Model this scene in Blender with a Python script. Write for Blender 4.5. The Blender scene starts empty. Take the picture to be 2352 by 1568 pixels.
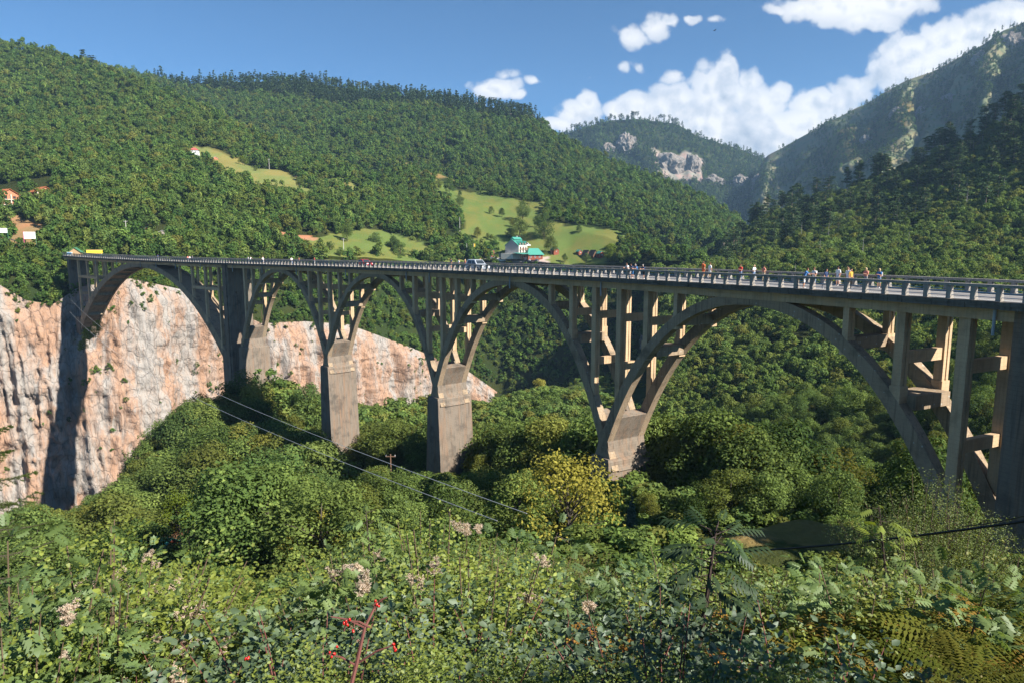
import bpy, bmesh, math, random
import numpy as np
from mathutils import Vector, Matrix, Euler, Quaternion

random.seed(7)
RNG = np.random.default_rng(11)
R = math.radians
scene = bpy.context.scene
C = scene.collection

# ------------------------------------------------------------------ camera
PITCH = R(8.0)
cam_d = bpy.data.cameras.new('camera')
cam_d.sensor_width = 36.0
cam_d.lens = 24.0
cam_d.clip_start = 0.1
cam_d.clip_end = 60000
cam = bpy.data.objects.new('camera', cam_d)
C.objects.link(cam)
cam.location = (0, 0, 0)
cam.rotation_euler = (R(90) - PITCH, 0, 0)
scene.camera = cam

# ------------------------------------------------------------------ light
SUN_EL, SUN_PHI = R(36.0), R(-32.5)
SUN = Vector((math.cos(SUN_EL) * math.cos(SUN_PHI), math.cos(SUN_EL) * math.sin(SUN_PHI), math.sin(SUN_EL)))
sun_d = bpy.data.lights.new('sun', 'SUN')
sun_d.energy = 5.0
sun_d.angle = R(0.53)
sun_d.color = (1.0, 0.93, 0.82)
sun = bpy.data.objects.new('sun', sun_d)
C.objects.link(sun)
sun.rotation_euler = SUN.to_track_quat('Z', 'Y').to_euler()

scene.view_settings.view_transform = 'Standard'
scene.view_settings.look = 'None'
scene.view_settings.exposure = 1.3
scene.view_settings.gamma = 1.0
scene.view_settings.use_curve_mapping = False
scene.render.engine = 'CYCLES'
cy = scene.cycles
cy.max_bounces = 6
cy.diffuse_bounces = 3
cy.glossy_bounces = 2
cy.transmission_bounces = 4
cy.transparent_max_bounces = 8
cy.volume_bounces = 0
cy.use_adaptive_sampling = True
cy.adaptive_threshold = 0.015
cy.use_denoising = True
cy.denoiser = 'OPENIMAGEDENOISE'
cy.denoising_input_passes = 'RGB_ALBEDO_NORMAL'
cy.denoising_prefilter = 'ACCURATE'
cy.caustics_reflective = False
cy.caustics_refractive = False


def N(nt, typ, x=0, **kw):
    n = nt.nodes.new(typ)
    for k, v in kw.items():
        setattr(n, k, v)
    return n


class G:
    """small helper for building node graphs"""
    def __init__(s, nt):
        s.nt = nt

    def node(s, typ, ins=None, **kw):
        n = s.nt.nodes.new(typ)
        for k, v in kw.items():
            setattr(n, k, v)
        for k, v in (ins or {}).items():
            s.put(n.inputs[k], v)
        return n

    def put(s, sock, v):
        if isinstance(v, bpy.types.NodeSocket):
            s.nt.links.new(v, sock)
        elif isinstance(v, bpy.types.Node):
            s.nt.links.new(v.outputs[0], sock)
        else:
            sock.default_value = v

    def math(s, op, a, b=None, c=None, clamp=False):
        n = s.nt.nodes.new('ShaderNodeMath')
        n.operation = op
        n.use_clamp = clamp
        s.put(n.inputs[0], a)
        if b is not None:
            s.put(n.inputs[1], b)
        if c is not None:
            s.put(n.inputs[2], c)
        return n.outputs[0]

    def mix(s, fac, a, b, blend='MIX'):
        n = s.nt.nodes.new('ShaderNodeMix')
        n.data_type = 'RGBA'
        n.blend_type = blend
        s.put(n.inputs[0], fac)
        s.put(n.inputs[6], rgb(a) if isinstance(a, (tuple, list)) else a)
        s.put(n.inputs[7], rgb(b) if isinstance(b, (tuple, list)) else b)
        return n.outputs[2]

    def noise(s, vec, scale, detail=4, rough=0.55, dist=0.0, out=0):
        n = s.node('ShaderNodeTexNoise', {'Scale': scale, 'Detail': detail, 'Roughness': rough, 'Distortion': dist})
        if vec is not None:
            s.put(n.inputs['Vector'], vec)
        return n.outputs[out]

    def ramp(s, fac, stops):
        n = s.nt.nodes.new('ShaderNodeValToRGB')
        s.put(n.inputs[0], fac)
        el = n.color_ramp.elements
        while len(el) < len(stops):
            el.new(0.5)
        for e, (p, c) in zip(el, stops):
            e.position = p
            e.color = rgb(c) if isinstance(c, (tuple, list)) else (c, c, c, 1)
        return n.outputs[0]

    def maprange(s, v, a, b, c=0.0, d=1.0, smooth=False):
        n = s.nt.nodes.new('ShaderNodeMapRange')
        if smooth:
            n.interpolation_type = 'SMOOTHSTEP'
        for k, x in zip((0, 1, 2, 3, 4), (v, a, b, c, d)):
            s.put(n.inputs[k], x)
        return n.outputs[0]

    def scale_vec(s, vec, sc):
        n = s.node('ShaderNodeMapping')
        s.put(n.inputs['Vector'], vec)
        n.inputs['Scale'].default_value = sc
        return n.outputs[0]


def rgb(c):
    return (c[0], c[1], c[2], 1.0)


def new_mat(name):
    m = bpy.data.materials.new(name)
    m.use_nodes = True
    nt = m.node_tree
    nt.nodes.clear()
    out = nt.nodes.new('ShaderNodeOutputMaterial')
    return m, G(nt), out


# ------------------------------------------------------------------ world: Nishita sky with cumulus
world = bpy.data.worlds.new('World')
scene.world = world
world.use_nodes = True
wnt = world.node_tree
wnt.nodes.clear()
wg = G(wnt)
wout = wnt.nodes.new('ShaderNodeOutputWorld')
sky = wg.node('ShaderNodeTexSky', sky_type='NISHITA')
sky.sun_disc = False
sky.sun_elevation = SUN_EL
sky.sun_rotation = math.atan2(SUN.x, SUN.y)
sky.altitude = 2500
sky.air_density = 0.8
sky.dust_density = 0.25
sky.ozone_density = 7.0
sky_c = wg.mix(1.0, sky.outputs[0], (0.80, 1.04, 1.0), 'MULTIPLY')
bg_sky = wg.node('ShaderNodeBackground', {'Color': sky_c, 'Strength': 0.061})
# cloud field in direction space (u = x/y, v = z/y on the sky)
geo = wg.node('ShaderNodeNewGeometry')
sep = wg.node('ShaderNodeSeparateXYZ', {0: geo.outputs['Incoming']})
dx = wg.math('MULTIPLY', sep.outputs[0], -1.0)
dy = wg.math('MULTIPLY', sep.outputs[1], -1.0)
dz = wg.math('MULTIPLY', sep.outputs[2], -1.0)
dyc = wg.math('MAXIMUM', dy, 0.05)
cu = wg.math('DIVIDE', dx, dyc)
cv = wg.math('DIVIDE', dz, dyc)
cvec = wg.node('ShaderNodeCombineXYZ', {0: cu, 1: cv, 2: 0.37}).outputs[0]


def ray(px, py):
    """pixel of the 2352-wide view -> direction scaled so that y = 1"""
    dxx = (np.asarray(px, float) - 1176.0) / 1568.0
    dzz = -(np.asarray(py, float) - 784.0) / 1568.0
    c, s = math.cos(PITCH), math.sin(PITCH)
    fy = c + dzz * s
    return dxx / fy, (-s + dzz * c) / fy


# cumulus bodies: (px, py, rx, ry, weight) in the view's pixel scale
CLOUDS = [
    (1322, 268, 55, 30, 1.0), (1345, 242, 30, 24, 1.0), (1285, 290, 50, 16, .9),
    (1470, 245, 75, 34, 1.0), (1415, 250, 30, 24, .95), (1540, 240, 70, 40, 1.05), (1650, 225, 62, 70, 1.1), (1668, 160, 28, 34, 1.05),
    (1735, 230, 90, 44, 1.1), (1795, 212, 40, 24, 1.0), (1722, 178, 32, 26, 1.0), (1600, 290, 190, 52, 1.15), (1760, 300, 130, 62, 1.1), (1480, 285, 90, 30, .95),
    (1890, 240, 80, 34, 1.05), (1850, 285, 95, 50, 1.05), (1950, 208, 48, 26, 1.0), (1990, 190, 28, 16, .9), (1755, 350, 90, 40, 1.0), (1680, 330, 130, 40, 1.0),
    (2110, 132, 95, 52, 1.1), (2045, 168, 62, 36, 1.0), (2180, 98, 75, 46, 1.1), (2255, 72, 75, 46, 1.1), (2330, 48, 75, 44, 1.1), (2420, 25, 90, 50, 1.0), (2010, 180, 36, 18, .85), (2140, 180, 120, 40, 1.0),
    (1940, 14, 120, 44, 1.05), (2040, 6, 100, 38, 1.05), (1850, 18, 75, 26, .9), (1985, 50, 90, 30, .9), (2015, 68, 60, 18, .75), (1790, 20, 40, 14, .7),
    (1140, 206, 55, 24, 1.05), (1115, 206, 34, 16, .95), (1185, 216, 30, 14, .85),
    (1222, 188, 24, 15, .72), (1462, 88, 44, 26, .80), (1515, 62, 36, 28, .82), (1545, 48, 34, 18, .78), (1592, 44, 26, 14, .72),
    (1550, 178, 34, 22, .72), (1440, 160, 22, 16, .56), (1472, 156, 20, 18, .56), (1155, 172, 34, 18, .55), (1640, 46, 26, 12, .5), (1352, 188, 20, 14, .48),
]
dens = None
warp1 = wg.noise(cvec, 9.0, 3, 0.6, out=1)
wv = wg.node('ShaderNodeVectorMath', {0: warp1, 1: (-0.5, -0.5, -0.5)}, operation='ADD').outputs[0]
wv = wg.node('ShaderNodeVectorMath', {0: wv, 'Scale': 0.035}, operation='SCALE').outputs[0]
cw = wg.node('ShaderNodeVectorMath', {0: cvec, 1: wv}, operation='ADD').outputs[0]
for (px, py, rx, ry, w) in CLOUDS:
    u, v = ray(px, py)
    kx, ky = 1568.0 / rx * .60, 1568.0 / ry * .60
    q_ = wg.node('ShaderNodeVectorMath', {0: cw, 1: (kx, ky, 0.0), 2: (-float(u) * kx, -float(v) * ky, 0.0)}, operation='MULTIPLY_ADD').outputs[0]
    q_ = wg.node('ShaderNodeVectorMath', {0: q_}, operation='LENGTH').outputs['Value']
    gv = wg.math('MULTIPLY_ADD', q_, -w, w)
    dens = wg.math('MAXIMUM', gv, 0.0) if dens is None else wg.math('MAXIMUM', dens, gv)


def puff(vec):
    n1 = wg.noise(vec, 30.0, 5, 0.62, 0.0)
    n2 = wg.node('ShaderNodeTexVoronoi', {'Vector': vec, 'Scale': 38.0, 'Detail': 1.0, 'Roughness': .5}, feature='F1')
    return wg.math('ADD', wg.math('MULTIPLY', n1, 0.85), wg.math('MULTIPLY', wg.math('SUBTRACT', 0.62, n2.outputs[0]), 0.42))


pf = puff(cvec)
cd = wg.math('ADD', wg.math('MULTIPLY', dens, 1.25), wg.math('MULTIPLY', wg.math('SUBTRACT', pf, 0.50), 0.80))
cd = wg.math('SUBTRACT', cd, 0.24)
cd = wg.math('MULTIPLY', cd, wg.math('GREATER_THAN', dens, 0.004))
alpha = wg.maprange(cd, 0.0, 0.30, 0, 1, True)
alpha = wg.math('MULTIPLY', alpha, wg.maprange(dens, 0.10, 0.80, 0.40, 1.0))
# self shading: compare the density with that a little towards the sun (upper right on the sky)
cvec2 = wg.node('ShaderNodeVectorMath', {0: cvec, 1: (0.008, 0.012, 0.0)}, operation='ADD').outputs[0]
pf2 = puff(cvec2)
lit = wg.math('SUBTRACT', pf, pf2)
big = wg.noise(cvec, 11.0, 2, 0.5)
shade = wg.math('ADD', wg.math('MULTIPLY', lit, 1.1), wg.math('MULTIPLY', wg.math('SUBTRACT', 0.55, big), 1.3))
shade = wg.math('ADD', shade, wg.math('SUBTRACT', 0.80, wg.math('MULTIPLY', wg.maprange(cd, .25, .9), 0.34)))
ccol = wg.ramp(shade, [(0.10, (0.42, 0.49, 0.60)), (0.45, (0.68, 0.72, 0.79)), (0.80, (0.97, 0.96, 0.95))])
bg_cl = wg.node('ShaderNodeBackground', {'Color': ccol, 'Strength': 0.48})
wm0 = wg.node('ShaderNodeMixShader', {0: wg.math('MULTIPLY', alpha, 0.97), 1: bg_sky.outputs[0], 2: bg_cl.outputs[0]})
# the cloud field only covers this part of the sky, so the rest skips its evaluation
u0_, v0_ = ray(1060, 0)
reg = wg.math('MULTIPLY', wg.math('MULTIPLY', wg.math('GREATER_THAN', cu, float(u0_)), wg.math('LESS_THAN', cu, 1.1)), wg.math('MULTIPLY', wg.math('GREATER_THAN', cv, 0.05), wg.math('LESS_THAN', cv, 0.6)))
reg = wg.math('MULTIPLY', reg, wg.math('GREATER_THAN', dy, 0.06))
wm = wg.node('ShaderNodeMixShader', {0: reg, 1: bg_sky.outputs[0], 2: wm0.outputs[0]})
world.cycles.sampling_method = 'MANUAL'
world.cycles.sample_map_resolution = 512
wnt.links.new(wm.outputs[0], wout.inputs[0])


# ------------------------------------------------------------------ numeric noise
def _hash(ix, iy, iz, seed):
    h = (ix.astype(np.int64) * 374761393 + iy.astype(np.int64) * 668265263 + iz.astype(np.int64) * 2147483647 + seed * 974634777) & 0xFFFFFFFF
    h = ((h ^ (h >> 13)) * 1274126177) & 0xFFFFFFFF
    h = h ^ (h >> 16)
    return (h & 0xFFFFFF) / float(0xFFFFFF)


def vnoise(x, y, z=None, seed=0):
    x = np.asarray(x, float)
    y = np.asarray(y, float)
    z = np.zeros_like(x) if z is None else np.asarray(z, float)
    ix, iy, iz = np.floor(x), np.floor(y), np.floor(z)
    fx, fy, fz = x - ix, y - iy, z - iz
    fx, fy, fz = [t * t * t * (t * (t * 6 - 15) + 10) for t in (fx, fy, fz)]
    r = 0
    for a in (0, 1):
        for b in (0, 1):
            for c in (0, 1):
                w = (fx if a else 1 - fx) * (fy if b else 1 - fy) * (fz if c else 1 - fz)
                r = r + w * _hash(ix + a, iy + b, iz + c, seed)
    return r * 2 - 1


def fbm(x, y, z=None, oct=4, seed=0, gain=0.5, ridge=False):
    a, f, r = 1.0, 1.0, 0
    z = np.zeros_like(np.asarray(x, float)) if z is None else z
    for o in range(oct):
        n = vnoise(x * f, y * f, z * f, seed + o * 17)
        if ridge:
            n = 1 - 2 * np.abs(n)
        r = r + a * n
        a *= gain
        f *= 2.03
    return r


def P(px, py, D):
    """world point seen at a pixel of the 2352-wide view, D metres ahead"""
    u, v = ray(px, py)
    return Vector((float(u * D), float(D), float(v * D)))


# ------------------------------------------------------------------ object helpers
def mesh_np(name, V, F, mats=None, midx=None, smooth=False, attrs=None):
    """V (n,3) array, F list of faces or (m,k) array"""
    me = bpy.data.meshes.new(name)
    V = np.asarray(V, np.float32)
    if isinstance(F, np.ndarray):
        k = F.shape[1]
        me.vertices.add(len(V))
        me.vertices.foreach_set('co', V.ravel())
        me.loops.add(F.size)
        me.loops.foreach_set('vertex_index', F.astype(np.int32).ravel())
        me.polygons.add(len(F))
        me.polygons.foreach_set('loop_start', np.arange(0, F.size, k, dtype=np.int32))
        me.polygons.foreach_set('loop_total', np.full(len(F), k, np.int32))
    else:
        me.from_pydata([tuple(map(float, v)) for v in V], [], [tuple(f) for f in F])
    for m in (mats or []):
        me.materials.append(m)
    if midx is not None:
        me.polygons.foreach_set('material_index', np.asarray(midx, np.int32))
    if smooth:
        me.polygons.foreach_set('use_smooth', np.ones(len(me.polygons), bool))
    for k, (dom, arr) in (attrs or {}).items():
        arr = np.asarray(arr, np.float32)
        if arr.ndim == 1:
            at = me.attributes.new(k, 'FLOAT', dom)
            at.data.foreach_set('value', arr)
        else:
            at = me.attributes.new(k, 'FLOAT_COLOR', dom)
            at.data.foreach_set('color', np.concatenate([arr, np.ones((len(arr), 1), np.float32)], 1).ravel())
    me.update(calc_edges=True)
    return me


def obj(name, me, parent=None, loc=None, rz=0.0, kind=None):
    o = bpy.data.objects.new(name, me)
    C.objects.link(o)
    if parent is not None:
        o.parent = parent
    if loc is not None:
        o.location = loc
    if rz:
        o.rotation_euler = (0, 0, rz)
    if kind:
        o['kind'] = kind
    return o


def tag(o, label, cat, group=None, kind=None):
    o['label'] = label
    if cat:
        o['category'] = cat
    if group:
        o['group'] = group
    if kind:
        o['kind'] = kind
    return o


def thing(name, label, cat, loc=(0, 0, 0), rz=0.0, group=None):
    o = bpy.data.objects.new(name, None)
    o.empty_display_size = 0.2
    C.objects.link(o)
    o.location = loc
    o.rotation_euler = (0, 0, rz)
    return tag(o, label, cat, group)


def copy_thing(root, loc, rz=0.0, scale=1.0, label=None, group=None):
    def cp(o, parent):
        c = o.copy()
        C.objects.link(c)
        c.parent = parent
        for ch in o.children:
            cp(ch, c)
        return c
    r = cp(root, None)
    r.location = loc
    r.rotation_euler = (0, 0, rz)
    r.scale = (scale, scale, scale) if not hasattr(scale, '__len__') else scale
    if label:
        r['label'] = label
    if group:
        r['group'] = group
    return r


class MB:
    """collects simple solids into one mesh"""
    def __init__(s):
        s.v, s.f, s.m = [], [], []

    def add(s, vs, fs, mi=0):
        b = len(s.v)
        s.v += [tuple(v) for v in vs]
        s.f += [tuple(b + i for i in f) for f in fs]
        s.m += [mi] * len(fs)
        return s

    def box(s, x0, x1, y0, y1, z0, z1, mi=0, M=None):
        vs = [(x, y, z) for z in (z0, z1) for y in (y0, y1) for x in (x0, x1)]
        if M is not None:
            vs = [M @ Vector(v) for v in vs]
        return s.add(vs, [(0, 2, 3, 1), (4, 5, 7, 6), (0, 1, 5, 4), (2, 6, 7, 3), (0, 4, 6, 2), (1, 3, 7, 5)], mi)

    def prism(s, poly, axis, a, b, mi=0):
        """poly in the plane perpendicular to axis ('x','y','z'), extruded a..b"""
        n = len(poly)
        def pt(p, t):
            return {'x': (t, p[0], p[1]), 'y': (p[0], t, p[1]), 'z': (p[0], p[1], t)}[axis]
        vs = [pt(p, a) for p in poly] + [pt(p, b) for p in poly]
        fs = [tuple(range(n))[::-1], tuple(range(n, 2 * n))] + [(i, (i + 1) % n, n + (i + 1) % n, n + i) for i in range(n)]
        return s.add(vs, fs, mi)

    def tube(s, pts, rad, n=6, mi=0, cap=True):
        pts = [Vector(p) for p in pts]
        rs = rad if hasattr(rad, '__len__') else [rad] * len(pts)
        rings = []
        ref = Vector((0.13, 0.21, 1.0)).normalized()
        for i, p in enumerate(pts):
            t = (pts[min(i + 1, len(pts) - 1)] - pts[max(i - 1, 0)]).normalized()
            a = t.cross(ref)
            if a.length < 1e-3:
                a = t.cross(Vector((1, 0, 0)))
            a.normalize()
            b = t.cross(a)
            rings.append([p + (a * math.cos(k * 2 * math.pi / n) + b * math.sin(k * 2 * math.pi / n)) * rs[i] for k in range(n)])
        vs = [v for r in rings for v in r]
        fs = []
        for i in range(len(rings) - 1):
            for k in range(n):
                fs.append((i * n + k, i * n + (k + 1) % n, (i + 1) * n + (k + 1) % n, (i + 1) * n + k))
        if cap:
            fs.append(tuple(range(n))[::-1])
            fs.append(tuple((len(rings) - 1) * n + k for k in range(n)))
        return s.add(vs, fs, mi)

    def mesh(s, name, mats, smooth=False):
        me = bpy.data.meshes.new(name)
        me.from_pydata(s.v, [], s.f)
        for m in (mats if isinstance(mats, (list, tuple)) else [mats]):
            me.materials.append(m)
        me.polygons.foreach_set('material_index', s.m)
        if smooth:
            me.polygons.foreach_set('use_smooth', [True] * len(me.polygons))
        bm = bmesh.new()
        bm.from_mesh(me)
        bmesh.ops.recalc_face_normals(bm, faces=bm.faces)
        bm.to_mesh(me)
        bm.free()
        me.update()
        return me

    def obj(s, name, mats, parent=None, smooth=False, loc=None, rz=0.0):
        return obj(name, s.mesh(name, mats, smooth), parent, loc, rz)
# ------------------------------------------------------------------ materials
def concrete_mat(name, base, dark, warm, dark_amt=0.5, warm_amt=0.35, rough=0.92, board=0.25, spots=0.0):
    m, g, out = new_mat(name)
    tc = g.node('ShaderNodeTexCoord')
    gm = g.node('ShaderNodeNewGeometry')
    pos = gm.outputs['Position']
    n_big = g.noise(pos, 0.45, 5, 0.6)
    n_fine = g.noise(pos, 6.0, 5, 0.65)
    streak = g.noise(g.scale_vec(pos, (1.6, 1.6, 0.10)), 1.0, 5, 0.62)
    streak2 = g.noise(g.scale_vec(pos, (5.0, 5.0, 0.22)), 1.0, 3, 0.6)
    c = g.mix(g.maprange(n_big, 0.35, 0.7), base, [b * 0.82 for b in base])
    c = g.mix(g.math('MULTIPLY', g.maprange(streak, 0.46, 0.68, 0, 1), warm_amt), c, warm)
    c = g.mix(g.math('MULTIPLY', g.maprange(streak2, 0.5, 0.75, 0, 1), dark_amt), c, dark)
    c = g.mix(g.math('MULTIPLY', g.maprange(n_big, 0.52, 0.72, 0, 1), dark_amt * 0.9), c, dark)
    c = g.mix(g.math('MULTIPLY', g.maprange(n_fine, 0.3, 0.7), 0.35), c, [b * 0.6 for b in base])
    if spots > 0:
        vo = g.node('ShaderNodeTexVoronoi', {'Vector': pos, 'Scale': 1.7, 'Randomness': 1.0})
        c = g.mix(g.math('MULTIPLY', g.math('LESS_THAN', vo.outputs[0], 0.13), spots), c, (0.42, 0.42, 0.38))
    sz = g.node('ShaderNodeSeparateXYZ', {0: pos}).outputs[2]
    lines = g.math('PINGPONG', g.math('MULTIPLY', sz, 3.2), 0.5)
    lines = g.maprange(lines, 0.0, 0.06, 1, 0)
    c = g.mix(g.math('MULTIPLY', lines, board), c, [d * 0.8 for d in dark])
    h = g.math('ADD', g.math('MULTIPLY', n_fine, 0.6), g.math('MULTIPLY', lines, -0.4))
    bump = g.node('ShaderNodeBump', {'Strength': 0.5, 'Distance': 0.05, 'Height': h})
    bs = g.node('ShaderNodeBsdfPrincipled', {'Base Color': c, 'Roughness': rough, 'Normal': bump.outputs[0]})
    bs.inputs['Specular IOR Level'].default_value = 0.2
    g.put(out.inputs[0], bs.outputs[0])
    return m


def plain(name, col, rough=0.8, var=0.25, scale=3.0, metal=0.0, spec=0.3, emit=None):
    m, g, out = new_mat(name)
    tc = g.node('ShaderNodeTexCoord')
    n = g.noise(tc.outputs['Object'], scale, 4, 0.6)
    c = g.mix(g.math('MULTIPLY', g.maprange(n, 0.3, 0.7), var), col, [x * 0.45 for x in col])
    bs = g.node('ShaderNodeBsdfPrincipled', {'Base Color': c, 'Roughness': rough, 'Metallic': metal})
    bs.inputs['Specular IOR Level'].default_value = spec
    g.put(out.inputs[0], bs.outputs[0])
    return m


def leaf_mat(name, cols, trans=0.35, tone=0.55, gloss=0.0, objvar=0.5, inst=False, warm=(0.20, 0.15, 0.02), warm_amt=0.0, hscale=0.02):
    """foliage: colour spread between leaves (point attribute 'tone') and between plants (object random)"""
    m, g, out = new_mat(name)
    at = g.node('ShaderNodeAttribute', attribute_name='tone')
    oi = g.node('ShaderNodeObjectInfo')
    rnd = oi.outputs['Random']
    r2 = g.math('FRACT', g.math('MULTIPLY', rnd, 7.31))
    base = g.ramp(rnd, [(i / max(1, len(cols) - 1), c) for i, c in enumerate(cols)])
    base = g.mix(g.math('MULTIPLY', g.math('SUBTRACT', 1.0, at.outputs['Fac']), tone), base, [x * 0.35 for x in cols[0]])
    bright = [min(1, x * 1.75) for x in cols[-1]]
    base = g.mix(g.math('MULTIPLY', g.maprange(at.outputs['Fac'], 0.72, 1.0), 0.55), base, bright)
    if warm_amt > 0:
        base = g.mix(g.math('MULTIPLY', g.maprange(r2, 0.70, 0.97), warm_amt), base, warm)
    if objvar > 0:
        vv = g.math('ADD', 1.0 - objvar * 0.5, g.math('MULTIPLY', g.math('FRACT', g.math('MULTIPLY', rnd, 13.7)), objvar))
        hs = g.node('ShaderNodeHueSaturation', {'Color': base, 'Value': vv, 'Saturation': 1.0, 'Hue': 0.5})
        base = hs.outputs[0]
    tc = g.mix(0.5, base, g.mix(1.0, base, (1.6, 1.5, 0.45), 'MULTIPLY'))
    d = g.node('ShaderNodeBsdfDiffuse', {'Color': base})
    t = g.node('ShaderNodeBsdfTranslucent', {'Color': tc})
    sh = g.node('ShaderNodeMixShader', {0: trans, 1: d.outputs[0], 2: t.outputs[0]})
    if gloss > 0:
        gl = g.node('ShaderNodeBsdfGlossy', {'Color': (0.9, 0.95, 1, 1), 'Roughness': 0.6})
        sh = g.node('ShaderNodeMixShader', {0: gloss, 1: sh.outputs[0], 2: gl.outputs[0]})
    g.put(out.inputs[0], sh.outputs[0])
    return m


def ground_mat():
    m, g, out = new_mat('ground')
    at = g.node('ShaderNodeAttribute', attribute_name='col')
    pos = g.node('ShaderNodeNewGeometry').outputs['Position']
    n1 = g.noise(pos, 0.12, 6, 0.65)
    n2 = g.noise(pos, 1.6, 4, 0.6)
    n0 = g.noise(g.scale_vec(pos, (1.0, 0.35, 1.0)), 0.045, 4, 0.6)
    c = g.mix(g.maprange(n0, 0.42, 0.60, 0, 0.75, True), at.outputs['Color'], g.mix(1.0, at.outputs['Color'], (1.45, 1.02, 1.05), 'MULTIPLY'))
    c = g.mix(g.maprange(n1, 0.35, 0.7, 0, 0.55), c, g.mix(1.0, c, (0.8, 0.95, 0.8), 'MULTIPLY'))
    c = g.mix(g.maprange(n2, 0.3, 0.75, 0, 0.5), c, g.mix(1.0, c, (0.5, 0.55, 0.5), 'MULTIPLY'))
    bump = g.node('ShaderNodeBump', {'Strength': 0.6, 'Distance': 0.4, 'Height': n2})
    d = g.node('ShaderNodeBsdfDiffuse', {'Color': c, 'Normal': bump.outputs[0]})
    g.put(out.inputs[0], d.outputs[0])
    return m


def rock_mat(name, warm_amt=0.6, scale=1.0, grey=(0.33, 0.31, 0.29), warm=(0.40, 0.205, 0.105), dark=(0.10, 0.095, 0.09)):
    m, g, out = new_mat(name)
    pos = g.node('ShaderNodeNewGeometry').outputs['Position']
    st = g.scale_vec(pos, (0.11 * scale, 0.11 * scale, 0.018 * scale))
    n1 = g.noise(st, 1.0, 6, 0.62, 0.4)
    st2 = g.scale_vec(pos, (0.5 * scale, 0.5 * scale, 0.05 * scale))
    n2 = g.noise(st2, 1.0, 6, 0.68, 0.3)
    n3 = g.noise(pos, 0.55 * scale, 7, 0.7)
    n4 = g.noise(g.scale_vec(pos, (1.8 * scale, 1.8 * scale, 0.16 * scale)), 1.0, 3, 0.6)
    # the tall orange scar and stains: broad warm areas
    c = g.mix(g.math('MULTIPLY', g.maprange(n1, 0.40, 0.60, 0, 1, True), warm_amt), grey, warm)
    c = g.mix(g.math('MULTIPLY', g.maprange(n2, 0.48, 0.68), 0.5 * warm_amt), c, (warm[0] * 1.1, warm[1] * 1.25, warm[2] * 1.4))
    c = g.mix(g.maprange(n3, 0.36, 0.72, 0, 0.22), c, (0.46, 0.42, 0.38))
    c = g.mix(g.maprange(n4, 0.55, 0.75, 0, 0.75), c, dark)
    c = g.mix(g.maprange(n2, 0.42, 0.30, 0, 0.5), c, (0.25, 0.235, 0.235))
    vo = g.node('ShaderNodeTexVoronoi', {'Vector': g.scale_vec(pos, (0.28 * scale, 0.28 * scale, 0.17 * scale)), 'Scale': 1.0, 'Detail': 3.0, 'Roughness': 0.6}, feature='DISTANCE_TO_EDGE')
    crack = g.maprange(vo.outputs[0], 0.0, 0.035, 1, 0)
    c = g.mix(g.math('MULTIPLY', crack, 0.4), c, dark)
    h = g.math('ADD', g.math('MULTIPLY', n3, 1.0), g.math('ADD', g.math('MULTIPLY', n2, 0.6), g.math('MULTIPLY', crack, -0.25)))
    bump = g.node('ShaderNodeBump', {'Strength': 0.85, 'Distance': 1.3 / scale, 'Height': h})
    bs = g.node('ShaderNodeBsdfDiffuse', {'Color': c, 'Roughness': 0.3, 'Normal': bump.outputs[0]})
    g.put(out.inputs[0], bs.outputs[0])
    return m


M = {}
M['concrete'] = concrete_mat('concrete', (0.58, 0.425, 0.27), (0.20, 0.145, 0.09), (0.55, 0.32, 0.16), 0.55, 0.45, spots=0.0)
M['concrete_arch'] = concrete_mat('concrete_arch', (0.36, 0.275, 0.19), (0.09, 0.07, 0.05), (0.38, 0.25, 0.14), 0.8, 0.3, spots=0.75)
M['concrete_pier'] = concrete_mat('concrete_pier', (0.215, 0.18, 0.145), (0.055, 0.05, 0.045), (0.26, 0.14, 0.075), 0.8, 0.6, board=0.4)
M['concrete_edge'] = concrete_mat('concrete_edge', (0.15, 0.135, 0.115), (0.035, 0.032, 0.028), (0.20, 0.18, 0.15), 0.7, 0.2, board=0.0)
M['concrete_rail'] = concrete_mat('concrete_rail', (0.34, 0.315, 0.285), (0.11, 0.10, 0.095), (0.36, 0.30, 0.25), 0.45, 0.25, board=0.0)
M['asphalt'] = plain('asphalt', (0.20, 0.19, 0.185), 0.95, 0.25, 0.4)
M['kerb'] = plain('kerb', (0.30, 0.29, 0.28), 0.95, 0.3, 1.0)
M['white_paint'] = plain('white_paint', (0.75, 0.75, 0.73), 0.8, 0.15)
M['pipe_blue'] = plain('pipe_blue', (0.05, 0.20, 0.36), 0.45, 0.25, 3.0, spec=0.5)
M['pipe_grey'] = plain('pipe_grey', (0.33, 0.38, 0.43), 0.5, 0.3, 3.0, spec=0.5)
M['rock'] = rock_mat('rock_face', 0.72)
M['rock_grey'] = rock_mat('rock_grey', 0.25, 0.5, (0.24, 0.23, 0.22), (0.30, 0.19, 0.12), (0.07, 0.07, 0.065))
M['ground'] = ground_mat()

# ------------------------------------------------------------------ bridge axis
# plan curve of the near handrail, s metres from the right edge of the view towards the far bank
_ss = np.linspace(-90, 420, 5101)
_u = np.clip(_ss, -20, None) / 365.0
_th = 0.43305 + 1.10688 * _u - 0.66109 * _u ** 2
_dx, _dy = -np.sin(_th) * 0.1, np.cos(_th) * 0.1
_xs = np.concatenate([[0], np.cumsum(_dx)[:-1]])
_ys = np.concatenate([[0], np.cumsum(_dy)[:-1]])
_i0 = 900
_xs += 32.438 - _xs[_i0]
_ys += 43.328 - _ys[_i0]
_uz = _ss / 365.0
_zs = -2.567 - 0.746 * _uz - 7.887 * _uz ** 2 + 9.62 * _uz ** 3
RAIL_H = 1.155


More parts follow.
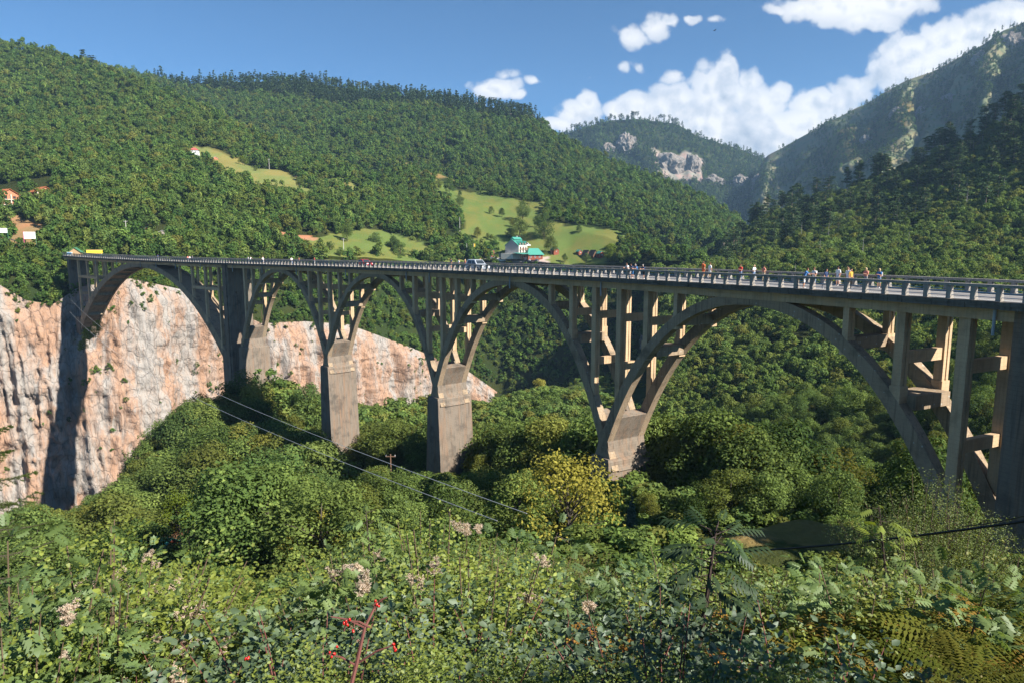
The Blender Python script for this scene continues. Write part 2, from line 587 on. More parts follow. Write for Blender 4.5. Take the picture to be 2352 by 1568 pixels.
def path(s):
    return (float(np.interp(s, _ss, _xs)), float(np.interp(s, _ss, _ys)), float(np.interp(s, _ss, _zs)), float(np.interp(s, _ss, _th)))


def B(s, o, below):
    """bridge coordinates -> world: s along, o across from near rail, metres below the handrail top"""
    x, y, z, th = path(s)
    return Vector((x + o * math.cos(th), y + o * math.sin(th), z - below))


def Bz(s, o, z):
    p = B(s, o, 0)
    return Vector((p.x, p.y, z))


def Brot(s):
    """rotation about z that turns local y across the deck (away), local x towards falling s"""
    th = path(s)[3]
    return th - math.pi / 2


def sweep(profile, s_list, closed=True):
    """profile [(o, below)] swept along the axis -> verts, faces"""
    n = len(profile)
    vs = [B(s, o, b) for s in s_list for (o, b) in profile]
    fs = []
    for i in range(len(s_list) - 1):
        for k in range(n):
            a, b = i * n + k, i * n + (k + 1) % n
            fs.append((a, b, b + n, a + n))
    fs.append(tuple(range(n)))
    fs.append(tuple((len(s_list) - 1) * n + k for k in range(n))[::-1])
    return vs, fs


S0, S1 = -26.0, 312.0
SL = list(np.arange(S0, S1 + 0.1, 2.0))
bridge = thing('concrete_arch_bridge', 'long curved concrete arch bridge with five open-spandrel arches across the gorge', 'bridge', B(150, 4, 1.6))


def bpart(name, vs, fs, mat, smooth=False, parent=None):
    par = parent or bridge
    off = bridge.location
    mb = MB()
    mb.add([Vector(v) - off for v in vs], fs)
    return mb.obj(name, mat, par, smooth)


def bpiece(name, me, s, o, below, parent=None):
    """shared mesh placed on the bridge: local x along s, local y across, z up"""
    q = obj(name, me, parent or bridge, B(s, o, below) - bridge.location)
    q.rotation_euler = (0, 0, Brot(s))
    return q


bpart('deck_slab', *sweep([(0.05, 1.165), (7.95, 1.165), (7.95, 1.42), (0.05, 1.42)], SL), M['concrete'])
vs, fs = sweep([(1.15, 1.10), (6.85, 1.10), (6.85, 1.16), (1.15, 1.16)], SL)
bpart('carriageway', vs, fs, M['asphalt'])
bpart('sidewalk', *sweep([(7.05, 0.98), (7.93, 0.98), (7.93, 1.163), (7.05, 1.163)], SL), M['kerb'])
bpart('sidewalk', *sweep([(0.30, 1.08), (1.1, 1.08), (1.1, 1.163), (0.30, 1.163)], SL), M['kerb'])
for o_ in (1.45, 6.45):
    bpart('edge_line', *sweep([(o_, 1.094), (o_ + 0.16, 1.094), (o_ + 0.16, 1.099), (o_, 1.099)], SL), M['white_paint'])
for k in range(56):
    s_ = -20 + k * 6.0
    bpart('centre_line_dash', *sweep([(3.93, 1.094), (4.07, 1.094), (4.07, 1.099), (3.93, 1.099)], [s_, s_ + 1.5, s_ + 3.0]), M['white_paint'])
for (a, b, nm) in ((0.78, 1.22, 'girder'), (6.78, 7.22, 'girder')):
    bpart(nm, *sweep([(a, 1.425), (b, 1.425), (b, 2.42), (a, 2.42)], SL), M['concrete'])
# floor beams below the slab
mb = MB()
mb.box(-0.16, 0.16, 0, 5.55, -0.78, 0)
fb = mb.mesh('floor_beam', M['concrete'])
for k in range(int((S1 - S0) / 4.7)):
    bpiece('floor_beam', fb, S0 + 2 + k * 4.7, 1.225, 1.43)
# slab edge: blocks in two courses, dark with damp
mb = MB()
bl = 1.12
mb.box(-bl / 2, bl / 2, -0.30, 0.0, -0.235, 0.0)
mb.box(-bl / 2 + .01, bl / 2 - .01, -0.26, 0.0, -0.5, -0.245)
eb = mb.mesh('edge_block', M['concrete_edge'])
nb = int((S1 - S0) / (bl + 0.012))
rest = MB()
for k in range(nb):
    s_ = S0 + (k + .5) * (bl + 0.012)
    if k < 292:
        q = bpiece('edge_block', eb, s_, 0.046 + random.uniform(-.015, .015), 1.10 + random.uniform(-.02, .02))
    else:
        for (y0, y1, z0, z1) in ((-.3, 0, -.235, 0), (-.26, 0, -.5, -.245)):
            rest.add([B(s_ + a * bl, 0.046 + y, 1.1 - z) - bridge.location for z in (z0, z1) for y in (y0, y1) for a in (-.5, .5)],
                     [(0, 2, 3, 1), (4, 5, 7, 6), (0, 1, 5, 4), (2, 6, 7, 3), (0, 4, 6, 2), (1, 3, 7, 5)])
if rest.v:
    q = rest.obj('edge_blocks_far', M['concrete_edge'], bridge)
    q['kind'] = 'stuff'
bpart('far_slab_edge', *sweep([(7.955, 1.10), (8.25, 1.10), (8.25, 1.6), (7.955, 1.6)], SL), M['concrete_edge'])
# handrails
for (a, b) in ((-0.06, 0.36), (7.64, 8.06)):
    bpart('handrail', *sweep([(a, 0.0), (b, 0.0), (b, 0.19), (a, 0.19)], SL), M['concrete_rail'])
# posts: narrow slab, inner foot splayed
DP = 1.6339
mb = MB()
mb.prism([(0.0, -0.905), (0.44, -0.905), (0.30, -0.42), (0.27, 0.0), (0.0, 0.0)], 'x', -0.16, 0.16)
post_me = mb.mesh('rail_post', M['concrete_rail'])
mb = MB()
for zz in (-0.38, -0.66):
    mb.tube([(-DP + 0.16, 0.14, zz), (-0.16, 0.14, zz)], 0.026, 6)
pipe_me = mb.mesh('guard_pipe', M['pipe_blue'])
count_p = 0
far_posts, far_pipes = MB(), MB()
for side in (0, 1):
    for k in range(-12, 191):
        s_ = k * DP - 0.16
        big = (k < 152) if side == 0 else (k < 118)
        o_ = 0.0 if side == 0 else 7.7
        if big:
            bpiece('rail_post', post_me, s_, o_, 0.19)
            pp = bpiece('guard_pipe', pipe_me, s_, o_, 0.19)
        else:
            far_posts.add([B(s_ + a * .16, o_ + y, 0.19 + z) - bridge.location for a in (-1, 1) for (y, z) in ((0, .905), (.4, .905), (.27, 0), (0, 0))],
                          [(0, 1, 2, 3), (4, 7, 6, 5), (0, 4, 5, 1), (1, 5, 6, 2), (2, 6, 7, 3), (3, 7, 4, 0)])
q = far_posts.obj('rail_posts_far_end', M['concrete_rail'], bridge)
q['kind'] = 'stuff'
# rain pipes hanging below the slab
mb = MB()
mb.tube([(0, 0, 0), (0, 0, -1.95)], 0.10, 8)
mb.tube([(0, 0, 0.02), (0, 0.25, 0.1)], 0.08, 8)
dp = mb.mesh('drain_pipe', M['pipe_grey'])
for s_ in (1.9, 46.0, 66.3, 90, 98, 122, 145, 163, 180, 200, 217, 231, 243, 262, 281):
    bpiece('drain_pipe', dp, s_, 0.58, 1.44)

# ------------------------------------------------------------------ arches
NR = (0.92, 1.92)   # near rib across
FR = (6.08, 7.08)   # far rib across


def arch_pts(half, crown, ia, ib, t0, t1, n=40, dmax=None):
    """(d, below) of intrados and extrados"""
    d = np.linspace(-(dmax or half), (dmax or half), 2 * n + 1)
    yi = crown + ia * d ** 2 + ib * d ** 4
    sl = 2 * ia * d + 4 * ib * d ** 3
    t = t0 + (t1 - t0) * (np.abs(d) / half) ** 2
    nx, ny = sl / np.sqrt(1 + sl ** 2), -1 / np.sqrt(1 + sl ** 2)
    return d, yi, d + nx * t, yi + ny * t


def rib_mesh(cs, o0, o1, di, yi, de, ye, lo=None, hi=None):
    vs, fs = [], []
    idx = [i for i in range(len(di)) if (lo is None or lo <= di[i] <= hi)]
    for i in idx:
        vs += [B(cs + di[i], o0, yi[i]), B(cs + di[i], o1, yi[i]), B(cs + de[i], o1, ye[i]), B(cs + de[i], o0, ye[i])]
    for k in range(len(idx) - 1):
        for j in range(4):
            a, b = k * 4 + j, k * 4 + (j + 1) % 4
            fs.append((a, b, b + 4, a + 4))
    fs.append((0, 1, 2, 3))
    e = (len(idx) - 1) * 4
    fs.append((e + 3, e + 2, e + 1, e))
    return vs, fs


def column(s_, o0, o1, b0, b1, half=0.36, ped=0.0, parent=None):
    """pair of column faces with a shallow groove; b0 top, b1 foot (metres below handrail)"""
    c = (o0 + o1) / 2
    w = (o1 - o0) / 2
    gr, gd = 0.10, 0.07
    poly = [(-half, c - w), (half, c - w), (half, c - gr), (half - gd, c - gr), (half - gd, c + gr), (half, c + gr), (half, c + w), (-half, c + w), (-half, c + gr), (-half + gd, c + gr), (-half + gd, c - gr), (-half, c - gr)]
    n = len(poly)
    vs = [B(s_ + a, o, b0) for (a, o) in poly] + [B(s_ + a, o, b1) for (a, o) in poly]
    fs = [(i, (i + 1) % n, n + (i + 1) % n, n + i) for i in range(n)] + [tuple(range(n)), tuple(range(n, 2 * n))[::-1]]
    if ped > 0:
        h2, w2 = half + 0.09, w + 0.09
        sq = [(-h2, c - w2), (h2, c - w2), (h2, c + w2), (-h2, c + w2)]
        k = len(vs)
        vs += [B(s_ + a, o, b1 - ped) for (a, o) in sq] + [B(s_ + a, o, b1 + 0.9) for (a, o) in sq]
        fs += [(k + i, k + (i + 1) % 4, k + 4 + (i + 1) % 4, k + 4 + i) for i in range(4)] + [(k, k + 1, k + 2, k + 3), (k + 7, k + 6, k + 5, k + 4)]
    return bpart('column', vs, fs, M['concrete'], parent=parent)


def cross_beam(s_, b0, b1, half=0.24, o0=1.90, o1=6.10, name='cross_beam', skew=0.0, mat=None):
    vs = [B(s_ + a + k, o, b) for (b, k) in ((b0, skew), (b1, -skew)) for o in (o0, o1) for a in (-half, half)]
    return bpart(name, vs, [(0, 1, 3, 2), (4, 6, 7, 5), (0, 4, 5, 1), (2, 3, 7, 6), (0, 2, 6, 4), (1, 5, 7, 3)], mat or M['concrete'])


SP = 43.8
PIERS = [1.7 + SP * k for k in range(5)]            # 1.7 45.5 89.3 133.1 176.9
GROUND_AT_PIER = [-27.0, -36.0, -47.0, -60.0, -52.0]
IA, IB = 0.0280, 3.2e-5
for k in range(4):
    cs = PIERS[k] + SP / 2
    di, yi, de, ye = arch_pts(21.9, 3.0, IA, IB, 1.0, 1.4, 44, 22.6)
    for (a, b) in (NR, FR):
        v_, f_ = rib_mesh(cs, a, b, di, yi, de, ye)
        bpart('arch_rib', v_, f_, M['concrete_arch'])
    # solid foot between the ribs
    for (lo, hi) in ((-22.7, -19.1), (19.1, 22.7)):
        v_, f_ = rib_mesh(cs, 1.925, 6.075, di, yi + 0.02, de, ye + 0.12, lo, hi)
        bpart('arch_foot', v_, f_, M['concrete_pier'])
    # crown slab closing the ribs under the deck
    v_, f_ = rib_mesh(cs, 1.925, 6.075, di, yi - 0.55, de, ye + 0.1, -4.6, 4.6)
    bpart('crown_slab', v_, f_, M['concrete_arch'])
    for sg in (-1, 1):
        for j, d_ in enumerate((19.55, 14.85, 10.15)):
            top_d = float(np.interp(d_, de[len(de) // 2:], ye[len(de) // 2:]))
            s_ = cs + sg * d_
            hw = (0.40, 0.36, 0.27)[j]
            for (a, b) in ((1.02, 1.80), (6.20, 6.98)):
                column(s_, a, b, 2.425, top_d + 0.5, hw, (0.0, 1.3, 0.55)[j])
            if j < 2:
                lv = [5.45, 6.4]
                cross_beam(s_, lv[0], lv[1])
                if j == 0:
                    cross_beam(s_, 11.3, 12.25)
            # beam between the ribs at the foot of the columns
            if j == 1:
                cross_beam(s_, top_d - 0.12, top_d + 1.0, 1.15, name='rib_cross_beam', skew=-0.0, mat=M['concrete_arch'])
            elif j == 2:
                cross_beam(s_ - sg * 0.2, top_d - 0.02, top_d + 1.0, 0.6, name='rib_cross_beam', mat=M['concrete_arch'])
# piers under the arch feet
for k in (0, 1, 2, 3, 4):
    s_ = PIERS[k]
    zt = path(s_)[2]
    zb = GROUND_AT_PIER[k]
    top, hh = 23.7, None
    hb = (zt - top) - zb
    rows = [(top - 0.0, 1.55, 0.55, 7.45), (top + 0.35, 1.75, 0.45, 7.55)]
    nseg = 6
    for i in range(1, nseg + 1):
        t = i / nseg
        rows.append((top + 0.35 + (hb - 0.35) * t, 1.75 + 1.2 * t * min(1, hb / 22), 0.45 - 0.1 * t, 7.55 + 0.1 * t))
    vs, fs = [], []
    for (b, h, o0, o1) in rows:
        vs += [B(s_ - h, o0, b), B(s_ + h, o0, b), B(s_ + h, o1, b), B(s_ - h, o1, b)]
    for i in range(len(rows) - 1):
        for j in range(4):
            a, b = i * 4 + j, i * 4 + (j + 1) % 4
            fs.append((a, b, b + 4, a + 4))
    fs += [(3, 2, 1, 0), tuple((len(rows) - 1) * 4 + j for j in range(4))]
    bpart('pier', vs, fs, M['concrete_pier'])
    # arch shoulder between both springings, above the pier head
    v_ = [B(s_ + a, o, b) for (b, h) in ((21.5, 0.9), (24.7, 1.45)) for (a, o) in ((-h, 0.97), (h, 0.97), (h, 7.03), (-h, 7.03))]
    bpart('pier_head', v_, [(3, 2, 1, 0), (4, 5, 6, 7), (0, 1, 5, 4), (1, 2, 6, 5), (2, 3, 7, 6), (3, 0, 4, 7)], M['concrete_pier'])


# tall tower piers at both ends of the approach arches; two small openings in the far one
def tower(s0, s1, o0, o1, b0, b1, holes=True, spread=0.0):
    og = [o0, o0 + 1.75, o0 + 2.2, o1 - 2.2, o1 - 1.75, o1] if holes else [o0, o1]
    bg = [b0, 9.0, 9.6, b1] if holes else [b0, b1]
    mb_ = MB()
    off = bridge.location
    for (sf, inn) in ((s0, 1), (s1, -1)):
        for i in range(len(og) - 1):
            for j in range(len(bg) - 1):
                q = [B(sf, og[i], bg[j]), B(sf, og[i + 1], bg[j]), B(sf, og[i + 1], bg[j + 1]), B(sf, og[i], bg[j + 1])]
                if holes and sf == s0 and j == 1 and i in (1, 3):
                    qi = [B(sf + 0.5, o, b) for (o, b) in ((og[i], bg[j]), (og[i + 1], bg[j]), (og[i + 1], bg[j + 1]), (og[i], bg[j + 1]))]
                    vv = [p - off for p in q + qi]
                    mb_.add(vv, [(0, 1, 5, 4), (1, 2, 6, 5), (2, 3, 7, 6), (3, 0, 4, 7), (4, 5, 6, 7)])
                else:
                    mb_.add([p - off for p in q], [(0, 1, 2, 3)])
    for (oa) in (o0, o1):
        mb_.add([p - off for p in (B(s0, oa, b0), B(s1, oa, b0), B(s1, oa, b1), B(s0, oa, b1))], [(0, 1, 2, 3)])
    mb_.add([p - off for p in (B(s0, o0, b0), B(s1, o0, b0), B(s1, o1, b0), B(s0, o1, b0))], [(0, 1, 2, 3)])
    return mb_.obj('tower_pier', M['concrete_pier'], bridge)


tower(183.3, 186.9, 0.7, 7.3, 1.6, 52.0)
tower(-2.9, 0.75, 0.7, 7.3, 1.6, 24.0, holes=False)
# pilasters on the sides of the far tower
bpart('pilaster', *sweep([(0.45, 1.61), (0.695, 1.61), (0.695, 50.0), (0.45, 50.0)], [184.2, 186.0]), M['concrete_pier'])

# ------------------------------------------------------------------ main arch: broad barrel with edge ribs and soffit ribs
CM, HM = 244.5, 56.0
mi, mb2 = 0.0070, 3.6e-7
di, yi, de, ye = arch_pts(HM, 3.5, mi, mb2, 1.55, 3.0, 70, 58.5)
for (a, b) in ((0.85, 1.45), (6.55, 7.15)):
    v_, f_ = rib_mesh(CM, a, b, di, yi, de, ye)
    bpart('main_arch_rib', v_, f_, M['concrete_arch'])
ym = (yi + ye) / 2
v_, f_ = rib_mesh(CM, 1.453, 6.547, di, ym + 0.3, de, ym - 0.35)
bpart('main_arch_slab', v_, f_, M['concrete_arch'])
for j in range(-9, 10):
    d_ = j * 5.6
    k = int(np.argmin(np.abs(di - d_)))
    s_ = CM + di[k]
    v_ = [B(s_ + a, o, b) for (a, b) in ((-.28, yi[k] - .02), (.28, yi[k] - .02), (.28, ym[k] + .1), (-.28, ym[k] + .1)) for o in (1.46, 6.54)]
    bpart('soffit_rib', v_, [(0, 1, 3, 2), (2, 3, 5, 4), (4, 5, 7, 6), (6, 7, 1, 0), (0, 2, 4, 6), (1, 7, 5, 3)], M['concrete_arch'])
for sg in (-1, 1):
    for j, d_ in enumerate((54.6, 46.0, 37.4, 28.8)):
        s_ = CM + sg * d_
        top_d = float(np.interp(d_, de[len(de) // 2:], ye[len(de) // 2:]))
        for (a, b) in ((0.92, 1.62), (6.38, 7.08)):
            column(s_, a, b, 2.425, top_d + 0.7, (0.42, 0.42, 0.36, 0.28)[j], (1.2, 0.9, 0.5, 0.0)[j])
        for b0 in (8.2, 14.6):
            if top_d > b0 + 2.5:
                cross_beam(s_, b0, b0 + 1.0)
                # longitudinal strut to the next frame
                s2 = CM + sg * (d_ + 8.6)
                if j > 0:
                    for (a, b) in ((1.0, 1.5), (6.5, 7.0)):
                        v_ = [B(q, o, bb) for q in (min(s_, s2) + .4, max(s_, s2) - .4) for (o, bb) in ((a, b0), (b, b0), (b, b0 + .8), (a, b0 + .8))]
                        bpart('longitudinal_strut', v_, [(0, 1, 2, 3), (7, 6, 5, 4), (0, 4, 5, 1), (1, 5, 6, 2), (2, 6, 7, 3), (3, 7, 4, 0)], M['concrete'])
# springing blocks of the main arch
for s_, h_ in ((187.5, 1.6), (303.0, 2.0)):
    bs_ = 27.0 if s_ < 200 else 26.0
    v_ = [B(s_ + a, o, b) for b in (bs_ - 1.5, bs_ + (16 if s_ < 200 else 5)) for (a, o) in ((-h_, 0.6), (h_, 0.6), (h_, 7.4), (-h_, 7.4))]
    bpart('springing_block', v_, [(3, 2, 1, 0), (4, 5, 6, 7), (0, 1, 5, 4), (1, 2, 6, 5), (2, 3, 7, 6), (3, 0, 4, 7)], M['concrete_pier'])
# short piers behind the end column on the far bank
tower(307.5, 309.5, 0.9, 7.1, 1.6, 20.0, holes=False)
# iron ladder on the pier column
lad = MB()
for k in range(18):
    b_ = 9.5 + k * 0.42
    lad.tube([B(174.0, 5.2, b_) - bridge.location, B(174.0, 5.7, b_) - bridge.location], 0.025, 5)
for o_ in (5.2, 5.7):
    lad.tube([B(174.0, o_, 9.2) - bridge.location, B(174.0, o_, 17.3) - bridge.location], 0.035, 5)
lad.obj('ladder', plain('rust_iron', (0.12, 0.07, 0.05), 0.8), bridge)
# ------------------------------------------------------------------ terrain
FOREST = np.array((0.030, 0.045, 0.016))
GRASS = np.array((0.125, 0.165, 0.048))
DRY = np.array((0.20, 0.175, 0.075))
DIRT = np.array((0.40, 0.235, 0.135))
STONE = np.array((0.42, 0.39, 0.35))


def in_poly(px, py, poly):
    r = np.zeros(px.shape, bool)
    n = len(poly)
    for i in range(n):
        x0, y0 = poly[i]
        x1, y1 = poly[(i + 1) % n]
        c = ((y0 > py) != (y1 > py)) & (px < (x1 - x0) * (py - y0) / (y1 - y0 + 1e-9) + x0)
        r ^= c
    return r


class Hill:
    """surface spanned by rows given as (y or list over px, D or list over px), nearest row first"""
    def __init__(s, name, cols, rows, nu=140, nv=90, relief=0.010, rscale=70.0, seed=0, back=True, tree_h=0.0, gully=0.0):
        pxs = np.linspace(cols[0], cols[-1], nu)
        ys, Ds = [], []
        for (y, D) in rows:
            ys.append(np.interp(pxs, cols, np.full(len(cols), float(y)) if np.isscalar(y) else y))
            Ds.append(np.interp(pxs, cols, np.full(len(cols), float(D)) if np.isscalar(D) else D))
        ys, Ds = np.array(ys), np.array(Ds)
        # soften kinks of the outline
        k = np.array([1, 4, 6, 4, 1]) / 16
        for A in (ys, Ds):
            for r in range(len(A)):
                e = np.pad(A[r], 2, mode='edge')
                A[r] = np.convolve(e, k, 'valid')
        if tree_h:
            ys[-1] += tree_h * 1568.0 / Ds[-1]
        t = np.linspace(0, len(rows) - 1, nv)
        i = np.clip(t.astype(int), 0, len(rows) - 2)
        f = (t - i)[:, None]
        Y = ys[i] * (1 - f) + ys[i + 1] * f
        D = Ds[i] * (1 - f) + Ds[i + 1] * f
        PX = np.broadcast_to(pxs, Y.shape).copy()
        u, v = ray(PX, Y)
        X, Yw, Z = u * D, D, v * D
        w = fbm(X / rscale, Yw / rscale, seed=seed, oct=4)
        edge = np.clip((1 - (t / t[-1])) * 6, 0, 1)[:, None]          # leave the skyline where it is
        Z = Z + w * relief * D * (0.35 + 0.65 * edge)
        if gully:
            gq = fbm(PX / 60.0 + 0.8 * w, t[:, None] * 0.35 + 0 * PX, seed=seed + 5, oct=3)
            Z = Z + gq * gully * D * edge
        s.front = nv
        if back:
            bx, by, bz = [X], [Yw], [Z]
            for m, dz in ((1.03, 0.02), (1.10, 0.10), (1.25, 0.28)):
                bx.append(X[-1:] * m)
                by.append(Yw[-1:] * m)
                bz.append(Z[-1:] - dz * D[-1:])
            X, Yw, Z = [np.concatenate(q) for q in (bx, by, bz)]
        s.name, s.PX, s.PY, s.D = name, PX, Y, D
        s.V = np.stack([X, Yw, Z], -1)
        s.nv, s.nu = X.shape

    def paint(s, masks, base=FOREST):
        """masks: list of (polygon, colour); colour kept per vertex"""
        col = np.broadcast_to(base, (s.front, s.nu, 3)).copy()
        jx = fbm(s.PX / 14.0, s.PY / 9.0, seed=91) * 7
        jy = fbm(s.PX / 14.0, s.PY / 9.0, seed=47) * 4
        for poly, c in masks:
            col[in_poly(s.PX + jx, s.PY + jy, poly)] = c
        full = np.broadcast_to(base, (s.nv, s.nu, 3)).copy()
        full[:s.front] = col
        s.col = full
        return s

    def build(s, label=None):
        nv, nu = s.nv, s.nu
        idx = np.arange(nv * nu).reshape(nv, nu)
        F = np.stack([idx[:-1, :-1], idx[:-1, 1:], idx[1:, 1:], idx[1:, :-1]], -1).reshape(-1, 4)
        me = mesh_np(s.name, s.V.reshape(-1, 3), F, [M['ground']], smooth=True, attrs={'col': ('POINT', s.col.reshape(-1, 3))})
        s.obj = obj(s.name, me, kind='structure')
        return s

    def scatter(s, density, rng, polys_out=(), polys_in=None, vmin=0.0, vmax=1.0, jitter=True):
        """random points over the slope: density per square metre of plan. -> positions, px, py"""
        V = s.V[:s.front]
        a = V[1:, :-1] - V[:-1, :-1]
        b = V[:-1, 1:] - V[:-1, :-1]
        ar = np.linalg.norm(np.cross(a, b), axis=-1)
        vv = np.linspace(0, 1, s.front)[:-1]
        ar = ar * ((vv >= vmin) & (vv <= vmax))[:, None]
        n = int(ar.sum() * density)
        pr = (ar / ar.sum()).ravel()
        c = rng.choice(len(pr), n, p=pr)
        i, j = np.unravel_index(c, ar.shape)
        fu, fv = rng.random(n), rng.random(n)
        def bil(A):
            sh = (lambda q: q[:, None]) if A.ndim == 3 else (lambda q: q)
            return (A[i, j] * sh((1 - fv) * (1 - fu)) + A[i, j + 1] * sh((1 - fv) * fu) + A[i + 1, j] * sh(fv * (1 - fu)) + A[i + 1, j + 1] * sh(fv * fu))
        p, px, py = bil(V), bil(s.PX), bil(s.PY)
        keep = np.ones(n, bool)
        jx = fbm(px / 9.0, py / 7.0, seed=3) * 6
        jy = fbm(px / 9.0, py / 7.0, seed=8) * 4
        for poly in polys_out:
            keep &= ~in_poly(px + jx, py + jy, poly)
        if polys_in is not None:
            k2 = np.zeros(n, bool)
            for poly in polys_in:
                k2 |= in_poly(px + jx, py + jy, poly)
            keep &= k2
        return p[keep], px[keep], py[keep]


# polygons in the view's pixel scale, used once to lay out fields on the slopes
MEADOW_UP = [(436, 336), (470, 336), (520, 352), (590, 376), (640, 392), (690, 420), (730, 452), (690, 456), (600, 436), (540, 420), (500, 404), (470, 372)]
MEADOW_UP2 = [(735, 425), (790, 412), (850, 452), (800, 448)]
MEADOW_MAIN = [(1000, 410), (1040, 432), (1110, 440), (1180, 462), (1260, 466), (1240, 500), (1300, 522), (1420, 530), (1450, 545), (1425, 562), (1395, 600), (1390, 640), (960, 640), (950, 600), (1000, 570), (1040, 545), (1070, 525), (1050, 490), (1000, 450)]
MEADOW_LOW = [(640, 548), (720, 552), (800, 530), (870, 522), (900, 540), (960, 560), (1000, 575), (960, 612), (820, 612), (720, 600)]
MEADOW_TOP = [(930, 372), (1010, 392), (1090, 418), (1100, 428), (1010, 412), (960, 398)]
DIRT_LEFT = [(-60, 505), (40, 488), (80, 500), (110, 530), (100, 560), (40, 590), (-60, 590)]
CLEAR_L = [[(-40, 418), (58, 418), (52, 476), (-40, 476)], [(62, 425), (128, 425), (122, 470), (62, 470)], [(120, 440), (150, 440), (150, 466), (120, 466)], [(285, 538), (400, 535), (400, 568), (285, 572)], [(430, 340), (520, 350), (520, 380), (430, 376)], [(40, 520), (100, 520), (100, 585), (40, 585)]]
DIRT_PATCH = [(625, 540), (700, 545), (740, 558), (690, 566), (640, 556)]
PARKING = [(1085, 588), (1200, 592), (1260, 596), (1265, 612), (1085, 612)]

hills = []
left_hill = Hill('left_hillside', [-330, -100, 0, 130, 200, 300, 400, 500, 600, 700, 800, 900, 1000, 1050, 1090, 1140],
                 [([650] * 16, [285, 300, 306, 314, 320, 328, 338, 365, 395, 415, 437, 458, 484, 492, 496, 498]),
                  ([600] * 16, [275, 292, 298, 305, 310, 318, 328, 350, 380, 398, 420, 442, 468, 475, 480, 482]),
                  ([480, 480, 478, 470, 470, 470, 470, 470, 480, 490, 500, 515, 540, 560, 585, 600], [370, 380, 390, 400, 410, 420, 428, 440, 458, 476, 495, 515, 532, 536, 530, 522]),
                  ([-40, 62, 96, 118, 138, 175, 212, 258, 308, 348, 385, 430, 480, 525, 585, 610], [900, 900, 900, 880, 860, 830, 800, 770, 740, 710, 680, 640, 600, 580, 565, 545])],
                 nu=190, nv=110, relief=0.008, rscale=60, seed=2, tree_h=6.0)
left_hill.paint([(MEADOW_UP, GRASS * 0.72 + DRY * 0.4), (MEADOW_UP2, GRASS * 0.7 + DRY * 0.4), (MEADOW_LOW, GRASS), (DIRT_LEFT, DIRT * 0.55 + DRY * 0.35), (DIRT_PATCH, DIRT * 0.8)]).build()

plateau = Hill('meadow_plateau', [420, 600, 700, 800, 900, 950, 1000, 1100, 1200, 1300, 1400, 1450, 1500, 1560, 1620],
               [([645] * 15, [352, 394, 412, 432, 454, 468, 480, 496, 500, 496, 482, 470, 462, 458, 454]),
                ([606] * 15, [338, 380, 398, 418, 440, 454, 466, 482, 487, 482, 468, 456, 448, 444, 440]),
                ([540, 520, 515, 510, 505, 500, 500, 505, 515, 530, 545, 560, 580, 600, 625], [440, 470, 490, 510, 530, 540, 550, 555, 548, 535, 505, 480, 462, 452, 444]),
                ([480, 470, 450, 430, 400, 392, 400, 432, 450, 466, 510, 540, 572, 600, 640], [570, 610, 640, 680, 720, 735, 730, 700, 670, 630, 570, 520, 480, 462, 450])],
               nu=150, nv=80, relief=0.004, rscale=45, seed=5)
plateau.paint([(MEADOW_MAIN, GRASS), (MEADOW_LOW, GRASS), (MEADOW_TOP, DRY * 0.9), (DIRT_PATCH, DIRT * 0.8), (PARKING, STONE * 0.9)]).build()

mid_mtn = Hill('forest_mountain', [-150, 100, 180, 250, 420, 600, 700, 800, 900, 1000, 1100, 1200, 1240, 1270, 1300, 1400, 1500, 1600, 1690, 1740],
               [([660] * 20, [600, 600, 600, 600, 610, 620, 620, 630, 640, 650, 650, 650, 640, 630, 620, 600, 580, 560, 540, 530]),
                ([430, 420, 410, 400, 390, 385, 380, 380, 390, 410, 430, 450, 460, 465, 470, 490, 520, 550, 580, 590], [820, 820, 820, 820, 830, 840, 850, 850, 850, 840, 820, 800, 790, 780, 770, 740, 720, 700, 680, 660]),
                ([100, 118, 132, 150, 180, 178, 172, 188, 205, 220, 230, 242, 258, 292, 312, 352, 394, 434, 486, 540], [1350, 1350, 1340, 1330, 1300, 1280, 1270, 1260, 1250, 1240, 1220, 1190, 1170, 1140, 1120, 1060, 1000, 950, 900, 860])],
               nu=220, nv=120, relief=0.010, rscale=150, seed=9, tree_h=9.0, gully=0.006)
mid_mtn.paint([([(900, 375), (960, 372), (1000, 392), (940, 395)], DRY * 0.8)]).build()

far_mtn = Hill('far_mountain', [1180, 1260, 1300, 1350, 1400, 1470, 1550, 1600, 1700, 1755, 1830, 1900],
               [(640, 1500), (480, 1900),
                ([330, 318, 306, 288, 274, 269, 277, 302, 334, 360, 420, 470], [2500, 2480, 2450, 2420, 2400, 2350, 2350, 2350, 2400, 2450, 2450, 2450])],
               nu=120, nv=90, relief=0.012, rscale=260, seed=14, tree_h=7.0, gully=0.012)
far_mtn.paint([([(1500, 335), (1560, 340), (1615, 360), (1612, 405), (1560, 392), (1520, 395)], STONE * .6)]).build()

